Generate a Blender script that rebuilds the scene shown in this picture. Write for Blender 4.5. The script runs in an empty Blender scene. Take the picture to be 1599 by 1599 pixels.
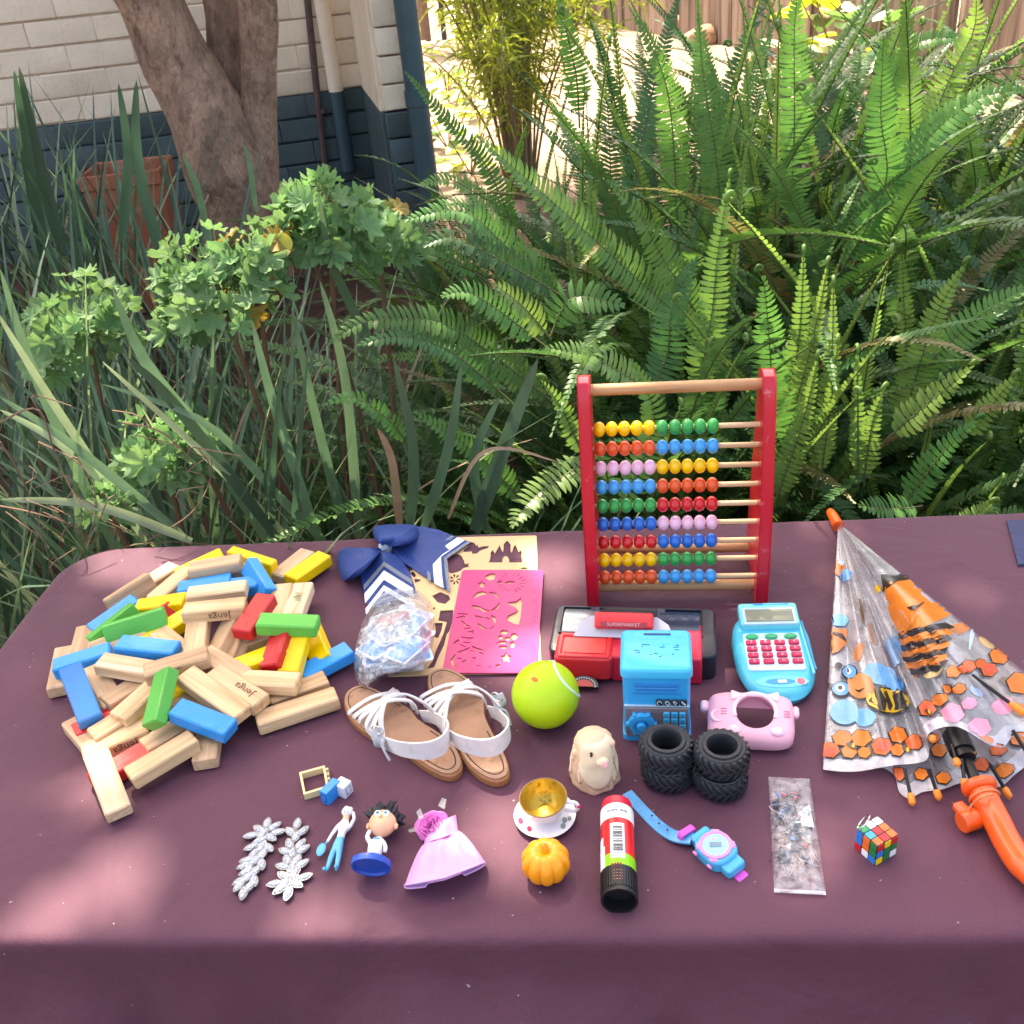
import bpy, math, random
from mathutils import Vector, Matrix, Euler, noise as mnoise
R = math.radians
random.seed(7)
S = bpy.context.scene
COL = S.collection
# ---------------------------------------------------------------- camera
PITCH, ROLL, CAMH, FPX = 31.0, 5.5, 1.49, 1600.0
cam_d = bpy.data.cameras.new('camera'); cam = bpy.data.objects.new('camera', cam_d); COL.objects.link(cam)
cam_d.sensor_width = 36.0; cam_d.lens = 36.0 * FPX / 1599.0
cam_d.clip_start = 0.05; cam_d.clip_end = 400.0
CM = Matrix.Rotation(R(90 - PITCH), 3, 'X') @ Matrix.Rotation(R(-ROLL), 3, 'Z')
cam.matrix_world = Matrix.Translation((0, 0, CAMH)) @ CM.to_4x4()
S.camera = cam
cam_d.dof.use_dof = True; cam_d.dof.focus_distance = 1.12; cam_d.dof.aperture_fstop = 24.0
# ---------------------------------------------------------------- sky, sun, exposure
SUN_EL, SUN_AZ = 58.0, -20.0           # azimuth measured from +Y towards +X
sun_dir = Vector((math.cos(R(SUN_EL)) * math.sin(R(SUN_AZ)), math.cos(R(SUN_EL)) * math.cos(R(SUN_AZ)), math.sin(R(SUN_EL))))
W = bpy.data.worlds.new('World'); S.world = W; W.use_nodes = True
nt = W.node_tree; bg = nt.nodes['Background']
sky = nt.nodes.new('ShaderNodeTexSky'); sky.sky_type = 'NISHITA'; sky.sun_disc = False
sky.sun_elevation = R(SUN_EL); sky.sun_rotation = R(SUN_AZ); sky.air_density = 1.0; sky.dust_density = 5.0; sky.ozone_density = 0.3
nt.links.new(sky.outputs[0], bg.inputs[0]); bg.inputs[1].default_value = 0.15
sd = bpy.data.lights.new('sun', 'SUN'); sd.energy = 3.2; sd.angle = R(0.55); sd.color = (1.0, 0.95, 0.87)
sun = bpy.data.objects.new('sun', sd); COL.objects.link(sun)
sun.rotation_euler = (-sun_dir).to_track_quat('-Z', 'Y').to_euler()
S.view_settings.view_transform = 'Standard'; S.view_settings.look = 'None'
S.view_settings.gamma = 1.0; S.view_settings.use_curve_mapping = False
S.view_settings.exposure = 2.15
S.view_settings.use_white_balance = True; S.view_settings.white_balance_temperature = 7600; S.view_settings.white_balance_tint = 12
S.cycles.transparent_max_bounces = 24; S.cycles.max_bounces = 6

# ---------------------------------------------------------------- helpers
T = 0.75                                # height of the table top
def ray(px, py): return CM @ Vector((px - 799.5, -(py - 799.5), -FPX))
def P(px, py, z=T):
    d = ray(px, py); t = (z - CAMH) / d.z
    return Vector((0, 0, CAMH)) + d * t
def PY(px, py, y):
    d = ray(px, py); return Vector((0, 0, CAMH)) + d * (y / d.y)
def yaw(a, b): d = P(*b) - P(*a); return math.atan2(d.y, d.x)
def rz(a): return Matrix.Rotation(a, 4, 'Z')
def rx(a): return Matrix.Rotation(a, 4, 'X')
def ry(a): return Matrix.Rotation(a, 4, 'Y')
def tr(x, y=None, z=None): return Matrix.Translation(x if y is None else (x, y, z))
def sc(x, y, z): return Matrix.Diagonal((x, y, z, 1))
def lerp(a, b, t): return a + (b - a) * t
def smooth(t): t = max(0, min(1, t)); return t * t * (3 - 2 * t)

class MB:
    """collects faces, then links them as one mesh object"""
    def __init__(s): s.v = []; s.f = []; s.m = []
    def add(s, vs, fs, mi=0, M=None):
        n = len(s.v)
        if M is not None: vs = [M @ Vector(p) for p in vs]
        s.v.extend([tuple(p) for p in vs]); s.f.extend([tuple(i + n for i in f) for f in fs]); s.m.extend([mi] * len(fs)); return s
    def box(s, x, y, z, sx, sy, sz, b=0.0, mi=0, M=None):
        b = min(b, .49 * min(sx, sy, sz)); hx, hy, hz = sx / 2, sy / 2, sz / 2; c = (x, y, z)
        if b <= 0:
            vs = [(x + i * hx, y + j * hy, z + k * hz) for i in (-1, 1) for j in (-1, 1) for k in (-1, 1)]
            return s.add(vs, [(0, 1, 3, 2), (4, 6, 7, 5), (0, 4, 5, 1), (2, 3, 7, 6), (0, 2, 6, 4), (1, 5, 7, 3)], mi, M)
        vs = []; ix = {}; h = (hx, hy, hz)
        for i in (-1, 1):
            for j in (-1, 1):
                for k in (-1, 1):
                    for a in range(3):
                        sg = (i, j, k); ix[(i, j, k, a)] = len(vs)
                        vs.append(tuple(c[q] + sg[q] * (h[q] - (0 if q == a else b)) for q in range(3)))
        fs = []
        for a in range(3):
            p, q = [(1, 2), (0, 2), (0, 1)][a]
            for e in (-1, 1):
                def key(u, w):
                    sg = [0, 0, 0]; sg[a] = e; sg[p] = u; sg[q] = w; return ix[(*sg, a)]
                f = [key(-1, -1), key(1, -1), key(1, 1), key(-1, 1)]
                flip = (e > 0) if a == 1 else (e < 0)
                fs.append(tuple(reversed(f)) if flip else tuple(f))
            for u in (-1, 1):
                for w in (-1, 1):
                    def kk(e, face):
                        sg = [0, 0, 0]; sg[a] = e; sg[p] = u; sg[q] = w; return ix[(*sg, face)]
                    f = (kk(-1, p), kk(1, p), kk(1, q), kk(-1, q))
                    fl = (u * w > 0) != (a == 1)
                    fs.append(f if not fl else tuple(reversed(f)))
        for i in (-1, 1):
            for j in (-1, 1):
                for k in (-1, 1):
                    f = (ix[(i, j, k, 0)], ix[(i, j, k, 1)], ix[(i, j, k, 2)])
                    fs.append(f if i * j * k > 0 else tuple(reversed(f)))
        return s.add(vs, fs, mi, M)
    def grid(s, fn, nu, nv, cu=False, mi=0, M=None, cap0=False, cap1=False):
        """fn(u,v), u around, v along"""
        vs = [fn(i / (nu if cu else nu - 1), j / (nv - 1)) for j in range(nv) for i in range(nu)]; fs = []
        for j in range(nv - 1):
            for i in range(nu if cu else nu - 1):
                a = j * nu + i; b_ = j * nu + (i + 1) % nu
                fs.append((a, b_, b_ + nu, a + nu))
        if cap0: fs.append(tuple(reversed(range(nu))))
        if cap1: fs.append(tuple((nv - 1) * nu + i for i in range(nu)))
        return s.add(vs, fs, mi, M)
    def lathe(s, prof, n=24, mi=0, M=None, cap0=True, cap1=True):
        def fn(u, v):
            r, z = prof[round(v * (len(prof) - 1))]; a = u * math.tau
            return (r * math.cos(a), r * math.sin(a), z)
        return s.grid(fn, n, len(prof), True, mi, M, cap0, cap1)
    def tube(s, pts, r, n=8, mi=0, M=None, caps=True, closed=False, sq=None):
        pts = [Vector(p) for p in pts]; N = len(pts); rr = r if isinstance(r, (list, tuple)) else [r] * N
        fr = []; nrm = None
        for i in range(N):
            if closed: t = pts[(i + 1) % N] - pts[i - 1]
            else: t = pts[min(i + 1, N - 1)] - pts[max(i - 1, 0)]
            t = t.normalized() if t.length > 1e-9 else Vector((0, 0, 1))
            if nrm is None:
                up = Vector((0, 0, 1)) if abs(t.z) < .95 else Vector((1, 0, 0)); nrm = (up - t * up.dot(t)).normalized()
            else:
                nrm = nrm - t * nrm.dot(t); nrm = nrm.normalized() if nrm.length > 1e-6 else t.orthogonal().normalized()
            fr.append((nrm.copy(), t.cross(nrm)))
        vs = []
        for i in range(N):
            for k in range(n):
                a = math.tau * k / n; ca, sa = math.cos(a), math.sin(a)
                if sq: ca *= sq[0]; sa *= sq[1]
                vs.append(pts[i] + (fr[i][0] * ca + fr[i][1] * sa) * rr[i])
        fs = []
        for i in range(N if closed else N - 1):
            for k in range(n):
                a = i * n + k; b_ = i * n + (k + 1) % n; i2 = ((i + 1) % N) * n
                fs.append((a, b_, i2 + (k + 1) % n, i2 + k))
        if caps and not closed:
            fs.append(tuple(reversed(range(n)))); fs.append(tuple((N - 1) * n + k for k in range(n)))
        return s.add(vs, fs, mi, M)
    def prism(s, poly, z0, z1, mi=0, M=None, top=True, bottom=True):
        n = len(poly); vs = [(x, y, z0) for x, y in poly] + [(x, y, z1) for x, y in poly]
        fs = [(i, (i + 1) % n, n + (i + 1) % n, n + i) for i in range(n)]
        if bottom: fs.append(tuple(reversed(range(n))))
        if top: fs.append(tuple(range(n, 2 * n)))
        return s.add(vs, fs, mi, M)
    def ball(s, x, y, z, rx_, ry_=None, rz_=None, n=14, mi=0, M=None):
        ry_ = rx_ if ry_ is None else ry_; rz_ = rx_ if rz_ is None else rz_; m = max(5, n // 2 + 1)
        pr = [(max(1e-5, math.sin(math.pi * j / (m - 1))), -math.cos(math.pi * j / (m - 1))) for j in range(m)]
        L = tr(x, y, z) @ sc(rx_, ry_, rz_)
        return s.lathe(pr, n, mi, L if M is None else M @ L)
    def sheet(s, fn, nu, nv, th, mi=0, M=None):
        """a thick sheet from a surface fn(u,v), thickness along the surface normal"""
        g = [[Vector(fn(i / (nu - 1), j / (nv - 1))) for i in range(nu)] for j in range(nv)]
        nn = []
        for j in range(nv):
            for i in range(nu):
                a = g[j][min(i + 1, nu - 1)] - g[j][max(i - 1, 0)]; b_ = g[min(j + 1, nv - 1)][i] - g[max(j - 1, 0)][i]
                c = a.cross(b_); nn.append(c.normalized() if c.length > 1e-12 else Vector((0, 0, 1)))
        A = [p for row in g for p in row]; Bv = [p + q * th for p, q in zip(A, nn)]; n = len(A); fs = []
        for j in range(nv - 1):
            for i in range(nu - 1):
                a = j * nu + i
                fs.append((a + nu, a + nu + 1, a + 1, a)); fs.append((n + a, n + a + 1, n + a + nu + 1, n + a + nu))
        rim = [i for i in range(nu)] + [j * nu + nu - 1 for j in range(1, nv)] + [(nv - 1) * nu + i for i in range(nu - 2, -1, -1)] + [j * nu for j in range(nv - 2, 0, -1)]
        for k in range(len(rim)):
            a, b_ = rim[k], rim[(k + 1) % len(rim)]; fs.append((a, b_, b_ + n, a + n))
        return s.add(A + Bv, fs, mi, M)
    def mesh(s, name, mats, angle=35, sm=True):
        me = bpy.data.meshes.new(name); me.from_pydata(s.v, [], s.f)
        mats = mats if isinstance(mats, (list, tuple)) else [mats]
        for m in mats: me.materials.append(m)
        if len(mats) > 1: me.polygons.foreach_set('material_index', s.m)
        if sm:
            me.polygons.foreach_set('use_smooth', [True] * len(s.f))
            if angle: me.set_sharp_from_angle(angle=R(angle))
        me.update(); return me
    def obj(s, name, mats, parent=None, angle=35, sm=True, M=None):
        return link(name, s.mesh(name, mats, angle, sm), parent, M)
def link(name, me, parent=None, M=None):
    o = bpy.data.objects.new(name, me); COL.objects.link(o)
    if parent is not None: o.parent = parent
    if M is not None: o.matrix_local = M
    return o
def tag(o, label=None, cat=None, group=None, kind=None):
    for k, v in (('label', label), ('category', cat), ('group', group), ('kind', kind)):
        if v: o[k] = v
    return o
def thing(name, label, cat, M=None, group=None):
    o = bpy.data.objects.new(name, None); COL.objects.link(o); o.empty_display_size = .02
    if M is not None: o.matrix_world = M
    return tag(o, label, cat, group)

# ---------------------------------------------------------------- materials
def lin(h):
    """sRGB 0-255 triple to linear"""
    return tuple((c / 255 / 12.92 if c / 255 <= .04045 else ((c / 255 + .055) / 1.055) ** 2.4) for c in h)
_M = {}
def mat(key, col, rough=.5, metal=0.0, var=.12, vs=25.0, bump=0.0, bs=200.0, rnd=0.0, hue=0.0, transl=0.0, spec=.5, coat=0.0, alpha=1.0, dirt=None, ds=12.0, damt=.5, stretch=None, transm=0.0, sss=0.0, bd=.01):
    if key in _M: return _M[key]
    m = bpy.data.materials.new(key); m.use_nodes = True; nt = m.node_tree; N = nt.nodes; L = nt.links
    b = N['Principled BSDF']; out = N['Material Output']
    b.inputs['Roughness'].default_value = rough; b.inputs['Metallic'].default_value = metal
    b.inputs['Specular IOR Level'].default_value = spec; b.inputs['Coat Weight'].default_value = coat
    b.inputs['Alpha'].default_value = alpha; b.inputs['Transmission Weight'].default_value = transm
    if sss: b.inputs['Subsurface Weight'].default_value = sss; b.inputs['Subsurface Radius'].default_value = (.01, .006, .004); b.inputs['Subsurface Scale'].default_value = .6
    tc = N.new('ShaderNodeTexCoord'); vec = tc.outputs['Object']
    if stretch:
        mp = N.new('ShaderNodeMapping'); mp.inputs['Scale'].default_value = stretch; L.new(vec, mp.inputs[0]); vec = mp.outputs[0]
    rgb = N.new('ShaderNodeRGB'); rgb.outputs[0].default_value = (*col, 1); c = rgb.outputs[0]
    oi = N.new('ShaderNodeObjectInfo')
    if var:
        nz = N.new('ShaderNodeTexNoise'); nz.inputs['Scale'].default_value = vs; nz.inputs['Detail'].default_value = 5
        ad = N.new('ShaderNodeVectorMath'); ad.operation = 'ADD'; L.new(vec, ad.inputs[0])
        mu = N.new('ShaderNodeMath'); mu.operation = 'MULTIPLY'; mu.inputs[1].default_value = 37.0; L.new(oi.outputs['Random'], mu.inputs[0]); L.new(mu.outputs[0], ad.inputs[1])
        L.new(ad.outputs[0], nz.inputs['Vector'])
        mr = N.new('ShaderNodeMapRange'); mr.inputs[1].default_value = .3; mr.inputs[2].default_value = .7; mr.inputs[3].default_value = 1 - var; mr.inputs[4].default_value = 1 + var
        L.new(nz.outputs['Fac'], mr.inputs[0])
        hs = N.new('ShaderNodeHueSaturation'); L.new(c, hs.inputs['Color']); L.new(mr.outputs[0], hs.inputs['Value']); c = hs.outputs[0]
    if rnd or hue:
        h2 = N.new('ShaderNodeHueSaturation'); L.new(c, h2.inputs['Color'])
        m2 = N.new('ShaderNodeMapRange'); m2.inputs[3].default_value = 1 - rnd; m2.inputs[4].default_value = 1 + rnd; L.new(oi.outputs['Random'], m2.inputs[0]); L.new(m2.outputs[0], h2.inputs['Value'])
        if hue:
            f = N.new('ShaderNodeMath'); f.operation = 'MULTIPLY'; f.inputs[1].default_value = 7.13; L.new(oi.outputs['Random'], f.inputs[0])
            g = N.new('ShaderNodeMath'); g.operation = 'FRACT'; L.new(f.outputs[0], g.inputs[0])
            m3 = N.new('ShaderNodeMapRange'); m3.inputs[3].default_value = .5 - hue; m3.inputs[4].default_value = .5 + hue; L.new(g.outputs[0], m3.inputs[0]); L.new(m3.outputs[0], h2.inputs['Hue'])
        c = h2.outputs[0]
    if dirt:
        n3 = N.new('ShaderNodeTexNoise'); n3.inputs['Scale'].default_value = ds; n3.inputs['Detail'].default_value = 8; n3.inputs['Roughness'].default_value = .7; L.new(vec, n3.inputs['Vector'])
        r3 = N.new('ShaderNodeMapRange'); r3.inputs[1].default_value = .62 - .25 * damt; r3.inputs[2].default_value = .8 - .2 * damt; L.new(n3.outputs['Fac'], r3.inputs[0])
        mx = N.new('ShaderNodeMix'); mx.data_type = 'RGBA'; L.new(r3.outputs[0], mx.inputs[0]); L.new(c, mx.inputs[6]); mx.inputs[7].default_value = (*dirt, 1); c = mx.outputs[2]
    L.new(c, b.inputs['Base Color'])
    if bump:
        nb = N.new('ShaderNodeTexNoise'); nb.inputs['Scale'].default_value = bs; nb.inputs['Detail'].default_value = 4; L.new(vec, nb.inputs['Vector'])
        bp = N.new('ShaderNodeBump'); bp.inputs['Strength'].default_value = bump; bp.inputs['Distance'].default_value = bd; L.new(nb.outputs['Fac'], bp.inputs['Height']); L.new(bp.outputs[0], b.inputs['Normal'])
    if transl:
        t = N.new('ShaderNodeBsdfTranslucent'); h4 = N.new('ShaderNodeHueSaturation'); h4.inputs['Value'].default_value = 1.5; h4.inputs['Saturation'].default_value = 1.1; h4.inputs['Hue'].default_value = .485
        L.new(c, h4.inputs['Color']); L.new(h4.outputs[0], t.inputs[0])
        ms = N.new('ShaderNodeMixShader'); ms.inputs[0].default_value = transl; L.new(b.outputs[0], ms.inputs[1]); L.new(t.outputs[0], ms.inputs[2]); L.new(ms.outputs[0], out.inputs[0])
    _M[key] = m; return m
def film(key, col=(.9, .9, .95), op=.25, rough=.12, opv=.15, vs=60.0, bump=.5):
    """thin clear plastic: mostly see-through, part glossy and milky"""
    if key in _M: return _M[key]
    m = bpy.data.materials.new(key); m.use_nodes = True; nt = m.node_tree; N = nt.nodes; L = nt.links
    b = N['Principled BSDF']; out = N['Material Output']; b.inputs['Base Color'].default_value = (*col, 1); b.inputs['Roughness'].default_value = rough; b.inputs['Specular IOR Level'].default_value = .8
    tp = N.new('ShaderNodeBsdfTransparent'); tp.inputs[0].default_value = (.97, .97, .98, 1)
    gl = N.new('ShaderNodeBsdfGlossy'); gl.inputs['Roughness'].default_value = rough; gl.inputs[0].default_value = (1, 1, 1, 1)
    tc = N.new('ShaderNodeTexCoord'); nz = N.new('ShaderNodeTexNoise'); nz.inputs['Scale'].default_value = vs; nz.inputs['Detail'].default_value = 5; L.new(tc.outputs['Object'], nz.inputs['Vector'])
    mr = N.new('ShaderNodeMapRange'); mr.inputs[1].default_value = .35; mr.inputs[2].default_value = .7; mr.inputs[3].default_value = max(0, op - opv); mr.inputs[4].default_value = op + opv; L.new(nz.outputs['Fac'], mr.inputs[0])
    m1 = N.new('ShaderNodeMixShader'); L.new(mr.outputs[0], m1.inputs[0]); L.new(tp.outputs[0], m1.inputs[1]); L.new(b.outputs[0], m1.inputs[2])
    fr = N.new('ShaderNodeLayerWeight'); fr.inputs[0].default_value = .5
    pw_ = N.new('ShaderNodeMath'); pw_.operation = 'POWER'; pw_.inputs[1].default_value = 3.0; L.new(fr.outputs['Facing'], pw_.inputs[0])
    fm_ = N.new('ShaderNodeMath'); fm_.operation = 'MULTIPLY_ADD'; fm_.inputs[1].default_value = .55; fm_.inputs[2].default_value = .05; L.new(pw_.outputs[0], fm_.inputs[0])
    m2 = N.new('ShaderNodeMixShader'); L.new(fm_.outputs[0], m2.inputs[0]); L.new(m1.outputs[0], m2.inputs[1]); L.new(gl.outputs[0], m2.inputs[2]); L.new(m2.outputs[0], out.inputs[0])
    bp = N.new('ShaderNodeBump'); bp.inputs['Strength'].default_value = bump; bp.inputs['Distance'].default_value = .004; L.new(nz.outputs['Fac'], bp.inputs['Height'])
    for s_ in (b, gl, fr): L.new(bp.outputs[0], s_.inputs['Normal'])
    _M[key] = m; return m
def woodmat(key, col, dark, scale=60.0, rough=.6, rnd=.1, axis=0, amt=1.0):
    if key in _M: return _M[key]
    m = bpy.data.materials.new(key); m.use_nodes = True; nt = m.node_tree; N = nt.nodes; L = nt.links; b = N['Principled BSDF']; b.inputs['Roughness'].default_value = rough
    tc = N.new('ShaderNodeTexCoord'); oi = N.new('ShaderNodeObjectInfo'); mp = N.new('ShaderNodeMapping')
    sx = [1, 1, 1]; sx[axis] = .07; mp.inputs['Scale'].default_value = sx
    mu = N.new('ShaderNodeMath'); mu.operation = 'MULTIPLY'; mu.inputs[1].default_value = 9.0; L.new(oi.outputs['Random'], mu.inputs[0])
    ad = N.new('ShaderNodeVectorMath'); ad.operation = 'ADD'; L.new(tc.outputs['Object'], ad.inputs[0]); L.new(mu.outputs[0], ad.inputs[1]); L.new(ad.outputs[0], mp.inputs[0])
    nz = N.new('ShaderNodeTexNoise'); nz.inputs['Scale'].default_value = scale * 3; nz.inputs['Detail'].default_value = 4; nz.inputs['Distortion'].default_value = .6; L.new(mp.outputs[0], nz.inputs['Vector'])
    n2 = N.new('ShaderNodeTexNoise'); n2.inputs['Scale'].default_value = scale * 12; n2.inputs['Detail'].default_value = 3; L.new(mp.outputs[0], n2.inputs['Vector'])
    mr = N.new('ShaderNodeMapRange'); mr.inputs[1].default_value = .38; mr.inputs[2].default_value = .68; mr.inputs[4].default_value = amt; L.new(nz.outputs['Fac'], mr.inputs[0])
    m4 = N.new('ShaderNodeMath'); m4.operation = 'MULTIPLY_ADD'; m4.inputs[1].default_value = .5; L.new(n2.outputs['Fac'], m4.inputs[0]); L.new(mr.outputs[0], m4.inputs[2])
    m5 = N.new('ShaderNodeMath'); m5.operation = 'SUBTRACT'; m5.use_clamp = True; m5.inputs[1].default_value = .25; L.new(m4.outputs[0], m5.inputs[0])
    mx = N.new('ShaderNodeMix'); mx.data_type = 'RGBA'; L.new(m5.outputs[0], mx.inputs[0]); mx.inputs[6].default_value = (*col, 1); mx.inputs[7].default_value = (*dark, 1)
    hs = N.new('ShaderNodeHueSaturation'); L.new(mx.outputs[2], hs.inputs['Color'])
    m2 = N.new('ShaderNodeMapRange'); m2.inputs[3].default_value = 1 - rnd; m2.inputs[4].default_value = 1 + rnd; L.new(oi.outputs['Random'], m2.inputs[0]); L.new(m2.outputs[0], hs.inputs['Value'])
    L.new(hs.outputs[0], b.inputs['Base Color'])
    bp = N.new('ShaderNodeBump'); bp.inputs['Strength'].default_value = .15; bp.inputs['Distance'].default_value = .002; L.new(n2.outputs['Fac'], bp.inputs['Height']); L.new(bp.outputs[0], b.inputs['Normal'])
    _M[key] = m; return m
def plastic(key, rgb, rough=.35, **k): return mat(key, lin(rgb), rough, var=k.pop('var', .05), **k)
_fc = None
def text_mesh(txt, size, name='lettering', extrude=0.0):
    """flat lettering as a mesh (built-in font), centred on the origin"""
    cu = bpy.data.curves.new(name, 'FONT'); cu.body = txt; cu.size = size; cu.align_x = 'CENTER'; cu.align_y = 'CENTER'; cu.extrude = extrude; cu.resolution_u = 2
    o = bpy.data.objects.new(name, cu); COL.objects.link(o)
    dg = bpy.context.evaluated_depsgraph_get(); me = bpy.data.meshes.new_from_object(o.evaluated_get(dg)); me.name = name
    bpy.data.objects.remove(o); bpy.data.curves.remove(cu); return me
def lettering(txt, size, material, parent, M, name='lettering', extrude=0.0):
    me = text_mesh(txt, size, name, extrude); me.materials.clear(); me.materials.append(material); return link(name, me, parent, M)
# ================================================================ setting
def gz(x, y):
    z = .30 * smooth((y - 1.0) / 3.0) + .12 * smooth((x + .2) / -1.5) * smooth((y - 2) / 2)
    if y > 4: z += .04 * (y - 4) * smooth((x + .3) / .8) * .35
    return z + .02 * mnoise.noise((x * 1.7, y * 1.7, 0)) + .008 * mnoise.noise((x * 6, y * 6, 3))
def ground_material():
    m = bpy.data.materials.new('garden_soil'); m.use_nodes = True; nt = m.node_tree; N = nt.nodes; L = nt.links; b = N['Principled BSDF']; b.inputs['Roughness'].default_value = .95
    tc = N.new('ShaderNodeTexCoord'); sx = N.new('ShaderNodeSeparateXYZ'); L.new(tc.outputs['Object'], sx.inputs[0])
    nz = N.new('ShaderNodeTexNoise'); nz.inputs['Scale'].default_value = 7; nz.inputs['Detail'].default_value = 9; nz.inputs['Roughness'].default_value = .7; L.new(tc.outputs['Object'], nz.inputs['Vector'])
    n2 = N.new('ShaderNodeTexNoise'); n2.inputs['Scale'].default_value = 1.3; n2.inputs['Detail'].default_value = 4; L.new(tc.outputs['Object'], n2.inputs['Vector'])
    r1 = N.new('ShaderNodeValToRGB'); L.new(nz.outputs['Fac'], r1.inputs[0]); r1.color_ramp.elements[0].color = (.035, .018, .012, 1); r1.color_ramp.elements[0].position = .3; r1.color_ramp.elements[1].color = (.16, .075, .045, 1); r1.color_ramp.elements[1].position = .75
    r2 = N.new('ShaderNodeValToRGB'); L.new(nz.outputs['Fac'], r2.inputs[0]); r2.color_ramp.elements[0].color = (.22, .145, .095, 1); r2.color_ramp.elements[0].position = .3; r2.color_ramp.elements[1].color = (.38, .285, .205, 1); r2.color_ramp.elements[1].position = .7
    a = N.new('ShaderNodeMath'); a.operation = 'MULTIPLY_ADD'; a.inputs[1].default_value = 2.0; L.new(n2.outputs['Fac'], a.inputs[0]); L.new(sx.outputs[1], a.inputs[2])
    mr = N.new('ShaderNodeMapRange'); mr.inputs[1].default_value = 5.4; mr.inputs[2].default_value = 6.6; L.new(a.outputs[0], mr.inputs[0])
    mx = N.new('ShaderNodeMix'); mx.data_type = 'RGBA'; L.new(mr.outputs[0], mx.inputs[0]); L.new(r1.outputs[0], mx.inputs[6]); L.new(r2.outputs[0], mx.inputs[7]); L.new(mx.outputs[2], b.inputs['Base Color'])
    bp = N.new('ShaderNodeBump'); bp.inputs['Strength'].default_value = .8; bp.inputs['Distance'].default_value = .03; L.new(nz.outputs['Fac'], bp.inputs['Height']); L.new(bp.outputs[0], b.inputs['Normal'])
    return m
g = MB()
def axis_steps(lo, hi, a, b, fine):
    xs = []; x = a
    while x <= b: xs.append(x); x += fine
    st = fine
    l = a; left = []
    while l > lo: st *= 1.5; l -= st; left.append(max(l, lo))
    st = fine; r_ = xs[-1]; right = []
    while r_ < hi: st *= 1.5; r_ += st; right.append(min(r_, hi))
    return left[::-1] + xs + right
XS = axis_steps(-80, 80, -4, 6, .16); YS = axis_steps(-60, 120, -1, 12, .16)
vs = [(x, y, gz(x, y)) for y in YS for x in XS]; nx = len(XS)
g.add(vs, [(j * nx + i, j * nx + i + 1, (j + 1) * nx + i + 1, (j + 1) * nx + i) for j in range(len(YS) - 1) for i in range(nx - 1)])
tag(g.obj('ground', ground_material()), kind='structure')

# ---- leaf litter: dry leaves and twigs on the soil
litter = MB(); rl = random.Random(3)
for i in range(2600):
    x = rl.uniform(-2.2, 1.6); y = rl.uniform(1.15, 4.4); z = gz(x, y) + .004; a = rl.uniform(0, 6.28); s_ = rl.uniform(.012, .04)
    M = tr(x, y, z) @ rz(a) @ rx(rl.uniform(-.5, .5)) @ ry(rl.uniform(-.4, .4))
    if rl.random() < .6: litter.add([(-s_, 0, 0), (0, -s_ * .4, .004), (s_, 0, 0), (0, s_ * .4, .006)], [(0, 1, 2, 3)], rl.randrange(3), M)
    else: litter.add([(-s_ * 2, 0, 0), (s_ * 2, -.001, 0), (s_ * 2, .002, 0), (-s_ * 2, .002, .001)], [(0, 1, 2, 3)], rl.randrange(3), M)
tag(litter.obj('leaf_litter', [mat('litter_a', (.16, .09, .05), .9), mat('litter_b', (.26, .18, .11), .9), mat('litter_c', (.09, .05, .035), .9)], sm=False), 'dry brown leaves and twigs scattered over the garden soil', 'leaf litter', kind='stuff')

# ---- house: painted brick wall, cream above and dark teal below
cream = mat('cream_paint', lin((240, 220, 194)), .75, var=.06, vs=9, bump=.35, bs=60, rnd=.05, dirt=lin((170, 150, 130)), ds=5, damt=.12)
teal = mat('teal_paint', lin((72, 88, 91)), .6, var=.1, vs=9, bump=.35, bs=60, rnd=.08, dirt=lin((60, 62, 58)), ds=7, damt=.15)
mort_c = mat('cream_mortar', lin((190, 170, 150)), .9, bump=.4, bs=90); mort_t = mat('teal_mortar', lin((42, 54, 57)), .9, bump=.4, bs=90)
WA = PY(575, 133, 4.3)                      # paint line, right end of the main wall
ZB = WA.z
def solve_y(px, py, z): return P(px, py, z)
WB = P(30, 200, ZB)
wdir = (WB - WA); wdir.z = 0; wdir.normalize()       # from the right end towards the left
wnor = Vector((-wdir.y, wdir.x, 0))
if wnor.y > 0: wnor = -wnor                          # towards the camera
wang = math.atan2(-wdir.y, -wdir.x)
house = thing('house', 'cream house with dark teal lower wall of painted brick behind the tree', 'house', tr(WA.x, WA.y, 0) @ rz(wang))
# local frame: x to the right along the wall, y into the wall (away), origin at right end of the main wall
CH, BL = .086, .232
NB0 = int(round(ZB / CH)); zb0 = ZB - NB0 * CH
rb = random.Random(5)
brick_meshes = {}
def brick(w, mtl, seed):
    k = (round(w, 3), mtl.name, seed)
    if k not in brick_meshes:
        b = MB(); b.box(0, 0, 0, w - .0006, .05, CH - .008, .0032)
        r_ = random.Random(seed)
        b.v = [(x + r_.uniform(-.0015, .0015), y + r_.uniform(-.002, .002), z + r_.uniform(-.0018, .0018)) for x, y, z in b.v]
        brick_meshes[k] = b.mesh('brick', mtl)
    return brick_meshes[k]
RIGHT = .10
def brick_face(parent, x0, x1, zlo, zhi, ybase, M=None, flip=1):
    n0 = math.floor((zlo - zb0) / CH)
    k = n0
    while zb0 + k * CH < zhi:
        z = zb0 + (k + .5) * CH; mtl = cream if zb0 + k * CH >= ZB - .01 else teal
        x = x1 + (BL * .5 if k % 2 else 0)
        while x > x0:
            a = max(x - BL, x0); b_ = min(x, x1)
            if b_ - a > .03:
                L_ = tr((a + b_) / 2, ybase + rb.uniform(-.0015, .0015), z)
                link('brick', brick(b_ - a, mtl, rb.randrange(4)), parent, L_ if M is None else M @ L_)
            x -= BL
        k += 1
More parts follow.
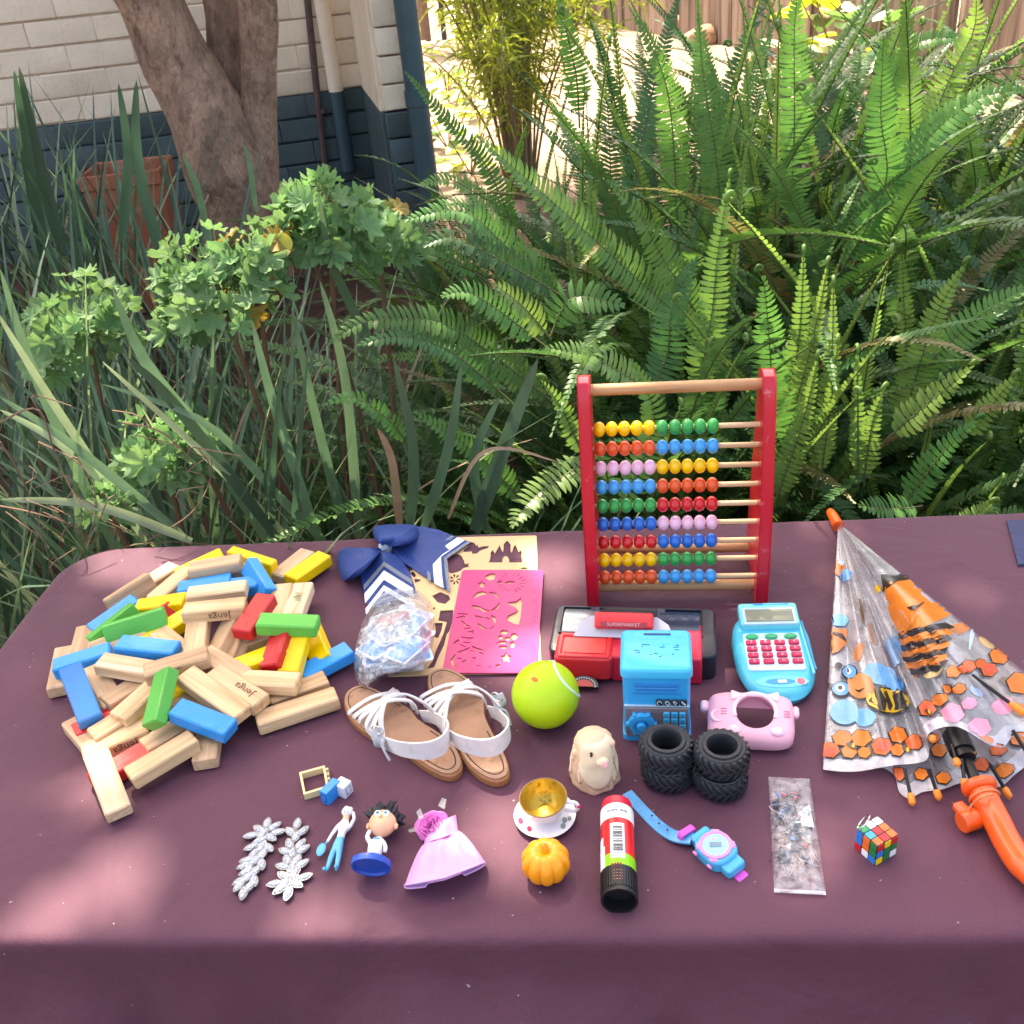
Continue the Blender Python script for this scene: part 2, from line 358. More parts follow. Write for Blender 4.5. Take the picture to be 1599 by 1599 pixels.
core = MB(); core.box(-3.0, .098, 1.6 + ZB / 2, 6.2, .23, 3.2 - ZB, 0, 0); core.box(-3.0, .098, ZB / 2 + .0, 6.2, .23, ZB - .0005, 0, 1)
mw = core.obj('wall', [mort_c, mort_t], house, sm=False)
brick_face(house, -2.6, RIGHT - .002, .2, 1.85, 0.0)
# corner nib that stands proud of the wall on the right
HI = house.matrix_world.inverted()
c0 = HI @ P(568, 133, ZB); c1 = HI @ P(601, 176, ZB); c2 = HI @ P(642, 170, ZB)
nib_d = -c1.y; nw = max(.12, c2.x - c1.x)
core2 = MB(); core2.box(c1.x + nw / 2 + .0, -nib_d / 2 + .03, ZB + .75, nw - .02, nib_d, 1.5, 0, 0); core2.box(c1.x + nw / 2, -nib_d / 2 + .03, ZB / 2, nw - .02, nib_d, ZB - .0005, 0, 1)
core2.obj('corner_wall', [mort_c, mort_t], house, sm=False)
k = math.floor((.2 - zb0) / CH)
while zb0 + k * CH < 1.85:
    z = zb0 + (k + .5) * CH; mtl = cream if zb0 + k * CH >= ZB - .01 else teal
    link('brick', brick(nw, mtl, k % 4), house, tr(c1.x + nw / 2, -nib_d + .02, z))
    k += 1
pl = MB(); pl.box(c1.x - .002, -nib_d / 2 + .03, ZB + .75, .024, nib_d + .02, 1.5, .004, 0); pl.box(c1.x - .002, -nib_d / 2 + .03, ZB / 2, .024, nib_d + .02, ZB - .001, .004, 1)
pl.obj('plaster_return', [cream, teal], house)
ev = MB(); ev.box(-2.4, -.05, 3.05, 6, .5, .06, .01); ev.obj('eaves', mat('eaves_white', lin((215, 205, 190)), .7), house)
# pipes
def wall_pt(px, py, off):
    """point where the pixel's ray meets the plane of the main wall, moved off it by off"""
    d = ray(px, py); o = Vector((0, 0, CAMH)); n = wnor; q = Vector((WA.x, WA.y, 0)) + n * off
    return o + d * ((q - o).dot(n) / d.dot(n))
tealpipe = mat('teal_pipe_paint', lin((58, 82, 90)), .45, var=.12, vs=14, dirt=lin((80, 84, 80)), ds=20, damt=.2)
def pipe(name, label, pxa, pxb, off, r_, mats, ext=.0, collars=(), hollow=False):
    b_ = wall_pt(*pxb, off); a = wall_pt(*pxa, off); top = Vector((b_.x + (a.x - b_.x) * .3, b_.y, 2.6))
    t = thing(name, label, 'pipe', tr(b_)); p = MB()
    def at(z): return (lerp(0, top.x - b_.x, z / (top.z - b_.z)), 0, z)
    zz = [0, max(.05, ZB - b_.z), top.z - b_.z]
    if hollow: p.lathe([(r_ * .8, .12), (r_ * .8, 0), (r_, 0)], 18, 1, cap1=False, cap0=True)
    for i in range(2): p.tube([at(zz[i]), at(zz[i + 1])], r_, 18, 1 - i if len(mats) > 1 else 0, caps=not (hollow and i == 0))
    p.obj('pipe', mats, t)
    for zc in collars:
        c = MB(); c.lathe([(r_ * .9, 0), (r_ * 1.12, .002), (r_ * 1.12, .05), (r_ * .9, .052)], 18, 0); c.obj('collar', mats[-1], t, M=tr(at(zc)))
    return t
nibv = nib_d + .02
pipe('downpipe', 'dark teal round downpipe at the corner of the house', (618, 2), (672, 318), nibv + .045, .036, [tealpipe], collars=(.32, .9))
pipe('waste_pipe', 'pipe painted cream above and teal below, open at its lower end', (497, 5), (545, 266), .05, .028, [cream, tealpipe], hollow=True)
st = thing('conduit_rod', 'thin brown rod leaning on the wall beside the trunk', 'rod', tr(wall_pt(510, 290, .04)))
rp = HI; a = wall_pt(480, 0, .03) - wall_pt(510, 290, .04); m_ = MB(); m_.tube([(0, 0, -.05), a * .5, a * 1.6], .013, 8); m_.obj('shaft', mat('rusty_rod', lin((92, 72, 66)), .7, var=.25, vs=30), st)
m_ = MB(); m_.box(0, 0, 0, .05, .02, .02, .003); m_.obj('bracket', mat('rusty_rod', (0, 0, 0)), st, M=tr(a * .42))
gb = thing('drain_box', 'small green plastic drain box at the foot of the corner wall', 'box', tr(P(595, 332, gz(-.3, 3.7) + .02)) @ rz(wang))
m_ = MB(); m_.box(0, 0, .06, .09, .09, .12, .008); m_.obj('body', plastic('drain_green', (24, 78, 66), .5), gb)
m_ = MB(); m_.box(0, 0, .125, .10, .10, .014, .004); m_.obj('lid', plastic('drain_green_lid', (34, 96, 80), .5), gb)
# ---- terracotta planter standing against the wall behind the strap leaves
tp_ = P(208, 335, .32); tp_ = PY(208, 300, 3.55)
tc_m = mat('terracotta', lin((176, 104, 76)), .85, var=.15, vs=12, bump=.3, bs=60, dirt=lin((200, 160, 135)), ds=9, damt=.25)
tp_t = thing('terracotta_planter', 'square terracotta planter behind the dark strap leaves at the wall', 'planter', tr(tp_.x, 3.55, gz(tp_.x, 3.55)) @ rz(wang - .12) @ sc(.85, .85, .96))
pz = PY(208, 248, 3.55).z - gz(tp_.x, 3.55)
m_ = MB(); m_.add([(-.11, -.1, 0), (.11, -.1, 0), (.11, .1, 0), (-.11, .1, 0), (-.15, -.13, pz - .04), (.15, -.13, pz - .04), (.15, .13, pz - .04), (-.15, .13, pz - .04)], [(0, 3, 2, 1), (0, 1, 5, 4), (1, 2, 6, 5), (2, 3, 7, 6), (3, 0, 4, 7)])
m_.obj('body', tc_m, tp_t, sm=False)
m_ = MB()
for sx_, sy_, wx, wy in ((0, -.128, .306, .016), (0, .128, .306, .016), (-.146, 0, .014, .24), (.146, 0, .014, .24)): m_.box(sx_, sy_, pz - .025, wx, wy, .05, .004)
m_.obj('rim', tc_m, tp_t)
m_ = MB(); m_.box(0, 0, pz - .05, .27, .23, .02); m_.obj('soil', mat('pot_soil', (.05, .03, .02), .95), tp_t)
# ---- far timber fence on the right, rough vertical planks
fa, fb = P(985, 38, .42), P(1640, 150, .36)
fdir = (fb - fa); flen = fdir.length; fdir.normalize(); fang = math.atan2(fdir.y, fdir.x)
fence = thing('timber_fence', 'weathered grey brown fence of upright timber planks beyond the fern', 'fence', tr(fa) @ rz(fang))
pw = woodmat('fence_wood', lin((150, 130, 114)), lin((96, 80, 68)), 6, .9, .25, axis=2)
rf = random.Random(9); x = -3.0; pm = []
for i in range(5):
    b = MB(); w = .17; h0 = 1.75 + rf.uniform(-.1, .1)
    b.box(0, 0, h0 / 2, w, .035, h0, .006); b.v = [(vx + rf.uniform(-.008, .008), vy + rf.uniform(-.006, .006), vz) for vx, vy, vz in b.v]; pm.append(b.mesh('plank', pw))
while x < flen + 2.2:
    link('plank', rf.choice(pm), fence, tr(x, rf.uniform(-.02, .02), -.08) @ ry(rf.uniform(-.025, .025)) @ sc(rf.uniform(.8, 1.05), 1, 1)); x += rf.uniform(.15, .18)
b = MB(); b.box(flen / 2, .05, .4, flen + 5, .04, .09); b.obj('rail', pw, fence); b = MB(); b.box(flen / 2, .05, 1.35, flen + 5, .04, .09); b.obj('rail', pw, fence)
# ---- far palisade at the back left of the yard
pa = P(655, 48, .42); pb = P(760, 40, .42)
pal = thing('palisade_fence', 'dark metal palisade far behind the aloe', 'fence', tr(pa) @ rz(math.atan2((pb - pa).y, (pb - pa).x)))
pmm = mat('palisade_metal', (.03, .035, .035), .5)
b = MB(); b.box(0, 0, .8, .05, .03, 1.7, .005); ps = b.mesh('pale', pmm); LL = (pb - pa).length
for i in range(24): link('pale', ps, pal, tr(-1.2 + i * .16, 0, -.05))
b = MB(); b.box(.6, .02, .35, 4.2, .03, .05); b.obj('rail', pmm, pal); b = MB(); b.box(.6, .02, 1.3, 4.2, .03, .05); b.obj('rail', pmm, pal)
# ---- rocks lying on the sandy yard
rk = mat('sandstone', lin((178, 140, 112)), .9, var=.2, vs=8, bump=.5, bs=25)
for i, (px, py, s_, lb) in enumerate([(1045, 42, .15, 'tan rock lying at the fence foot, left one of the pair'), (1098, 62, .16, 'broad tan rock at the fence foot, right one of the pair'), (1185, 90, .11, 'small tan rock on the sand in front of the timber fence')]):
    q = P(px, py, .40); b = MB(); b.ball(0, 0, 0, s_, s_ * .7, s_ * .5, 18)
    b.v = [tuple(Vector(p) * (1 + .35 * mnoise.noise(Vector(p) * 9 + Vector((i * 5, 0, 0))))) for p in b.v]
    tag(b.obj('rock', rk, M=tr(q.x, q.y, gz(q.x, q.y) + s_ * .3)), lb, 'rock', 'rocks at the fence foot')
# ================================================================ vegetation
def leafmat(key, col, **k):
    a = dict(rough=.42, var=.15, vs=30, rnd=.25, hue=.012, transl=.3); a.update(k); return mat(key, col, **a)
bark = mat('bark', lin((150, 118, 98)), .9, var=.4, vs=18, bump=1.0, bs=60, bd=.02, dirt=lin((92, 68, 56)), ds=26, damt=.5, stretch=(1, 1, .45))
# ---- tree: trunk forking into leaning stems, crown overhead (out of the frame)
TY = 3.15
base = PY(372, 345, TY); base.z = gz(base.x, TY)
tree = thing('tree', 'grey brown tree trunk forking low into leaning stems before the house', 'tree', tr(base))
def tpt(px, py, dy=0): return PY(px, py, TY + dy) - base
tk = MB()
def limb(mb, pts, rad, n=20, seed=0, amp=.05):
    s0 = len(mb.v); mb.tube(pts, rad, n)
    # gentle lumps and flutes
    cen = [Vector(p) for p in pts]
    for q in range(s0, len(mb.v)):
        i = min((q - s0) // n, len(cen) - 1); p = Vector(mb.v[q]); d = p - cen[i]
        mb.v[q] = tuple(cen[i] + d * (1 + amp * 2 * mnoise.noise(Vector((d.x * 8 + seed, d.y * 8, p.z * 2.2))) + amp * mnoise.noise(p * 14)))
def curve(pts, n):
    """smooth interpolation through control points"""
    pts = [Vector(p) for p in pts]; out = []
    for i in range(n):
        t = i / (n - 1) * (len(pts) - 1); k = min(int(t), len(pts) - 2); f = t - k
        p0 = pts[max(k - 1, 0)]; p1 = pts[k]; p2 = pts[k + 1]; p3 = pts[min(k + 2, len(pts) - 1)]
        out.append(.5 * ((2 * p1) + (p2 - p0) * f + (2 * p0 - 5 * p1 + 4 * p2 - p3) * f * f + (3 * p1 - p0 - 3 * p2 + p3) * f ** 3))
    return out
def rads(rs, n): return [q.x for q in curve([(r_, 0, 0) for r_ in rs], n)]
pxm = TY * .935 / FPX
cl = [tpt(380, 420), tpt(378, 340), tpt(357, 262), tpt(320, 175), tpt(270, 88), tpt(234, 0), tpt(234, 0) * 2 - tpt(270, 88), tpt(234, 0) * 4 - tpt(270, 88) * 3 + Vector((.05, .1, .1)), tpt(234, 0) + Vector((-.25, .3, 2.2))]
limb(tk, curve(cl, 44), rads([78 * pxm, 64 * pxm, 72 * pxm, 60 * pxm, 51 * pxm, 46 * pxm, .09, .075, .05], 44), 26, 1, .07)
cr = [tpt(396, 420, .02), tpt(398, 320, .02), tpt(402, 220, .02), tpt(404, 120, .03), tpt(400, 0, .03), tpt(400, 0, .03) + Vector((.03, 0, .35)), tpt(400, 0, .03) + Vector((.3, -.1, 1.2)), tpt(400, 0, .03) + Vector((1.0, -.3, 2.3))]
limb(tk, curve(cr, 40), rads([46 * pxm, 40 * pxm, 31 * pxm, 27 * pxm, 30 * pxm, .055, .05, .035], 40), 22, 5, .05)
cb = [tpt(385, 250, .08), tpt(368, 170, .10), tpt(352, 90, .12), tpt(345, -10, .14), tpt(345, -10, .14) + Vector((-.02, .02, .4)), tpt(345, -10, .14) + Vector((0, -.1, 1.2)), tpt(345, -10, .14) + Vector((.1, -.7, 2.2))]
limb(tk, curve(cb, 30), rads([22 * pxm, 24 * pxm, 27 * pxm, 28 * pxm, .055, .05, .035], 30), 18, 9, .05)
tk.obj('trunk', bark, tree, angle=70)
# crown: leaf clumps on twigs, spread between the sun and the table; gaps let patches of sun through
rc = random.Random(21)
holes = []                                # (point on the table, radius of the gap)
def hole(px, py, r_, z=T): holes.append((P(px, py, z), r_))
for h_ in ((205, 880, .075), (240, 868, .06), (262, 895, .05), (110, 1425, .07), (185, 1395, .06), (60, 1445, .045), (455, 1430, .05), (575, 1430, .055), (560, 1395, .03), (868, 880, .07), (845, 960, .055), (775, 1330, .055), (770, 1260, .06), (1345, 1290, .045), (1395, 1300, .04),
           (760, 855, .06), (1020, 1035, .035), (1045, 1025, .04), (520, 1455, .03), (900, 1290, .035), (1330, 830, .03), (1200, 980, .06), (1180, 1040, .04), (860, 1060, .06), (130, 1240, .05), (640, 980, .05), (670, 1330, .03), (1240, 1350, .04)): hole(*h_)
for px, py, y, r_ in ((90, 640, 1.45, .17), (60, 820, 1.4, .12), (330, 420, 1.7, .16), (540, 320, 1.8, .16), (150, 470, 1.75, .15), (200, 600, 1.5, .12), (30, 520, 1.5, .14), (480, 600, 1.5, .10), (330, 640, 1.5, .10), (60, 330, 2.6, .2), (400, 560, 1.6, .1), (430, 720, 1.45, .07), (1240, 450, 1.48, .13), (1450, 560, 1.5, .12), (740, 400, 1.65, .14), (620, 510, 1.5, .10), (880, 545, 1.42, .10), (820, 790, 1.3, .07), (1500, 690, 1.36, .09), (1340, 560, 1.4, .08), (860, 290, 1.7, .13), (1100, 420, 1.7, .12), (1050, 250, 2.0, .16), (1300, 200, 2.1, .16), (1500, 300, 1.9, .15), (950, 420, 1.65, .10), (250, 690, 1.5, .07)): holes.append((PY(px, py, y), r_))
crown = MB(); cen = Vector((-.7, 3.65, 5.2)) - base
cl_pts = []
for i in range(900):
    while True:
        q = Vector((rc.uniform(-1, 1), rc.uniform(-1, 1), rc.uniform(-1, 1)))
        if q.length < 1: break
    q = Vector((q.x * 2.5, q.y * 1.9, q.z * .7)); cl_pts.append(cen + q)
lm = 0
for c in cl_pts:
    for k in range(24):
        p = c + Vector((rc.gauss(0, .13), rc.gauss(0, .13), rc.gauss(0, .09))); w = p + base
        ok = True
        for hp, hr in holes:
            d = w - hp; t_ = d.dot(sun_dir)
            if (d - sun_dir * t_).length < hr * .86: ok = False; break
        if not ok: continue
        s_ = rc.uniform(.05, .085); M = tr(p) @ Euler((rc.uniform(-.9, .9), rc.uniform(-.9, .9), rc.uniform(0, 6.28))).to_matrix().to_4x4()
        crown.add([(-s_, 0, 0), (0, -s_ * .45, .008), (s_, 0, 0), (0, s_ * .45, .008)], [(0, 1, 2, 3)], 0, M)
crown.obj('crown', leafmat('tree_leaf', (.06, .11, .03), transl=.35), tree, sm=False)
# ---- sword ferns
f_dark = leafmat('fern_dark', (.058, .145, .045), transl=.3, rough=.42, spec=.3); f_mid = leafmat('fern_mid', (.088, .21, .052), transl=.35, rough=.42, spec=.3); f_young = leafmat('fern_young', (.165, .29, .07), transl=.4, rnd=.15)
f_brown = leafmat('fern_browning', (.17, .17, .06), transl=.3, dirt=(.25, .13, .05), ds=25, damt=.45)
f_stem = mat('fern_stem', (.10, .11, .035), .6); f_dead = leafmat('fern_dead', (.35, .2, .06), transl=.3)
def frond_mesh(pts, half, n, mtl, hint=None, young=False, seed=0, fold=.25, stem_r=.0022):
    """pts: rachis curve base->tip; pinnae in pairs on both sides"""
    r_ = random.Random(seed); b = MB(); pts = [Vector(p) for p in pts]; N = len(pts)
    seg = [0.0]
    for i in range(1, N): seg.append(seg[-1] + (pts[i] - pts[i - 1]).length)
    Ltot = seg[-1]
    def at(s):
        d = s * Ltot; k = 0
        while k < N - 2 and seg[k + 1] < d: k += 1
        f = (d - seg[k]) / max(1e-9, seg[k + 1] - seg[k]); p = pts[k].lerp(pts[k + 1], f); t = (pts[min(k + 2, N - 1)] - pts[max(k - 1, 0)]).normalized(); return p, t
    b.tube([at(i / 15)[0] for i in range(16)], [stem_r * (1 - .75 * i / 15) for i in range(16)], 4, 1, caps=False)
    st = .13
    for i in range(n):
        s = st + (1 - st) * (i + .5) / n; p, t = at(s)
        hn = hint if hint is not None else Vector((0, 0, 1))
        side = t.cross(hn); side = side.normalized() if side.length > 1e-4 else t.orthogonal().normalized()
        nor = side.cross(t).normalized()
        u = (s - st) / (1 - st); prof = min(1, (u * 5 + .35)) * (1 - u ** 3.2) ** .8
        ln = half * max(.09, prof) * r_.uniform(.9, 1.06); w = Ltot * (1 - st) / n * .54
        ang = lerp(.12, .55, u ** 2)
        if young: ln *= (1 - .35 * u)
        for sg in (-1, 1):
            if r_.random() < .015: continue
            a = ang + r_.uniform(-.08, .08); d = side * sg * math.cos(a) + t * math.sin(a); q = p + nor * .0006
            fo = fold + r_.uniform(-.12, .12) + (.35 * u if young else 0); d = (d * math.cos(fo) + nor * math.sin(fo)).normalized(); tw = t * math.cos(.25) + nor * .25 * sg * r_.uniform(-.3, 1)
            dr = nor * (-.10 * ln)
            vs = [q - tw * w * .55, q + tw * w * .75, q + d * ln * .4 - tw * w * .85 + nor * .04 * ln, q + d * ln * .4 + tw * w * .9 + nor * .04 * ln, q + d * ln * .8 - tw * w * .6 + dr * .4, q + d * ln * .8 + tw * w * .6 + dr * .4, q + d * ln + t * w * .3 + dr]
            b.add(vs, [(0, 2, 3, 1), (2, 4, 5, 3), (4, 6, 5)] if sg > 0 else [(1, 3, 2, 0), (3, 5, 4, 2), (5, 6, 4)], 0)
    if young:   # rolled tip
        p, t = at(1.0); hn = hint if hint is not None else Vector((0, 0, 1)); side = t.cross(hn).normalized(); nor = side.cross(t).normalized()
        cp = []
        for k in range(14): a = k * .55; rr = .008 * (1 - k / 18); cp.append(p + t * (rr * math.sin(a) + .004) + nor * (.008 - rr * math.cos(a)))
        b.tube(cp, [.0035 - .0001 * k for k in range(14)], 5, 0)
    return b.mesh('frond', [mtl, f_stem], angle=0)
def arc(L_, a0, a1, pw, n=18, wob=0, seed=0):
    r_ = random.Random(seed); p = Vector((0, 0, 0)); out = [p.copy()]; lat = r_.uniform(-1, 1) * wob
    for i in range(n):
        s = (i + .5) / n; a = a0 + (a1 - a0) * s ** pw; p = p + Vector((math.sin(a), lat * s, math.cos(a))).normalized() * (L_ / n); out.append(p.copy())
    return out
def ends(pts): return [pts[i].copy() for i in (6, 9, 12, 15, 18)]
variants = []
for k in range(34):
    r_ = random.Random(100 + k); a0 = r_.uniform(.05, .35); a1 = a0 + r_.uniform(.45, 2.3); L_ = 1.0
    pts = arc(L_, a0, a1, r_.uniform(.8, 2.4), wob=.75, seed=k); kind = ['d', 'd', 'm', 'd', 'm'][k % 5]
    variants.append((frond_mesh(pts, r_.uniform(.026, .037), 100, {'d': f_dark, 'm': f_mid}[kind] if k not in (7, 15, 27) else f_brown, hint=Vector((-.6, 0, .8)), seed=k, fold=r_.uniform(.0, .4), stem_r=.003), ends(pts)))
yvariants = []
for k in range(6):
    r_ = random.Random(300 + k); a0 = r_.uniform(.0, .2); a1 = a0 + r_.uniform(.1, .6)
    pts = arc(1.0, a0, a1, 1.4, wob=.2, seed=50 + k)
    yvariants.append((frond_mesh(pts, r_.uniform(.023, .03), 90, f_young, hint=Vector((-.7, 0, .7)), young=True, seed=40 + k, fold=.55, stem_r=.003), ends(pts)))
FERN_GROUP = 'sword ferns behind the table'
ferns = {}
def fern(key, x, y, label): ferns[key] = thing('sword_fern', label, 'fern', tr(x, y, gz(x, y)), FERN_GROUP)
fern('mid', .34, 1.72, 'large sword fern right behind the abacus, its fronds arching to the left')
fern('right', .78, 1.66, 'sword fern with bright young fronds right of the abacus')
fern('far', .62, 2.35, 'tall dark sword fern at the back in front of the sandy yard')
fern('edge', 1.25, 1.95, 'sword fern at the right edge of the picture behind the umbrella')
fern('left', -.02, 1.95, 'sword fern with low fronds between the geranium and the abacus')
fern('back', .15, 2.75, 'sword fern below the yellow green shrub near the downpipe')
fern('rear', 1.45, 2.75, 'tall sword fern at the top right in front of the timber fence')
fern('top', .95, 2.95, 'sword fern topmost in the picture against the sandy yard')
fern('low', -.13, 1.62, 'small low sword fern behind the blue hair bow')
fern('bed', -.36, 1.95, 'small sword fern on the bare soil below the tallest geranium')
def scatter(key, n, L0, L1, az=None, tilt=0.0, young=.08, spread=.16, seed=0):
    r_ = random.Random(seed); t = ferns[key]
    for i in range(n):
        me, a1 = r_.choice(yvariants if r_.random() < young else variants)
        a = r_.uniform(0, math.tau) if az is None else r_.gauss(az[0], az[1]); L_ = r_.uniform(L0, L1)
        rr = spread * math.sqrt(r_.random()); q = r_.uniform(0, math.tau)
        M = tr(rr * math.cos(q) + .05 * math.cos(a), rr * math.sin(q) + .05 * math.sin(a), 0) @ rz(a) @ ry(r_.uniform(-.05, .25) + tilt) @ rz(r_.uniform(-.5, .5)) @ sc(L_, L_, L_)
        W_ = [t.matrix_world @ M @ p for p in a1]
        if any(p.y < 1.20 - .105 * p.x + .05 for p in W_) or any(p.z < gz(p.x, p.y) + .02 for p in W_): continue      # would grow into the table or the soil
        if key in ('back', 'top', 'far') and any(p.x < .30 * p.y - .68 and p.z > 1.49 - p.y * .195 for p in W_): continue   # keep the gap where the shrub and yard show
        link('frond', me, t, M)
scatter('mid', 130, .75, 1.15, seed=1); scatter('mid', 12, .8, 1.0, (2.6, .5), .15, 0, seed=11)
scatter('right', 120, .7, 1.1, seed=2, young=.2)
scatter('far', 140, .9, 1.35, seed=3, tilt=-.08, young=.12, spread=.3)
scatter('edge', 130, .8, 1.25, seed=4, young=.1, spread=.3)
scatter('rear', 110, .9, 1.3, seed=31, tilt=-.08, young=.15, spread=.5); scatter('top', 90, .9, 1.2, seed=32, tilt=-.08, young=.15, spread=.45)
scatter('low', 46, .32, .62, seed=41, young=.06, spread=.2); scatter('bed', 36, .3, .6, seed=42, young=.06, spread=.22)
scatter('left', 50, .5, .85, (2.6, .8), .1, .04, seed=5); scatter('left', 12, .6, .9, seed=15)
scatter('mid', 30, .55, .9, (4.4, 1.0), .2, .1, seed=21); scatter('right', 26, .5, .85, (4.6, 1.2), .15, .25, seed=22); scatter('far', 60, 1.0, 1.4, seed=23, tilt=-.15, young=.15, spread=.45); scatter('edge', 30, .8, 1.2, (4.0, 1.0), .1, .15, seed=24); scatter('left', 22, .4, .7, (3.6, .9), .3, .05, seed=25)
scatter('back', 70, .6, 1.0, (2.2, 1.6), -.1, .15, .3, seed=26); scatter('back', 50, .6, .95, seed=6, young=.1, spread=.3)
def hero(key, pl, yb, yt, half, mtl, young=False, n=None, fold=.15, seed=0, nz=.45):
    t = ferns[key]; o = t.matrix_world.translation; K = len(pl); pts = []
    for i, (px, py) in enumerate(pl): pts.append(PY(px, py, lerp(yb, yt, i / (K - 1))) - o)
    pts = curve(pts, 22); mid = pts[11] + o; tocam = (Vector((0, 0, CAMH)) - mid).normalized()
    L_ = sum((pts[i + 1] - pts[i]).length for i in range(21)); n = n or max(14, int(L_ / .0105))
    link('frond', frond_mesh(pts, half, n, mtl, hint=(tocam * (1 - nz) + Vector((0, 0, nz))).normalized(), young=young, seed=seed, fold=fold), t)
Y_, Mi, Da = f_young, f_mid, f_dark
for i, (key, pl, yb, yt, half, mtl, yg) in enumerate([
    ('right', [(1190, 830), (1207, 700), (1203, 560), (1192, 430)], 1.5, 1.42, .045, Mi, False),
    ('right', [(1200, 720), (1243, 560), (1255, 392)], 1.52, 1.5, .032, Y_, True),
    ('right', [(1205, 760), (1262, 560), (1293, 410)], 1.5, 1.46, .03, Y_, True),
    ('right', [(1268, 780), (1296, 600), (1301, 440)], 1.45, 1.42, .026, Y_, True),
    ('right', [(1205, 800), (1250, 670), (1278, 555)], 1.4, 1.35, .03, Y_, True),
    ('right', [(1280, 760), (1300, 610), (1308, 530)], 1.42, 1.4, .02, Y_, True),
    ('right', [(1340, 760), (1339, 640), (1338, 545)], 1.4, 1.37, .018, Y_, True),
    ('right', [(1348, 760), (1362, 660), (1383, 605)], 1.4, 1.37, .026, Y_, True),
    ('right', [(1420, 640), (1412, 480), (1407, 375)], 1.7, 1.65, .026, Y_, True),
    ('right', [(1400, 700), (1455, 510), (1510, 410)], 1.6, 1.55, .045, Y_, True),
    ('right', [(1380, 690), (1450, 630), (1522, 570)], 1.45, 1.4, .038, Y_, True),
    ('edge', [(1400, 620), (1510, 510), (1605, 445)], 1.6, 1.55, .042, Mi, False),
    ('right', [(1405, 800), (1470, 710), (1530, 655)], 1.36, 1.32, .036, Mi, True),
    ('edge', [(1500, 690), (1555, 625), (1588, 585)], 1.45, 1.42, .03, Y_, True),
    ('edge', [(1490, 830), (1530, 800), (1553, 785)], 1.3, 1.28, .024, Y_, True),
    ('right', [(1440, 790), (1400, 795), (1340, 790)], 1.32, 1.28, .032, Mi, False),
    ('mid', [(1137, 560), (1000, 440), (880, 330), (744, 212)], 1.75, 1.6, .048, Mi, False),
    ('mid', [(1150, 590), (1037, 406), (1000, 340), (947, 281)], 1.65, 1.55, .04, Mi, False),
    ('mid', [(900, 480), (806, 400), (725, 331), (631, 345)], 1.8, 1.65, .045, Mi, False),
    ('left', [(890, 650), (763, 549), (688, 504), (575, 502), (511, 540)], 1.6, 1.45, .040, Mi, False),
    ('left', [(800, 630), (710, 553), (631, 526), (556, 540)], 1.55, 1.45, .032, Da, False),
    ('mid', [(860, 530), (819, 481), (770, 442)], 1.5, 1.45, .03, Y_, False),
    ('mid', [(860, 525), (894, 466), (975, 478)], 1.5, 1.48, .04, Mi, False),
    ('mid', [(1030, 620), (932, 562), (851, 543)], 1.45, 1.4, .034, Y_, False),
    ('mid', [(940, 705), (838, 774), (798, 825)], 1.4, 1.26, .036, Y_, False),
    ('left', [(830, 800), (763, 725), (710, 684), (646, 643)], 1.42, 1.36, .028, Mi, False),
    ('left', [(640, 700), (612, 661), (556, 622), (505, 632)], 1.5, 1.42, .022, Mi, False),
    ('mid', [(915, 720), (875, 635), (843, 592)], 1.42, 1.38, .026, Y_, True),
    ('mid', [(850, 540), (744, 462), (688, 464)], 1.6, 1.52, .036, Mi, False),
    ('mid', [(890, 470), (800, 417), (710, 372), (661, 386)], 1.7, 1.6, .04, Da, False),
    ('mid', [(1000, 640), (1040, 560), (1050, 480), (1090, 400)], 1.6, 1.62, .04, Da, False),
    ('mid', [(1080, 660), (1110, 500), (1120, 400), (1140, 275)], 1.6, 1.62, .04, Y_, True),
    ('mid', [(960, 820), (1010, 700), (1020, 640), (985, 560)], 1.35, 1.32, .03, Mi, False),
    ('far', [(1230, 380), (1240, 220), (1240, 60), (1246, -20)], 2.2, 2.1, .05, Mi, False),
    ('far', [(1130, 420), (1120, 260), (1100, 130), (1090, 20)], 2.2, 2.1, .05, Da, False),
    ('far', [(1060, 400), (1050, 200), (1030, 100), (981, 8)], 2.2, 2.0, .042, Mi, False),
    ('back', [(905, 200), (900, 120), (885, 50), (872, -15)], 2.4, 2.3, .035, Mi, False),
    ('edge', [(1330, 420), (1420, 250), (1520, 160), (1605, 140)], 2.0, 1.9, .05, Mi, False),
    ('edge', [(1400, 330), (1480, 130), (1520, 50), (1524, -10)], 2.1, 2.0, .045, Y_, False),
    ('far', [(1290, 460), (1380, 300), (1375, 180), (1380, 60)], 2.0, 1.95, .048, Mi, False),
    ('far', [(1350, 300), (1400, 110), (1440, 65), (1525, 60)], 2.2, 2.1, .04, Mi, False),
    ('back', [(820, 400), (760, 260), (700, 190), (632, 112)], 2.3, 2.2, .03, Mi, False),
    ('back', [(790, 330), (740, 300), (700, 280), (652, 290)], 2.3, 2.2, .03, Y_, False),
    ('left', [(760, 440), (700, 400), (650, 380), (615, 400)], 2.0, 1.9, .03, Mi, False)]):
    hero(key, pl, yb, yt, half * .92, mtl, yg, seed=500 + i)
for k, t in ferns.items():
    cm = MB(); cm.ball(0, 0, .02, .07, .07, .07, 10); cm.v = [tuple(Vector(p) * (1 + .3 * mnoise.noise(Vector(p) * 40))) for p in cm.v]; cm.obj('rootstock', mat('fern_root', (.05, .035, .02), .9), t)
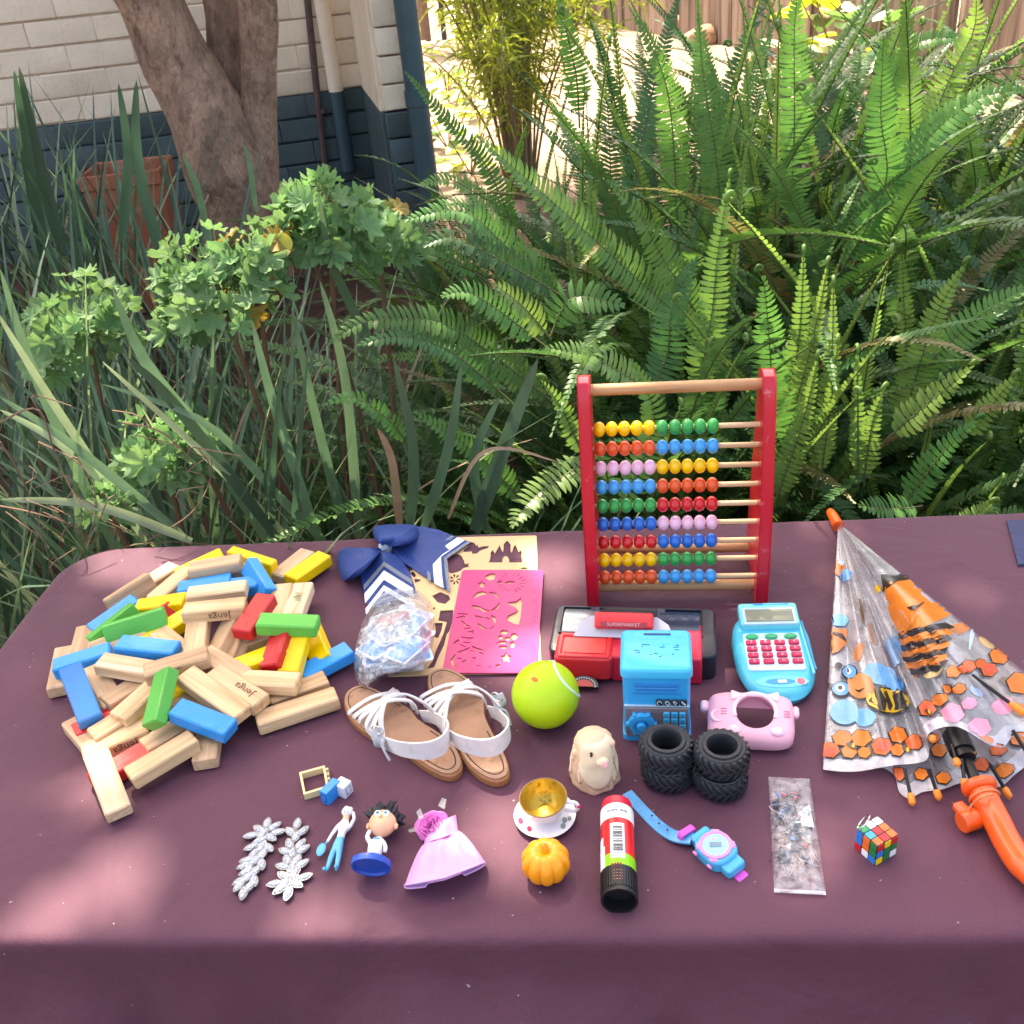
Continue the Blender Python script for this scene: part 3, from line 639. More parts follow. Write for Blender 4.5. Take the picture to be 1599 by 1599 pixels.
# ---- strap-leaf clumps
s_dark = leafmat('strap_dark', (.065, .125, .07), transl=.2, rough=.4, stretch=(1, 1, .2)); s_mid = leafmat('strap_mid', (.115, .205, .105), transl=.25, rough=.4); s_pale = leafmat('strap_pale', (.27, .35, .19), transl=.3); s_dry = leafmat('strap_dry', (.30, .22, .13), transl=.25)
def strap_mesh(pts, w, mtl, hint):
    b = MB(); n = len(pts); L, Rr, C = [], [], []
    for i, p in enumerate(pts):
        t = (pts[min(i + 1, n - 1)] - pts[max(i - 1, 0)]).normalized(); s_ = t.cross(hint); s_ = s_.normalized() if s_.length > 1e-4 else Vector((1, 0, 0)); nn = s_.cross(t)
        u = i / (n - 1); ww = w * min(1, .55 + u * 2.2) * (1 - u ** 2.5) ** .7 + .0004
        L.append(p - s_ * ww); C.append(p - nn * ww * .35); Rr.append(p + s_ * ww)
    vs = []
    for i in range(n): vs += [L[i], C[i], Rr[i]]
    b.add(vs, [(3 * i + a, 3 * i + a + 1, 3 * i + a + 4, 3 * i + a + 3) for i in range(n - 1) for a in (0, 1)])
    return b.mesh('leaf', mtl, angle=0)
svar = []
for k in range(16):
    r_ = random.Random(700 + k); a0 = r_.uniform(.0, .3); a1 = a0 + r_.choice([.1, .3, .5, .9, 1.6]) * r_.uniform(.6, 1.2)
    svar.append(strap_mesh(arc(1.0, a0, a1, 2.0, 12, .25, k), r_.uniform(.0055, .0085), [s_dark, s_mid, s_mid, s_dark, s_pale][k % 5] if k != 11 else s_dry, Vector((-.8, 0, .6))))
def strap_plant(x, y, n, L0, L1, label, seed, az=None, spread=.1, tilt=.0):
    t = thing('strap_leaf_plant', label, 'plant', tr(x, y, gz(x, y)), 'strap leaved clumps'); r_ = random.Random(seed)
    for i in range(n):
        a = r_.uniform(0, math.tau) if az is None else r_.gauss(*az); L_ = r_.uniform(L0, L1); q = r_.uniform(0, 6.28); rr = spread * math.sqrt(r_.random())
        link('leaf', r_.choice(svar), t, tr(rr * math.cos(q), rr * math.sin(q), -.02) @ rz(a) @ ry(r_.uniform(0, .3) + tilt) @ rz(r_.uniform(-1, 1)) @ sc(1.25 * L_ ** .3 * .8, 1.25 * L_ ** .3 * .8, L_) if False else tr(rr * math.cos(q), rr * math.sin(q), -.02) @ rz(a) @ ry(r_.uniform(0, .3) + tilt) @ sc(L_, L_, L_))
    return t
sp = {}
sp['a'] = strap_plant(-.62, 1.62, 81, .7, 1.1, 'strap leaf clump behind the left table corner', 1, spread=.16, tilt=.05)
sp['b'] = strap_plant(-1.02, 1.75, 94, .7, 1.1, 'strap leaf clump at the left edge of the picture', 2, spread=.2)
sp['c'] = strap_plant(-.12, 1.45, 40, .5, .8, 'upright dark strap leaf clump just behind the blue hair bow', 3, spread=.1)
sp['d'] = strap_plant(-.40, 1.85, 67, .6, .9, 'strap leaf clump under the middle geranium', 4, spread=.14)
sp['e'] = strap_plant(-1.50, 2.75, 62, .8, 1.15, 'dark strap leaf clump in front of the teal wall far left', 5, spread=.25)
sp['f'] = strap_plant(-.98, 2.65, 54, .7, 1.0, 'dark strap leaf clump before the terracotta planter', 6, spread=.2)
sp['g'] = strap_plant(-.72, 2.45, 35, .5, .85, 'strap leaf clump at the foot of the tree trunk', 7, spread=.15)
sp['h'] = strap_plant(-1.35, 2.15, 81, .6, 1.0, 'strap leaf clump at the left edge behind the pale geranium', 8, spread=.2)
sp['i'] = strap_plant(-.85, 2.05, 59, .6, .95, 'strap leaf clump between the pale and the middle geranium', 9, spread=.22)
sp['j'] = strap_plant(-.45, 2.25, 45, .45, .8, 'low strap leaf clump on the soil below the tallest geranium', 10, spread=.2)
sp['k'] = strap_plant(-1.2, 1.5, 59, .6, 1.0, 'dense strap leaf clump at the left picture edge beside the table', 11, spread=.22)
sp['l'] = strap_plant(-.30, 1.42, 32, .35, .65, 'short strap leaf clump right behind the wooden blocks', 12, spread=.12)
sp['m'] = strap_plant(-1.12, 3.0, 67, .7, 1.0, 'dark strap leaf clump left of the trunk before the planter', 13, spread=.3)
def hero_strap(key, pl, yb, yt, w, mtl):
    t = sp[key]; o = t.matrix_world.translation; K = len(pl); pts = curve([PY(px, py, lerp(yb, yt, i / (K - 1))) - o for i, (px, py) in enumerate(pl)], 14)
    tc = (Vector((0, 0, CAMH)) - (pts[7] + o)).normalized(); link('leaf', strap_mesh(pts, w, mtl, tc), t)
for a in [('a', [(470, 860), (330, 720), (160, 565)], 1.5, 1.35, .006, s_pale), ('a', [(520, 860), (440, 780), (320, 660), (160, 600)], 1.5, 1.4, .007, s_mid), ('a', [(500, 850), (430, 640), (393, 500)], 1.5, 1.5, .008, s_mid), ('a', [(545, 850), (500, 680), (455, 480)], 1.5, 1.45, .008, s_mid),
          ('a', [(420, 850), (330, 700), (230, 570), (175, 450)], 1.5, 1.42, .011, s_mid), ('a', [(440, 850), (280, 640), (200, 560)], 1.45, 1.4, .009, s_dark), ('a', [(300, 845), (150, 790), (0, 780)], 1.35, 1.3, .007, s_pale), ('b', [(290, 840), (120, 700), (0, 620)], 1.4, 1.35, .007, s_mid),
          ('b', [(230, 850), (90, 640), (-10, 480)], 1.45, 1.4, .0065, s_pale), ('b', [(180, 860), (60, 600), (0, 420)], 1.5, 1.5, .008, s_mid), ('c', [(640, 830), (645, 700), (615, 560)], 1.32, 1.3, .008, s_dark), ('c', [(625, 830), (612, 720), (590, 670)], 1.3, 1.28, .006, s_dry),
          ('c', [(660, 830), (700, 700), (720, 570)], 1.35, 1.33, .008, s_dark), ('c', [(740, 830), (790, 690), (840, 560)], 1.35, 1.35, .012, s_dark), ('c', [(760, 830), (740, 720), (780, 620)], 1.35, 1.35, .008, s_dark), ('c', [(700, 810), (740, 720), (790, 700), (872, 722)], 1.32, 1.3, .0028, s_dry),
          ('d', [(560, 840), (540, 600), (500, 440)], 1.5, 1.5, .008, s_mid), ('d', [(590, 560), (540, 460), (515, 400), (497, 300)], 1.75, 1.7, .008, s_mid), ('b', [(180, 770), (90, 690), (0, 640)], 1.42, 1.4, .0065, s_pale), ('e', [(100, 400), (60, 250), (30, 105)], 2.7, 2.7, .016, s_dark),
          ('f', [(250, 400), (215, 250), (213, 125)], 2.6, 2.6, .014, s_dark), ('f', [(190, 380), (200, 250), (185, 130)], 2.6, 2.6, .013, s_dark), ('e', [(70, 380), (40, 220), (22, 110)], 2.7, 2.65, .012, s_dark), ('g', [(330, 400), (310, 300), (285, 240)], 2.4, 2.4, .008, s_mid), ('g', [(400, 330), (390, 260), (382, 225)], 2.4, 2.4, .006, s_mid)]: hero_strap(*a)
# ---- geraniums: stems with soft lobed leaves
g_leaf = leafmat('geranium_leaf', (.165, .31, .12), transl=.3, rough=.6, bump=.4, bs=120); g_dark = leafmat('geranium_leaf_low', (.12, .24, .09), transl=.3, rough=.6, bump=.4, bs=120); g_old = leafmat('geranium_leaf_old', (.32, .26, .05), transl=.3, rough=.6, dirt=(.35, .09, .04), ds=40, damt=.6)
g_stem = mat('geranium_stem', (.16, .085, .045), .7, var=.2); g_pet = mat('geranium_petiole', (.14, .2, .07), .6)
def lobed_leaf(seed, mtl):
    r_ = random.Random(seed); b = MB(); n = 56; vs = [(0, 0, 0)]; cup = r_.uniform(.2, .9)
    rings = (.38, .72, 1.0)
    for q in rings:
        for i in range(n):
            a = math.pi * 2 * i / n; th = a - math.pi; lob = abs(math.cos(th * 3.5)) ** .7; f = .68 + .34 * lob + .05 * math.cos(th * 21 + seed)
            if abs(th) > 2.75: f *= .35
            rad = .5 * lerp(.85, f, q) * q; z = cup * rad * rad * 1.6 + .07 * math.sin(th * 7 + seed) * q * q - .03 * abs(math.cos(th * 3.5)) * q
            vs.append((rad * math.cos(th), rad * math.sin(th), z))
    fs = [(0, 1 + i, 1 + (i + 1) % n) for i in range(n)]
    for k in range(len(rings) - 1):
        o = 1 + k * n; fs += [(o + i, o + n + i, o + n + (i + 1) % n, o + (i + 1) % n) for i in range(n)]
    b.add(vs, fs); return b.mesh('leaf', mtl, angle=0)
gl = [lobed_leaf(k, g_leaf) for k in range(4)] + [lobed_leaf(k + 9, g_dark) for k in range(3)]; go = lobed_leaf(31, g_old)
def geranium(label, heads, foot, seed, old=2):
    r_ = random.Random(seed); fx, fy = foot; o = Vector((fx, fy, gz(fx, fy))); t = thing('geranium', label, 'geranium', tr(o), 'geraniums in the flower bed'); st = MB(); pe = MB()
    for (px, py, y, rp, nl) in heads:
        c = PY(px, py, y) - o; R0 = rp * y * 1.1 / FPX; st.tube(curve([(0, 0, -.02), c * .5 + Vector((r_.uniform(-.06, .06), .03, -.05)), c + Vector((0, 0, -R0 * .3)), c + Vector((0, 0, R0 * .4))], 14), [.006 - .0002 * i for i in range(14)], 6)
        for i in range(nl):
            ph = r_.uniform(0, math.tau); el = r_.uniform(-.6, 1.0); d = Vector((math.cos(ph) * math.cos(el), math.sin(ph) * math.cos(el) - .3, math.sin(el) * .85)).normalized(); p = c + d * R0 * r_.uniform(.55, 1.05)
            s_ = r_.uniform(.038, .072) * (1.0 if el < .6 else .7); up = (d * 1.1 + Vector((r_.gauss(0, .35), r_.gauss(-.15, .35), r_.gauss(.45, .3)))).normalized()
            M = tr(p) @ up.to_track_quat('Z', 'Y').to_matrix().to_4x4() @ rz(r_.uniform(0, 6.28)) @ sc(s_, s_, s_)
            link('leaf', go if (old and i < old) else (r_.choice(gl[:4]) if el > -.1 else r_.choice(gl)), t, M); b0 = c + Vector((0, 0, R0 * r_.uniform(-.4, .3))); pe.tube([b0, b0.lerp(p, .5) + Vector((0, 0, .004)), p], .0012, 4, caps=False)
    st.obj('stem', g_stem, t); pe.obj('petiole', g_pet, t)
geranium('geranium with a pale rounded head at the far left', [(135, 520, 1.75, 88, 60)], (-.75, 1.75), 1, 0)
geranium('geranium in the middle with a reddish old leaf', [(345, 455, 1.7, 98, 80), (395, 400, 1.72, 45, 20)], (-.50, 1.66), 2, 3)
geranium('tallest geranium below the trunk, holding a fallen yellow leaf', [(510, 345, 1.8, 75, 56), (590, 375, 1.85, 62, 36), (470, 330, 1.8, 45, 20)], (-.30, 1.62), 3, 1)
geranium('low geranium half hidden by strap leaves', [(255, 710, 1.5, 66, 44), (305, 690, 1.52, 45, 20)], (-.55, 1.55), 4, 1)
geranium('small geranium sprig at the table corner beside the dry vine', [(170, 790, 1.38, 32, 10)], (-.62, 1.42), 5, 0)
yl = MB(); n = 28; yl.add([(0, 0, 0)] + [(.5 * math.cos(a) * (1 - .12 * math.cos(a)), .36 * math.sin(a), .06 * math.sin(a) ** 2 + .05 * math.cos(a)) for a in [math.tau * i / n for i in range(n)]], [(0, 1 + i, 1 + (i + 1) % n) for i in range(n)])
q = PY(438, 382, 1.71); tag(yl.obj('fallen_leaf', leafmat('yellow_leaf', lin((196, 180, 66)), rnd=0, transl=.3), angle=0, M=tr(q) @ ((Vector((0, 0, CAMH)) - q).normalized() + Vector((0, 0, .3))).to_track_quat('Z', 'Y').to_matrix().to_4x4() @ rz(.4) @ sc(.046, .05, .05)), 'fallen round yellow leaf caught in the tallest geranium', 'leaf')
# dry vine at the left edge
dv = thing('dry_vine', 'tangle of dry brown vine stems at the left table corner', 'vine', tr(-.72, 1.35, gz(-.7, 1.35))); dm = mat('dry_vine', lin((126, 98, 78)), .85, var=.2); rv = random.Random(4); o = dv.matrix_world.translation
for pl in ([(0, 660), (60, 640), (90, 720), (130, 790), (200, 830)], [(0, 690), (40, 760), (70, 850), (90, 930)], [(60, 690), (130, 730), (150, 800), (120, 880)], [(0, 790), (50, 800), (110, 820), (150, 850)], [(230, 845), (300, 800), (330, 740), (310, 700)], [(190, 660), (260, 680), (330, 760)]):
    b = MB(); pts = curve([PY(px, py, 1.33 + rv.uniform(-.05, .06)) - o for px, py in pl], 20); b.tube(pts, [.0016 * (1 - .6 * i / 19) for i in range(20)], 5)
    for k in (6, 12, 16): b.tube(curve([pts[k], pts[k] + Vector((rv.uniform(-.03, .03), 0, rv.uniform(.01, .04))), pts[k] + Vector((rv.uniform(-.06, .06), rv.uniform(-.02, .02), rv.uniform(.0, .05)))], 6), .001, 4)
    b.obj('stem', dm, dv)
# ---- thin-leaved yellow green shrub behind the fern
sh_p = P(815, 300, .32); sy = sh_p.y
shrub = thing('feathery_shrub', 'feathery yellow green shrub standing in the sun behind the fern', 'shrub', tr(sh_p.x, sy, gz(sh_p.x, sy))); rs = random.Random(8); stm = MB(); fol = MB()
for i in range(44):
    a = rs.uniform(0, math.tau); sp_ = rs.uniform(.08, .62); H = rs.uniform(.7, 1.75) * (1 - .25 * sp_); pts = curve([(0.05 * math.cos(a), .05 * math.sin(a), 0), (sp_ * .35 * math.cos(a), sp_ * .35 * math.sin(a), H * .55), (sp_ * .8 * math.cos(a), sp_ * .8 * math.sin(a), H * .95), (sp_ * 1.1 * math.cos(a), sp_ * 1.1 * math.sin(a), H * .92)], 26)
    stm.tube(pts, [.007 * (1 - .8 * k / 25) for k in range(26)], 5, caps=False)
    for k in range(7, 26):
        for j in range(6):
            d = Vector((rs.gauss(0, 1), rs.gauss(0, 1), rs.gauss(.2, .7))).normalized(); L_ = rs.uniform(.05, .15); q = pts[k] + Vector((rs.gauss(0, .03), rs.gauss(0, .03), rs.gauss(0, .03))); s_ = d.cross(Vector((.3, .9, .2))).normalized() * .0048
            fol.add([q, q + d * L_ * .5 + s_, q + d * L_ - Vector((0, 0, L_ * .25)), q + d * L_ * .5 - s_], [(0, 1, 2, 3)], 1 if rs.random() < .35 else 0)
stm.obj('stem', mat('shrub_stem', (.2, .16, .09), .8), shrub); fol.obj('foliage', [leafmat('shrub_leaf', (.24, .33, .06), transl=.45), leafmat('shrub_leaf_dark', (.14, .2, .05), transl=.35)], shrub, sm=False)
# ---- aloe by the palisade
ap = P(665, 62, .42); aloe = thing('aloe', 'pinkish dry aloe near the palisade behind the downpipe', 'aloe', tr(ap)); ra = random.Random(2); al = leafmat('aloe_leaf', lin((150, 128, 110)), transl=.1); b = MB(); b.tube([(0, 0, 0), (0, 0, .55)], .05, 8); b.obj('stem', mat('aloe_stem', (.2, .13, .1), .9), aloe)
for i in range(26):
    link('leaf', strap_mesh(arc(rs.uniform(.3, .5), ra.uniform(.1, .9), ra.uniform(1.2, 2.4), 1.5, 10, 0, i), .022, al, Vector((-.6, 0, .8))), aloe, tr(0, 0, .52) @ rz(ra.uniform(0, 6.28)))
# ---- sunlit broad-leaved plants between the downpipe and the shrub
by = leafmat('bed_leaf_yellow', lin((150, 165, 62)), transl=.4, rnd=.3); bw = leafmat('bed_leaf_pale', lin((190, 205, 170)), transl=.3); bgn = leafmat('bed_leaf_green', (.10, .2, .06), transl=.35)
for i, (px, py, lb, w) in enumerate([(700, 150, 'sunlit yellow green leafy plant right beside the downpipe', 26), (745, 178, 'yellow leafy plant in the sun left of the feathery shrub', 24), (700, 225, 'pale leafed plant low beside the downpipe', 24), (735, 262, 'low yellow green plant on red soil right of the downpipe', 22), (1310, 95, 'sunlit yellow leafed bush at the foot of the timber fence', 40)]):
    q = P(px, py, .34 if i < 4 else .45); q.z = gz(q.x, q.y); t = thing('bedding_plant', lb, 'plant', tr(q), 'plants in the sunny bed'); r_ = random.Random(60 + i); big = 1 if i < 4 else 2.2
    for k in range(w):
        s_ = r_.uniform(.06, .12) * big; a = r_.uniform(0, 6.28); rr = r_.uniform(0, .17) * big; z = r_.uniform(.03, .2) * big
        key = ('bl', i % 3, k % 3)
        if key not in brick_meshes:
            b = MB(); n = 14; b.add([(0, 0, 0)] + [(.5 + .5 * math.cos(x_), .36 * math.sin(x_) * (1 - .2 * math.cos(x_)), -.25 * (.5 + .5 * math.cos(x_)) ** 2 + .1 * abs(math.sin(x_))) for x_ in [math.tau * j / n for j in range(n)]], [(0, 1 + j, 1 + (j + 1) % n) for j in range(n)]); brick_meshes[key] = b.mesh('leaf', [[by, by, bgn], [by, bgn, bw], [bw, bgn, by]][i % 3][k % 3], angle=0)
        link('leaf', brick_meshes[key], t, tr(rr * math.cos(a), rr * math.sin(a), z) @ rz(a) @ ry(r_.uniform(-.7, .3)) @ sc(s_, s_, s_))
    b = MB()
    for k in range(5): b.tube([(0, 0, 0), (r_.uniform(-.12, .12) * big, r_.uniform(-.12, .12) * big, .2 * big)], .004, 4)
    b.obj('stem', g_stem, t)
# ================================================================ table and cloth
TY0 = math.atan2(-.105, 1.0)
tc0 = P(120, 865); e1 = Vector((math.cos(TY0), math.sin(TY0), 0)); e2 = Vector((-math.sin(TY0), math.cos(TY0), 0))
def tl(p): return ((p - Vector((0, 0, 0))).dot(e1), (p - Vector((0, 0, 0))).dot(e2))
vb = tl(P(700, 832))[1]; vf = tl(P(800, 1468))[1]; ul = tl(P(0, 1006))[0]; ur = ul + 1.84
TM = rz(TY0)                               # table frame -> world
def cloth_outline(r_=.075, n=10, step=.008, inset=0.0):
    pts = []; cs = [(ul + r_, vf + r_, math.pi), (ur - r_, vf + r_, 1.5 * math.pi), (ur - r_, vb - r_, 0), (ul + r_, vb - r_, .5 * math.pi)]
    for k, (cx, cy, a0) in enumerate(cs):
        for i in range(n + 1):
            a = a0 + .5 * math.pi * i / n; pts.append((cx + r_ * math.cos(a), cy + r_ * math.sin(a), math.cos(a), math.sin(a)))
        nx_ = cs[(k + 1) % 4]; a = a0 + .5 * math.pi; p0 = pts[-1]; p1 = (nx_[0] + r_ * math.cos(nx_[2]), nx_[1] + r_ * math.sin(nx_[2])); d = math.hypot(p1[0] - p0[0], p1[1] - p0[1]); m_ = int(d / step)
        for i in range(1, m_): f = i / m_; pts.append((lerp(p0[0], p1[0], f), lerp(p0[1], p1[1], f), math.cos(a), math.sin(a)))
    return pts
ol = cloth_outline(); n = len(ol); cv = []; cf = []
prof = [(-.02, 0), (-.012, 0), (-.006, -.0007), (-.002, -.003), (0.0, -.0075), (.001, -.014), (.0015, -.03)] + [(.002, -.03 - .64 * k / 30) for k in range(1, 31)]
for j, (o_, dz) in enumerate(prof):
    for i, (x, y, nx_, ny_) in enumerate(ol):
        h = max(0, -dz - .03); k = smooth(h / .10); s_ = i * .008
        w = .045 * k * mnoise.noise((s_ * 2.2, h * .9, 4.0)) + .030 * k * mnoise.noise((s_ * 6.0, h * 1.4, 9.0)) + .007 * smooth(h / .1) * mnoise.noise((s_ * 15, h * 9, 2.0)) + .022 * k * mnoise.noise((s_ * 11 + h * 3.5, h * 2.6, 5.0)) + .008 * smooth(h / .03) * mnoise.noise((s_ * 22 - h * 9, h * 7, 8.0)) + .004 * smooth(h / .03) * mnoise.noise((s_ * 40 + h * 25, h * 18, 2.0)) + .003 * mnoise.noise((s_ * 9, 3.3, h * 22)) * smooth(h / .05)
        cv.append(TM @ Vector((x + nx_ * (o_ + w + .02 * k), y + ny_ * (o_ + w + .02 * k), T + dz - (.0022 * abs(mnoise.noise((s_ * 7, 1.7, 0))) + .0012 * abs(mnoise.noise((s_ * 19, 4.7, 0)))) * (1 if dz < -.0005 else 0))))
for j in range(len(prof) - 1): cf += [(j * n + i, (j + 1) * n + i, (j + 1) * n + (i + 1) % n, j * n + (i + 1) % n) for i in range(n)]
cl_ = MB(); cl_.add(cv, cf); cl_.add([cv[i] for i in range(n)], [tuple(range(n))])
def cloth_mat():
    m = bpy.data.materials.new('burgundy_cloth'); m.use_nodes = True; nt = m.node_tree; N = nt.nodes; L = nt.links; b = N['Principled BSDF']; b.inputs['Roughness'].default_value = .7; b.inputs['Sheen Weight'].default_value = .12; b.inputs['Sheen Roughness'].default_value = .4; b.inputs['Specular IOR Level'].default_value = .35
    tc = N.new('ShaderNodeTexCoord'); n1 = N.new('ShaderNodeTexNoise'); n1.inputs['Scale'].default_value = 4; n1.inputs['Detail'].default_value = 6; L.new(tc.outputs['Object'], n1.inputs['Vector'])
    n2 = N.new('ShaderNodeTexNoise'); n2.inputs['Scale'].default_value = 520; n2.inputs['Detail'].default_value = 2; L.new(tc.outputs['Object'], n2.inputs['Vector'])
    r1 = N.new('ShaderNodeValToRGB'); L.new(n1.outputs['Fac'], r1.inputs[0]); e = r1.color_ramp.elements; e[0].position = .3; e[0].color = (.092, .030, .052, 1); e[1].position = .7; e[1].color = (.110, .036, .062, 1)
    n3 = N.new('ShaderNodeTexNoise'); n3.inputs['Scale'].default_value = 190; n3.inputs['Detail'].default_value = 1; L.new(tc.outputs['Object'], n3.inputs['Vector'])
    r3 = N.new('ShaderNodeMapRange'); r3.inputs[1].default_value = .79; r3.inputs[2].default_value = .83; L.new(n3.outputs['Fac'], r3.inputs[0])
    mx = N.new('ShaderNodeMix'); mx.data_type = 'RGBA'; L.new(r3.outputs[0], mx.inputs[0]); L.new(r1.outputs[0], mx.inputs[6]); mx.inputs[7].default_value = (.35, .27, .27, 1); hs = N.new('ShaderNodeHueSaturation'); wm = N.new('ShaderNodeMapRange'); wm.inputs[1].default_value = .3; wm.inputs[2].default_value = .7; wm.inputs[3].default_value = .92; wm.inputs[4].default_value = 1.08; L.new(n2.outputs['Fac'], wm.inputs[0]); L.new(wm.outputs[0], hs.inputs['Value']); L.new(mx.outputs[2], hs.inputs['Color']); L.new(hs.outputs[0], b.inputs['Base Color'])
    # woven threads and slack wrinkles
    wv = N.new('ShaderNodeTexNoise'); wv.inputs['Scale'].default_value = 9; wv.inputs['Detail'].default_value = 3; wv.inputs['Distortion'].default_value = .8; L.new(tc.outputs['Object'], wv.inputs['Vector'])
    b1 = N.new('ShaderNodeBump'); b1.inputs['Strength'].default_value = .5; b1.inputs['Distance'].default_value = .016; L.new(wv.outputs['Fac'], b1.inputs['Height'])
    b2 = N.new('ShaderNodeBump'); b2.inputs['Strength'].default_value = .3; b2.inputs['Distance'].default_value = .0008; L.new(n2.outputs['Fac'], b2.inputs['Height']); L.new(b1.outputs[0], b2.inputs['Normal']); L.new(b2.outputs[0], b.inputs['Normal'])
    return m
tag(cl_.obj('tablecloth', cloth_mat(), angle=60), 'plain burgundy tablecloth draped over the long table', 'tablecloth')
tb = thing('folding_table', 'long table hidden under the burgundy cloth', 'table', TM); uc, vc = (ul + ur) / 2, (vf + vb) / 2
m_ = MB(); m_.box(uc, vc, T - .024, ur - ul - .03, vb - vf - .03, .036, .01); m_.obj('table_top', plastic('table_top', (205, 205, 200), .5), tb)
for sx_ in (ul + .12, ur - .12):
    for sy_ in (vf + .08, vb - .08): m_ = MB(); m_.tube([(sx_, sy_, -.02), (sx_, sy_, T - .04)], .014, 10); m_.obj('leg', mat('table_leg', (.25, .25, .26), .4, .8), tb)
# ================================================================ wooden blocks
wood_a = woodmat('block_pine', lin((226, 190, 146)), lin((188, 146, 102)), 30, .62, .12); wood_b = woodmat('block_beech', lin((214, 178, 140)), lin((180, 140, 104)), 34, .62, .12); wood_c = woodmat('block_pale', lin((232, 204, 168)), lin((200, 164, 122)), 26, .62, .1)
def paint(key, rgb): return mat(key, lin(rgb), .42, var=.10, vs=18, bump=.12, bs=90, rnd=.08, dirt=tuple(.5 * c + .5 * w for c, w in zip(lin(rgb), lin((200, 166, 128)))), ds=60, damt=.12, stretch=(.5, 1, 1))
BM = {'n': wood_a, 'm': wood_b, 'p': wood_c, 'y': paint('block_yellow', (250, 208, 14)), 'b': paint('block_blue', (24, 148, 226)), 'g': paint('block_green', (84, 180, 72)), 'r': paint('block_red', (208, 34, 40)), 'w': mat('block_blue_worn', lin((52, 132, 200)), .6, var=.25, vs=14, dirt=lin((96, 122, 176)), ds=10, damt=.55)}
burn = mat('burnt_print', lin((92, 58, 40)), .8)
bm_cache = {}
def block_mesh(c, L_, v):
    k = (c, round(L_, 3), v)
    if k not in bm_cache:
        b = MB(); b.box(0, 0, 0, L_, .025, .0155, .0016); r_ = random.Random(v)
        b.v = [(x + r_.uniform(-.0003, .0003), y + r_.uniform(-.0003, .0003), z + r_.uniform(-.0003, .0003)) for x, y, z in b.v]; bm_cache[k] = b.mesh('wooden_block', BM[c])
    return bm_cache[k]
def zp(x, y): return (70 + x / 3.198, 830 + y / 3.198)
jenga_me = {}
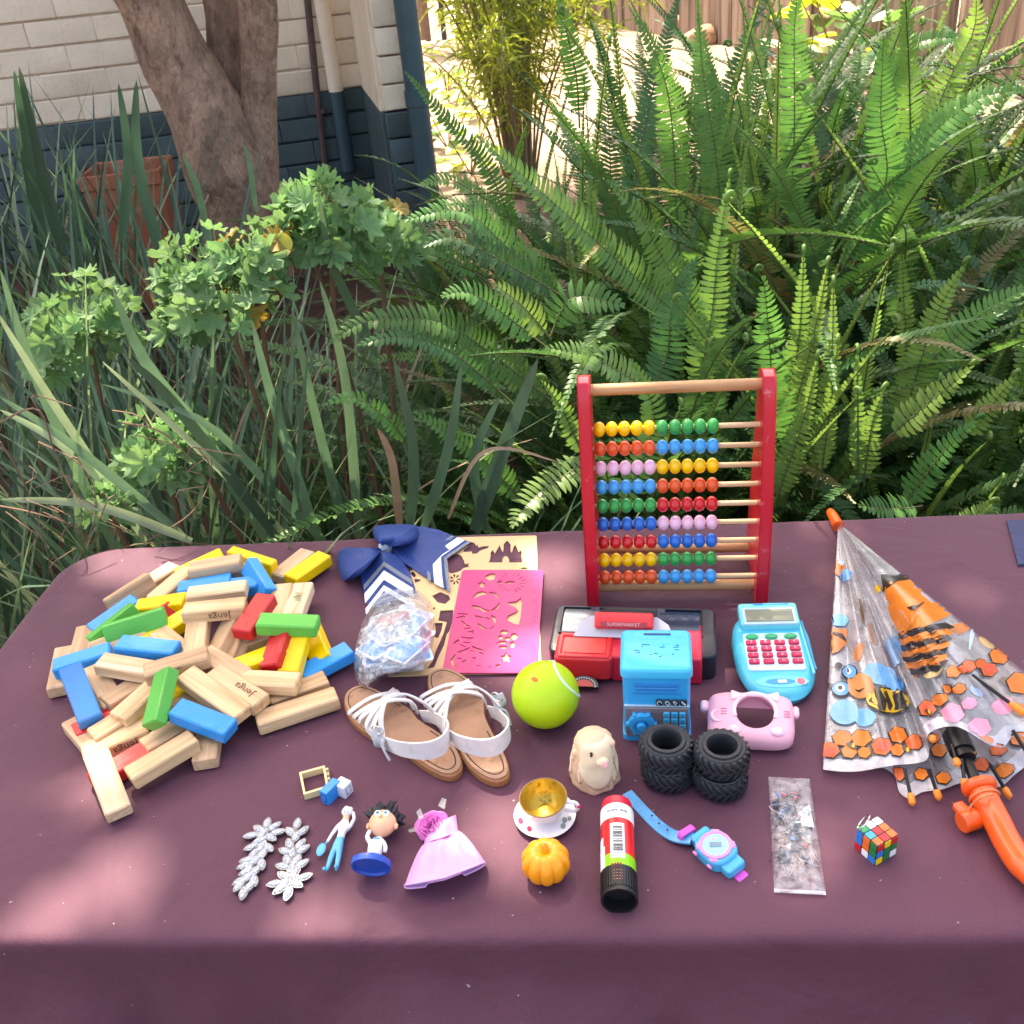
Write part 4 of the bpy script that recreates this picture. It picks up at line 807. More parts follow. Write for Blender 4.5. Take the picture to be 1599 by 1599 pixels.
# colour, axis ends in the enlarged photo, heights of the ends (mm), roll, label, printed face
B = [
 ('y', 665, 228, 890, 122, 14, 24, 0, 'yellow block at the very back left of the pile, leaning up', 0),
 ('y', 930, 122, 1148, 192, 24, 16, 90, 'yellow block at the back of the pile sloping down to the right', 0),
 ('m', 735, 240, 1008, 205, 22, 22, 0, 'plain block with burnt lettering under another at the back', 'f'),
 ('m', 722, 200, 985, 155, 38, 40, 0, 'plain block lying on top at the back of the pile', 0),
 ('p', 1165, 235, 1315, 115, 8, 8, 0, 'pale block flat at the back right beside a yellow one', 0),
 ('y', 1235, 245, 1395, 135, 13, 13, 0, 'yellow block farthest to the back right of the pile', 0),
 ('b', 1035, 190, 1105, 300, 38, 28, 60, 'short seen blue block slanting down behind the red one', 0),
 ('m', 320, 385, 535, 245, 15, 20, 70, 'plain block at the back left edge with faint lettering', 'f'),
 ('m', 480, 290, 632, 195, 8, 8, 0, 'plain block flat on the cloth at the back left', 0),
 ('n', 575, 330, 700, 225, 16, 24, 0, 'plain block pointing back beneath the yellow one', 0),
 ('b', 670, 300, 935, 252, 28, 30, 0, 'blue block under the pale one at the back centre', 0),
 ('b', 850, 292, 1058, 268, 26, 30, 0, 'blue block end showing right of the pale back block', 0),
 ('p', 712, 328, 1012, 290, 42, 42, 0, 'pale block resting on blue blocks behind the lettered one', 0),
 ('y', 465, 388, 706, 352, 30, 36, 0, 'yellow block left of the lettered top block', 0),
 ('n', 695, 408, 1003, 378, 58, 58, 0, 'plain top block with clear burnt lettering on its front', 'f'),
 ('b', 245, 500, 458, 352, 14, 24, 0, 'blue block slanting at the left behind two green ones', 0),
 ('g', 252, 560, 452, 402, 24, 38, 70, 'green block at the left, steeper one of the V pair', 0),
 ('g', 300, 520, 610, 425, 36, 42, 65, 'green block at the left, flatter one of the V pair', 0),
 ('r', 430, 530, 625, 400, 24, 30, 60, 'dark red block tucked under the flat green one', 0),
 ('y', 520, 548, 698, 440, 26, 32, 0, 'yellow block in the middle left under the lettered block', 0),
 ('n', 770, 440, 755, 590, 48, 36, 0, 'plain block pointing at the viewer under the lettered block', 0),
 ('n', 950, 430, 870, 590, 44, 30, 25, 'plain grainy block pointing forward left of the red one', 0),
 ('r', 1110, 335, 985, 515, 56, 50, 0, 'red block lying on top right of the pile', 0),
 ('n', 1190, 300, 1165, 420, 24, 22, 0, 'plain block behind the red one at the right', 0),
 ('p', 1295, 280, 1235, 440, 18, 26, 0, 'pale block with a green crayon scribble', 's'),
 ('g', 1068, 460, 1365, 472, 56, 50, 0, 'green block lying level at the right of the pile', 0),
 ('n', 1010, 560, 1200, 500, 26, 26, 0, 'plain block below the red one at the right', 0),
 ('m', 215, 495, 180, 640, 10, 10, 0, 'plain block flat at the left behind the blue end', 0),
 ('m', 110, 595, 70, 800, 10, 8, 0, 'plain block at the far left under the worn blue one', 0),
 ('b', 62, 685, 322, 605, 26, 30, 0, 'blue block at the far left lying level above plain ones', 0),
 ('n', 315, 580, 445, 530, 24, 28, 40, 'plain block between the green V and the blue centre block', 0),
 ('b', 372, 572, 662, 602, 44, 40, 0, 'blue block in the centre left lying level', 0),
 ('n', 590, 530, 690, 610, 30, 28, 0, 'plain block behind the centre blue block end', 0),
 ('p', 288, 662, 518, 700, 42, 38, 0, 'pale short block in front of the centre blue one', 0),
 ('m', 500, 718, 825, 622, 46, 50, 0, 'plain block with lettering leading behind the front green one', 'f'),
 ('m', 800, 620, 992, 735, 40, 30, 0, 'plain block with a smudged mark sloping right in the centre', 0),
 ('m', 975, 550, 925, 670, 30, 22, 35, 'plain block tilted on its edge in the middle right', 0),
 ('y', 985, 678, 1190, 600, 28, 32, 0, 'short seen yellow block end in the centre right', 0),
 ('r', 1195, 500, 1145, 640, 44, 34, 20, 'red block end pointing at the viewer at the right', 0),
 ('y', 1278, 510, 1228, 690, 40, 26, 0, 'yellow block pointing forward under the green one', 0),
 ('y', 1330, 505, 1385, 640, 18, 12, 30, 'yellow block at the right leaning behind its neighbour', 0),
 ('b', 1285, 725, 1520, 600, 10, 14, 0, 'blue block at the far right of the pile', 0),
 ('g', 1050, 692, 1190, 690, 10, 10, 0, 'dark green block barely seen beneath yellow ones', 0),
 ('n', 985, 748, 1262, 762, 30, 26, 0, 'broad plain block below the yellow ones at the right', 0),
 ('n', 1120, 850, 1412, 745, 9, 9, 0, 'plain block behind the long front right block', 0),
 ('n', 1058, 960, 1462, 828, 10, 10, 0, 'long plain block lying alone at the front right of the pile', 0),
 ('n', 835, 712, 1085, 868, 38, 26, 0, 'plain block with lettering on top sloping to the right', 't'),
 ('n', 692, 712, 1000, 932, 46, 26, 0, 'long plain block sloping down to the front right', 0),
 ('g', 612, 695, 545, 975, 60, 36, 35, 'green block leaning towards the viewer at the front', 0),
 ('w', 130, 690, 232, 950, 46, 26, 0, 'worn blue block with a faded top at the left front', 0),
 ('m', 240, 690, 350, 880, 26, 18, 0, 'plain block sloping forward beside the worn blue one', 0),
 ('m', 490, 760, 375, 830, 22, 22, 0, 'plain block deep in the pile left of the front green one', 0),
 ('n', 545, 790, 420, 900, 32, 28, 0, 'plain block end beside the front green block', 0),
 ('y', 670, 800, 490, 935, 24, 14, 0, 'yellow block mostly hidden under the front green one', 0),
 ('m', 640, 850, 775, 850, 20, 20, 0, 'plain block showing behind the front blue one', 0),
 ('b', 650, 890, 935, 1000, 40, 26, 0, 'bright blue block at the front of the pile', 0),
 ('m', 840, 895, 800, 1165, 8, 8, 0, 'plain block flat under the bright blue front block', 0),
 ('n', 450, 910, 310, 995, 20, 18, 0, 'plain block end left of the green front block', 0),
 ('m', 715, 960, 560, 1055, 14, 12, 0, 'plain block under the long front one', 0),
 ('m', 150, 960, 260, 1090, 9, 9, 0, 'plain block flat at the left front under the worn blue one', 0),
 ('r', 250, 965, 340, 915, 12, 14, 0, 'red block corner peeking out beside the worn blue one', 0),
 ('n', 190, 1125, 520, 985, 12, 16, 0, 'long plain block at the left front with lettering on its side', 'f'),
 ('r', 240, 1262, 540, 1085, 9, 9, 0, 'red block at the front left between two plain ones', 0),
 ('n', 425, 1235, 750, 1040, 18, 22, 0, 'long plain block slanting across the front of the pile', 0),
 ('p', 262, 1120, 372, 1412, 24, 9, 0, 'plain block pointing forward at the very front left', 0),
]
wear = mat('crayon_green', lin((70, 130, 80)), .8)
for i, (c, ax, ay, bx, by_, za, zb, roll, lab, pr) in enumerate(B):
    a = P(*zp(ax, ay), T + za / 1000 + .001); b_ = P(*zp(bx, by_), T + zb / 1000 + .001); d = b_ - a; L_ = max(.064, min(.090, d.length)); c0_ = (a + b_) / 2; d.normalize()
    side = Vector((0, 0, 1)).cross(d).normalized(); up = d.cross(side)
    M = Matrix.Identity(4)
    for r_ in range(3): M[r_][0] = d[r_]; M[r_][1] = side[r_]; M[r_][2] = up[r_]; M[r_][3] = c0_[r_]
    M = M @ rx(R(roll))
    zmin = min((M @ Vector((sx_ * L_ / 2, sy_ * .0125, sz_ * .0078))).z for sx_ in (-1, 1) for sy_ in (-1, 1) for sz_ in (-1, 1))
    if zmin < T + .001: M = tr(0, 0, T + .001 - zmin) @ M
    o = link('wooden_block', block_mesh(c, round(L_ / .002) * .002, i % 7), None, M)
    tag(o, lab, 'block', 'wooden blocks in the pile')
    if pr in ('f', 't'):
        me = text_mesh('Jenga', .0125); me.materials.clear(); me.materials.append(burn)
        # print upside down as seen by the viewer, on the face turned to the camera
        front = M.to_3x3() @ Vector((0, 1, 0)); sgn = -1 if front.y > 0 else 1
        if pr == 'f': LM = tr(.008, sgn * .0127, 0) @ rz(math.pi if sgn < 0 else 0) @ rx(R(-90)) @ rz(math.pi) if sgn > 0 else tr(.008, -.0127, 0) @ rx(R(90)) @ rz(math.pi)
        else: LM = tr(.012, 0, .00805) @ rz(math.pi)
        link('burnt_lettering', me, o, LM)
    if pr == 's':
        s_ = MB(); r_ = random.Random(3); pts = [(-.012 + .0016 * k, (.006 if k % 2 else -.004) + r_.uniform(-.002, .002), .00815) for k in range(14)]
        s_.tube(pts, .0006, 4, sq=(.1, 1)); s_.obj('crayon_scribble', wear, o)
# ================================================================ abacus
ab_red = mat('abacus_red', lin((205, 24, 48)), .35, var=.06, vs=20, dirt=lin((228, 150, 150)), ds=70, damt=.06, coat=.2)
dowel = woodmat('abacus_dowel', lin((206, 158, 110)), lin((170, 120, 78)), 30, .5, .06); rodw = woodmat('abacus_rod', lin((222, 188, 146)), lin((190, 150, 110)), 30, .5, .05)
aL = P(927, 941); aR = P(1187, 938); axx = (aR - aL); AWID = axx.length; aang = math.atan2(axx.y, axx.x)
LEAN = R(5); AM = tr(aL) @ rz(aang)
aba = thing('abacus', 'toy abacus with red sides and nine rods of coloured beads', 'abacus', AM)
AI = AM.inverted()
def on_front(px, py):
    """pixel -> local point on the leaning bead plane (through the origin edge)"""
    o = AI @ Vector((0, 0, CAMH)); d = (AI.to_3x3() @ ray(px, py)); n = Vector((0, -math.cos(LEAN), math.sin(LEAN))); return o + d * (-o.dot(n) / d.dot(n))
HT = (on_front(1195, 582).z + on_front(917, 592).z) / 2
th = .014
# side profile in (depth, height): bowed front edge, foot running out at the back
def side_profile():
    f = [];
    for k in range(15):
        t = k / 14; f.append((t * HT * math.tan(LEAN) - .010 + .012 * math.sin(math.pi * t) * -1 + .0 , t * HT))
    topc = f[-1]; prof = f[:-1] + [(topc[0] - .001, HT - .01), (topc[0] + .004, HT - .002), (topc[0] + .014, HT), (topc[0] + .026, HT - .002), (topc[0] + .034, HT - .007), (topc[0] + .038, HT - .014)]
    x1 = topc[0] + .038
    for k in range(1, 13):
        t = k / 12; prof.append((lerp(x1, .098, t ** 1.15), lerp(HT - .014, 0.028, t)))
    prof += [(.100, .004), (.096, 0)]
    for k in range(1, 8): a = math.pi * k / 8; prof.append((.05 + .032 * math.cos(a), .012 * math.sin(a)))
    prof += [(.005, 0)]
    return prof
pf = side_profile()
for sx_ in (0, AWID - 0):
    b = MB(); n = len(pf); w = th / 2
    vs = [(sx_ - w, y, z) for y, z in pf] + [(sx_ + w, y, z) for y, z in pf]
    b.add(vs, [(i, (i + 1) % n, n + (i + 1) % n, n + i) for i in range(n)] + [tuple(range(n)), tuple(reversed(range(n, 2 * n)))])
    o = b.obj('side_panel', ab_red, aba); bv = o.modifiers.new('bevel', 'BEVEL'); bv.width = .0018; bv.segments = 2; bv.limit_method = 'ANGLE'; bv.angle_limit = R(50)
def plane_pt(x, z): return Vector((x, z * math.tan(LEAN) + .004, z))
def rod(z, r_, m__, dy=0, name='rod'):
    a = plane_pt(th / 2 - .004, z); b_ = plane_pt(AWID - th / 2 + .004, z); b = MB(); b.tube([a + Vector((0, dy, 0)), b_ + Vector((0, dy, 0))], r_, 14); return b.obj(name, m__, aba)
rod(HT - .016, .0065, dowel, .004, 'dowel'); rod(.016, .0065, dowel, .006, 'dowel')
b = MB(); b.tube([(th / 2, .082, .022), (AWID - th / 2, .082, .022)], .006, 14); b.obj('dowel', dowel, aba)
zt = (on_front(1150, 666).z + on_front(975, 672).z) / 2; zbm = (on_front(1150, 901).z + on_front(975, 905).z) / 2
cols = {'y': (255, 200, 0), 'g': (30, 160, 72), 'o': (232, 88, 36), 'c': (40, 160, 228), 'p': (240, 190, 216), 'r': (214, 28, 40), 'b': (0, 104, 200)}
bmats = {k: mat('bead_' + k, lin(v), .28, var=.04, coat=.3, rnd=.03) for k, v in cols.items()}
BR = (zt - zbm) / 8 * .365; bmesh_ = {}
for k in cols:
    b = MB(); pr = [(.0025, -BR * .79)] + [(BR * math.sin(math.pi * j / 12) ** .92, -BR * .79 * math.cos(math.pi * j / 12)) for j in range(1, 12)] + [(.0025, BR * .79)]; b.lathe(pr, 20, 0, ry(R(90))); bmesh_[k] = b.mesh('bead', bmats[k])
for i, (l, r_) in enumerate(['yg', 'oc', 'py', 'co', 'gr', 'bp', 'rb', 'yg', 'oc']):
    z = lerp(zt, zbm, i / 8); ro = rod(z, .003, rodw); rv = random.Random(i); x = th / 2 + BR * .79 + .001
    for k in range(10):
        q = plane_pt(x, z); link('bead', bmesh_[l if k < 5 else r_], aba, tr(q) @ rx(rv.uniform(0, 6))); x += BR * 1.585 + (.0004 if k == 4 else rv.uniform(0, .0002))
# ================================================================ things on the left and middle of the table
def origin(px, py): return P(px, py)
class At:
    """pixel -> local coordinates of a thing whose origin stands at o (world axes)"""
    def __init__(s, px, py): s.o = P(px, py)
    def __call__(s, px, py, z=0.0): return P(px, py, T + z) - s.o
    def M(s): return tr(s.o)
def plate(name, outer, holes, z0, z1, material, parent, bev=0.0):
    """flat plate with holes cut through it (2D outlines in local metres)"""
    cu = bpy.data.curves.new(name, 'CURVE'); cu.dimensions = '2D'; cu.fill_mode = 'BOTH'; cu.extrude = (z1 - z0) / 2
    for poly in [outer] + holes:
        s_ = cu.splines.new('POLY'); s_.points.add(len(poly) - 1); s_.use_cyclic_u = True
        for k, (x, y) in enumerate(poly): s_.points[k].co = (x, y, 0, 1)
    o = bpy.data.objects.new(name, cu); COL.objects.link(o); dg = bpy.context.evaluated_depsgraph_get(); me = bpy.data.meshes.new_from_object(o.evaluated_get(dg)); me.name = name
    bpy.data.objects.remove(o); bpy.data.curves.remove(cu); me.materials.clear(); me.materials.append(material); return link(name, me, parent, tr(0, 0, (z0 + z1) / 2))
def roundpoly(pts, r_=.006, n=5):
    out = []; N = len(pts)
    for i in range(N):
        p = Vector(pts[i]); a = (Vector(pts[i - 1]) - p).normalized(); b = (Vector(pts[(i + 1) % N]) - p).normalized()
        for k in range(n + 1): t = k / n; q0 = p + a * r_ * (1 - t); q1 = p + b * r_ * t; out.append(tuple(q0.lerp(q1, t) if False else (p + a * r_ * (1 - t) ** 2 + b * r_ * t ** 2)))
    return out
def xy(v): return (v.x, v.y)
# ---- gold stencil sheet with cut-out shapes
A = At(720, 1050); g5 = lambda X, Y: (520 + X / 5.814, 805 + Y / 5.814); g1 = lambda X, Y: (690 + X / 6.664, 830 + Y / 6.664)
gs = thing('stencil_sheet', 'gold card stencil sheet with a castle and butterfly cut out, under the pink one', 'stencil', A.M())
t1 = lambda pts: [xy(A(*g1(*p))) for p in pts]; t5 = lambda pts: [xy(A(*g5(*p))) for p in pts]
outer = roundpoly([xy(A(*p)) for p in [(655, 842), (838, 838), (846, 1052), (606, 1058)]], .002, 2)
castle = [(480, 335), (500, 315), (512, 250), (505, 235), (530, 205), (552, 238), (560, 232), (568, 215), (590, 175), (600, 150), (612, 178), (632, 225), (640, 215), (645, 160), (640, 150), (680, 105), (720, 150), (715, 160), (718, 220), (730, 232), (745, 178), (765, 150), (782, 180), (800, 222), (803, 232), (818, 205), (838, 238), (828, 252), (836, 318), (842, 335), (702, 335), (700, 300), (680, 272), (650, 272), (632, 300), (630, 335)]
bfly = [(220, 225), (240, 185), (275, 165), (270, 140), (305, 120), (340, 130), (358, 165), (375, 145), (378, 180), (430, 165), (495, 160), (480, 185), (420, 205), (395, 215), (370, 240), (330, 245), (310, 238), (315, 220), (270, 225)]
ovl = [(60, 290), (110, 245), (160, 240), (205, 265), (230, 310), (240, 350), (270, 345), (298, 350), (270, 360), (292, 380), (255, 385), (225, 395), (200, 420), (150, 440), (95, 450), (70, 430)]
holes_ = [t1(castle), t1(bfly), t1(ovl), t1([(815, 398), (850, 385), (880, 388), (900, 398), (880, 404), (830, 404)]),
    t5([(900, 740), (975, 705), (1050, 735), (1070, 770), (1020, 815), (950, 800)]), t5([(975, 875), (1095, 868), (1090, 950), (1060, 1060), (1035, 1090), (1010, 1190), (960, 1290), (920, 1390), (850, 1405), (905, 1330), (930, 1250), (985, 1130), (1005, 1080), (1035, 980), (955, 965), (965, 930)]),
    t5([(925, 985), (1000, 985), (985, 1060), (955, 1125), (920, 1115), (935, 1060)]), t5([(700, 510), (740, 530), (760, 560), (735, 575), (712, 545)]), t5([(740, 585), (800, 590), (790, 610), (745, 622)]), t5([(880, 585), (935, 605), (930, 625), (885, 610)]), t5([(908, 850), (925, 842), (930, 862), (915, 868)])]
for k in range(7):
    a = math.tau * k / 7; c = (1110, 590); holes_.append(t5([(c[0] + 14 * math.cos(a - .2), c[1] + 14 * math.sin(a - .2)), (c[0] + 44 * math.cos(a - .25), c[1] + 44 * math.sin(a - .25)), (c[0] + 50 * math.cos(a), c[1] + 50 * math.sin(a)), (c[0] + 44 * math.cos(a + .25), c[1] + 44 * math.sin(a + .25)), (c[0] + 14 * math.cos(a + .2), c[1] + 14 * math.sin(a + .2))]))
plate('sheet', outer, holes_, .0006, .0020, mat('gold_card', lin((222, 186, 138)), .45, metal=.15, var=.05, vs=6), gs)
# ---- pink translucent stencil
A = At(770, 1045); ps = thing('stencil_ruler', 'translucent pink plastic stencil with cut out shapes and ruler edge', 'stencil', A.M())
outer = roundpoly([xy(A(*p, .003)) for p in [(722, 891), (849, 891), (838, 1052), (690, 1052)]], .006, 5)
t1 = lambda pts: [xy(A(*g1(*p), .003)) for p in pts]
star = lambda cx, cy, r_: [(cx + (r_ if k % 2 == 0 else r_ * .45) * math.cos(math.pi * k / 5 - math.pi / 2), cy + (r_ if k % 2 == 0 else r_ * .45) * math.sin(math.pi * k / 5 - math.pi / 2)) for k in range(10)]
def stroke(pts, w):
    L_, R_ = [], []
    for i, p in enumerate(pts):
        a = Vector(pts[max(i - 1, 0)]); b = Vector(pts[min(i + 1, len(pts) - 1)]); d = (b - a).normalized(); n = Vector((-d.y, d.x)) * w * (.45 if i in (0, len(pts) - 1) else 1); L_.append(tuple(Vector(p) + n)); R_.append(tuple(Vector(p) - n))
    return L_ + R_[::-1]
ph = [[(445, 470), (490, 450), (520, 440), (560, 450), (552, 490), (540, 510), (500, 515), (465, 500)], star(415, 560, 46), stroke([(570, 545), (600, 525), (622, 535), (620, 550)], 10), stroke([(660, 540), (700, 535), (760, 535)], 15),
    stroke([(330, 695), (375, 660), (430, 645), (470, 655)], 22), stroke([(490, 640), (560, 655), (595, 710)], 14), stroke([(600, 750), (570, 800), (515, 828)], 13), stroke([(315, 780), (345, 790), (400, 800), (440, 830), (495, 832)], 15),
    [(690, 740), (770, 735), (825, 695), (835, 760), (820, 900), (800, 980), (745, 965), (670, 925), (690, 880), (760, 850), (790, 825), (765, 795), (700, 770)], star(668, 1320, 66), stroke([(345, 885), (425, 905)], 17), stroke([(455, 905), (505, 915)], 12), stroke([(515, 880), (545, 905), (555, 960)], 17), stroke([(375, 965), (420, 1005), (465, 1020)], 13), stroke([(500, 1020), (545, 990)], 7),
    stroke([(165, 860), (270, 870)], 13), stroke([(150, 905), (230, 890), (245, 900)], 10), stroke([(205, 935), (250, 985), (290, 990)], 10), stroke([(190, 1075), (215, 1045), (205, 1075)], 9), stroke([(235, 1020), (310, 1010)], 8), stroke([(265, 1055), (330, 1040), (320, 1075)], 8), stroke([(200, 1105), (290, 1120), (330, 1110)], 8), stroke([(125, 1170), (170, 1140), (185, 1150)], 10), stroke([(215, 1160), (300, 1165)], 9), stroke([(150, 1200), (130, 1180), (120, 1200)], 8), stroke([(185, 1185), (260, 1210)], 8), stroke([(165, 1265), (235, 1245), (290, 1215)], 9),
    stroke([(310, 1200), (360, 1225), (415, 1240), (445, 1265)], 9), stroke([(290, 1245), (340, 1255)], 7), stroke([(390, 1265), (435, 1280)], 11), stroke([(320, 1325), (355, 1325)], 15), stroke([(140, 1290), (105, 1340), (120, 1395), (150, 1420)], 13), stroke([(160, 1325), (215, 1335)], 8), stroke([(205, 1370), (250, 1345), (262, 1375)], 8), stroke([(360, 1400), (420, 1410)], 6), stroke([(480, 1420), (510, 1410)], 7), [(560, 1395), (600, 1385), (610, 1410), (570, 1418)]]
for (cx, cy, rx0, ry0) in [(650, 1055, 42, 24), (752, 1100, 36, 36), (612, 1108, 28, 22), (684, 1122, 30, 22), (630, 1160, 50, 16), (735, 1185, 26, 34), (640, 1210, 46, 16), (570, 1172, 8, 8)]: ph.append([(cx + rx0 * math.cos(math.tau * k / 14), cy + ry0 * math.sin(math.tau * k / 14)) for k in range(14)])
for k in range(18):
    a = math.tau * k / 18 + .1; c = (720, 540)
    ph.append(stroke([(c[0] + 95 * math.cos(a), c[1] + 68 * math.sin(a)), (c[0] + 150 * math.cos(a), c[1] + 108 * math.sin(a))], 5))
def seg_hit(a, b, c, d):
    f = lambda p, q, r_: (q[0] - p[0]) * (r_[1] - p[1]) - (q[1] - p[1]) * (r_[0] - p[0])
    return f(a, b, c) * f(a, b, d) < 0 and f(c, d, a) * f(c, d, b) < 0
def poly_ok(p, others):
    n = len(p); e = [(p[i], p[(i + 1) % n]) for i in range(n)]
    for i in range(n):
        for j in range(i + 2, n):
            if (j + 1) % n != i and seg_hit(*e[i], *e[j]): return False
    for o_ in others:
        m_ = len(o_)
        for s1 in e:
            for j in range(m_):
                if seg_hit(*s1, o_[j], o_[(j + 1) % m_]): return False
    return True
acc = []
for h_ in ph:
    if poly_ok(h_, acc): acc.append(h_)
ph = acc
pk = mat('pink_stencil', lin((216, 36, 124)), .3, var=.05, alpha=.86, spec=.6, bump=.15, bs=14)
plate('sheet', outer, [t1(h_) for h_ in ph], .0028, .0042, pk, ps)
rm = MB()
for k in range(46):
    f = k / 45; x = lerp(1005, 950, f) ; y = lerp(470, 1265, f); w = 60 if k % 5 == 0 else 36; q0 = A(*g1(x - w, y), .0044); q1 = A(*g1(x + 14, y), .0044); rm.tube([q0, q1], .00035, 4)
rm.obj('ruler_marks', mat('pink_mark', lin((250, 150, 200)), .3), ps)
# ---- blue hair bow
A = At(600, 905); bow = thing('hair_bow', 'navy blue hair bow with white and silver chevron tails', 'hair bow', A.M())
navy = mat('navy_ribbon', lin((40, 68, 132)), .5, var=.06, vs=30, bump=.15, bs=500, spec=.35); silv = mat('silver_glitter', lin((186, 196, 210)), .35, metal=.4, var=.35, vs=900, bump=.8, bs=900); whit = mat('white_ribbon', lin((236, 246, 252)), .6, var=.03)
def patch(name, pts, z, m__, parent=bow, th_=.0006, M=None):
    """traced ribbon piece; points carry their own height in mm"""
    b = MB(); v = [A(*g5(p[0], p[1]), (p[2] if len(p) > 2 else z) / 1000) for p in pts]; n = len(v); b.add(v + [p - Vector((0, 0, th_)) for p in v], [tuple(range(n)), tuple(reversed(range(n, 2 * n)))] + [(i, n + i, n + (i + 1) % n, (i + 1) % n) for i in range(n)]); return b.obj(name, m__, parent, sm=False)
def strip(name, top, bot, z, m__, ns=14):
    """strip between two traced polylines of equal count"""
    b = MB(); 
    def fn(u, v):
        k = u * (len(top) - 1); i = min(int(k), len(top) - 2); f = k - i; p = [lerp(top[i][j], top[i + 1][j], f) for j in range(2)]; q = [lerp(bot[i][j], bot[i + 1][j], f) for j in range(2)]
        X, Y = lerp(p[0], q[0], v), lerp(p[1], q[1], v); return A(*g5(X, Y), (z + hgt(X, Y)) / 1000)
    b.sheet(fn, ns, 3, .0004); return b.obj(name, m__, bow, angle=60)
def hgt(X, Y):
    d = math.hypot(X - 480, Y - 290); return 4 + 16 * math.exp(-(d / 170) ** 2) + 1.2 * math.sin(X / 55.) * math.cos(Y / 70.)
def tail(name, L_, R_):
    b = MB()
    def fn(u, v):
        k = v * (len(L_) - 1); i = min(int(k), len(L_) - 2); f = k - i; p = [lerp(L_[i][j], L_[i + 1][j], f) for j in range(2)]; q = [lerp(R_[i][j], R_[i + 1][j], f) for j in range(2)]
        X, Y = lerp(p[0], q[0], u), lerp(p[1], q[1], u); return A(*g5(X, Y), hgt(X, Y) / 1000)
    b.sheet(fn, 16, 22, .0007); return b.obj(name, navy, bow, angle=60)
tail('tail', [(440, 330), (330, 420), (245, 520), (285, 720), (325, 850)], [(520, 330), (580, 370), (640, 430), (700, 520), (760, 700)])
b = MB()   # right tail, cut to a notch
patch('tail', [(505, 250, 17), (560, 200, 14), (640, 110, 10), (815, 98, 6), (960, 130, 5), (1080, 178, 5), (1175, 215, 5), (1250, 240, 5), (1120, 320, 6), (1030, 390, 6), (1045, 520, 5), (1065, 690, 5), (960, 625, 5), (840, 555, 5), (740, 490, 5), (640, 425, 7), (560, 360, 12)], 0, navy)
for (d0, d1, m__) in [(0, 22, silv), (45, 105, whit), (128, 150, silv)]:
    tp = lambda d: [(1245 - d * 1.12, 243 - d * .42), (1035 - d * 1.25, 388 - d * .32), (1045 - d * 1.30, 530 - d * .35), (1066 - d * 1.38, 690 - d * .72)]
    o_, i_ = tp(d0), tp(d1); pts = [(*p, 6.3 if k else 6) for k, p in enumerate(o_)] + [(*p, 6.8) for p in reversed(i_)]; patch('stripe', pts, 6.6, m__, th_=.0004)
for (y0, y1, m__) in [(425, 470, silv), (505, 590, whit), (640, 690, whit)]:
    tp = lambda y: [(278 + (y - 425) * .08, y + 205), (462, y - 8), (715 + (y - 425) * .12, y + 155)]
    strip('stripe', tp(y0), tp(y1), .9, m__, 21)
def loop(pts_out, ctr, hz, seed):
    """puffed ribbon loop: from the knot out to a traced rim and back"""
    b = MB()
    def fn(u, v):
        k = u * (len(pts_out) - 1); i = min(int(k), len(pts_out) - 2); f = k - i; X = lerp(pts_out[i][0], pts_out[i + 1][0], f); Y = lerp(pts_out[i][1], pts_out[i + 1][1], f); x = lerp(ctr[0], X, v); y = lerp(ctr[1], Y, v)
        z = 12 + hz * math.sin(math.pi * min(1, v * 1.02)) ** .7 * math.sin(math.pi * (u * .86 + .07)) ** .5 + 4.5 * mnoise.noise((u * 5 + seed, v * 1.5, 0)) * v + 1.6 * mnoise.noise((u * 16 + seed, v * 2, 3)) * (1 - .5 * v); z = z * (1 if v < .92 else lerp(1, .45, (v - .92) / .08)); return A(*g5(x, y), max(1.5, z) / 1000)
    b.sheet(fn, 26, 16, .0007); return b.obj('loop', navy, bow, angle=70)
loop([(300, 470), (240, 545), (165, 580), (95, 595), (55, 500), (38, 400), (50, 325), (120, 292), (250, 300), (380, 305)], (455, 300), 20, 1)
loop([(420, 250), (385, 215), (362, 150), (380, 95), (500, 85), (650, 80), (760, 92), (790, 150), (775, 205), (720, 255), (620, 265)], (475, 285), 24, 4)
b = MB(); b.box(0, 0, 0, .016, .018, .022, .006); b.obj('knot', mat('silver_knot', lin((205, 222, 236)), .4, metal=.2, var=.3, vs=900, bump=.6, bs=900), bow, M=tr(A(*g5(475, 290), .016)) @ rz(-.6) @ rx(.3))
# ---- clear bag of picture cards
A = At(615, 1045); cb_ = thing('bag_of_cards', 'clear plastic bag full of blue and white picture cards', 'bag', A.M()); rcb = random.Random(12)
cmats = [mat('card_%d' % i, lin(c), .35, var=.3, vs=55) for i, c in enumerate([(120, 190, 232), (70, 150, 215), (225, 235, 245), (150, 205, 225), (200, 215, 235), (170, 120, 130), (100, 175, 235)])]; cwhite = mat('card_border', lin((238, 240, 244)), .35, var=.03)
def card(px, py, z, ang, w, h, tilt, m__):
    b = MB(); b.prism(roundpoly([(-w / 2, -h / 2), (w / 2, -h / 2), (w / 2, h / 2), (-w / 2, h / 2)], .004, 3), 0, .0008, 0); b.prism(roundpoly([(-w / 2 + .003, -h / 2 + .003), (w / 2 - .003, -h / 2 + .003), (w / 2 - .003, h / 2 - .003), (-w / 2 + .003, h / 2 - .003)], .003, 3), .0008, .0011, 1); return b.obj('card', [cwhite, m__], cb_, M=tr(A(px, py, z)) @ rz(ang) @ rx(tilt[0]) @ ry(tilt[1]))
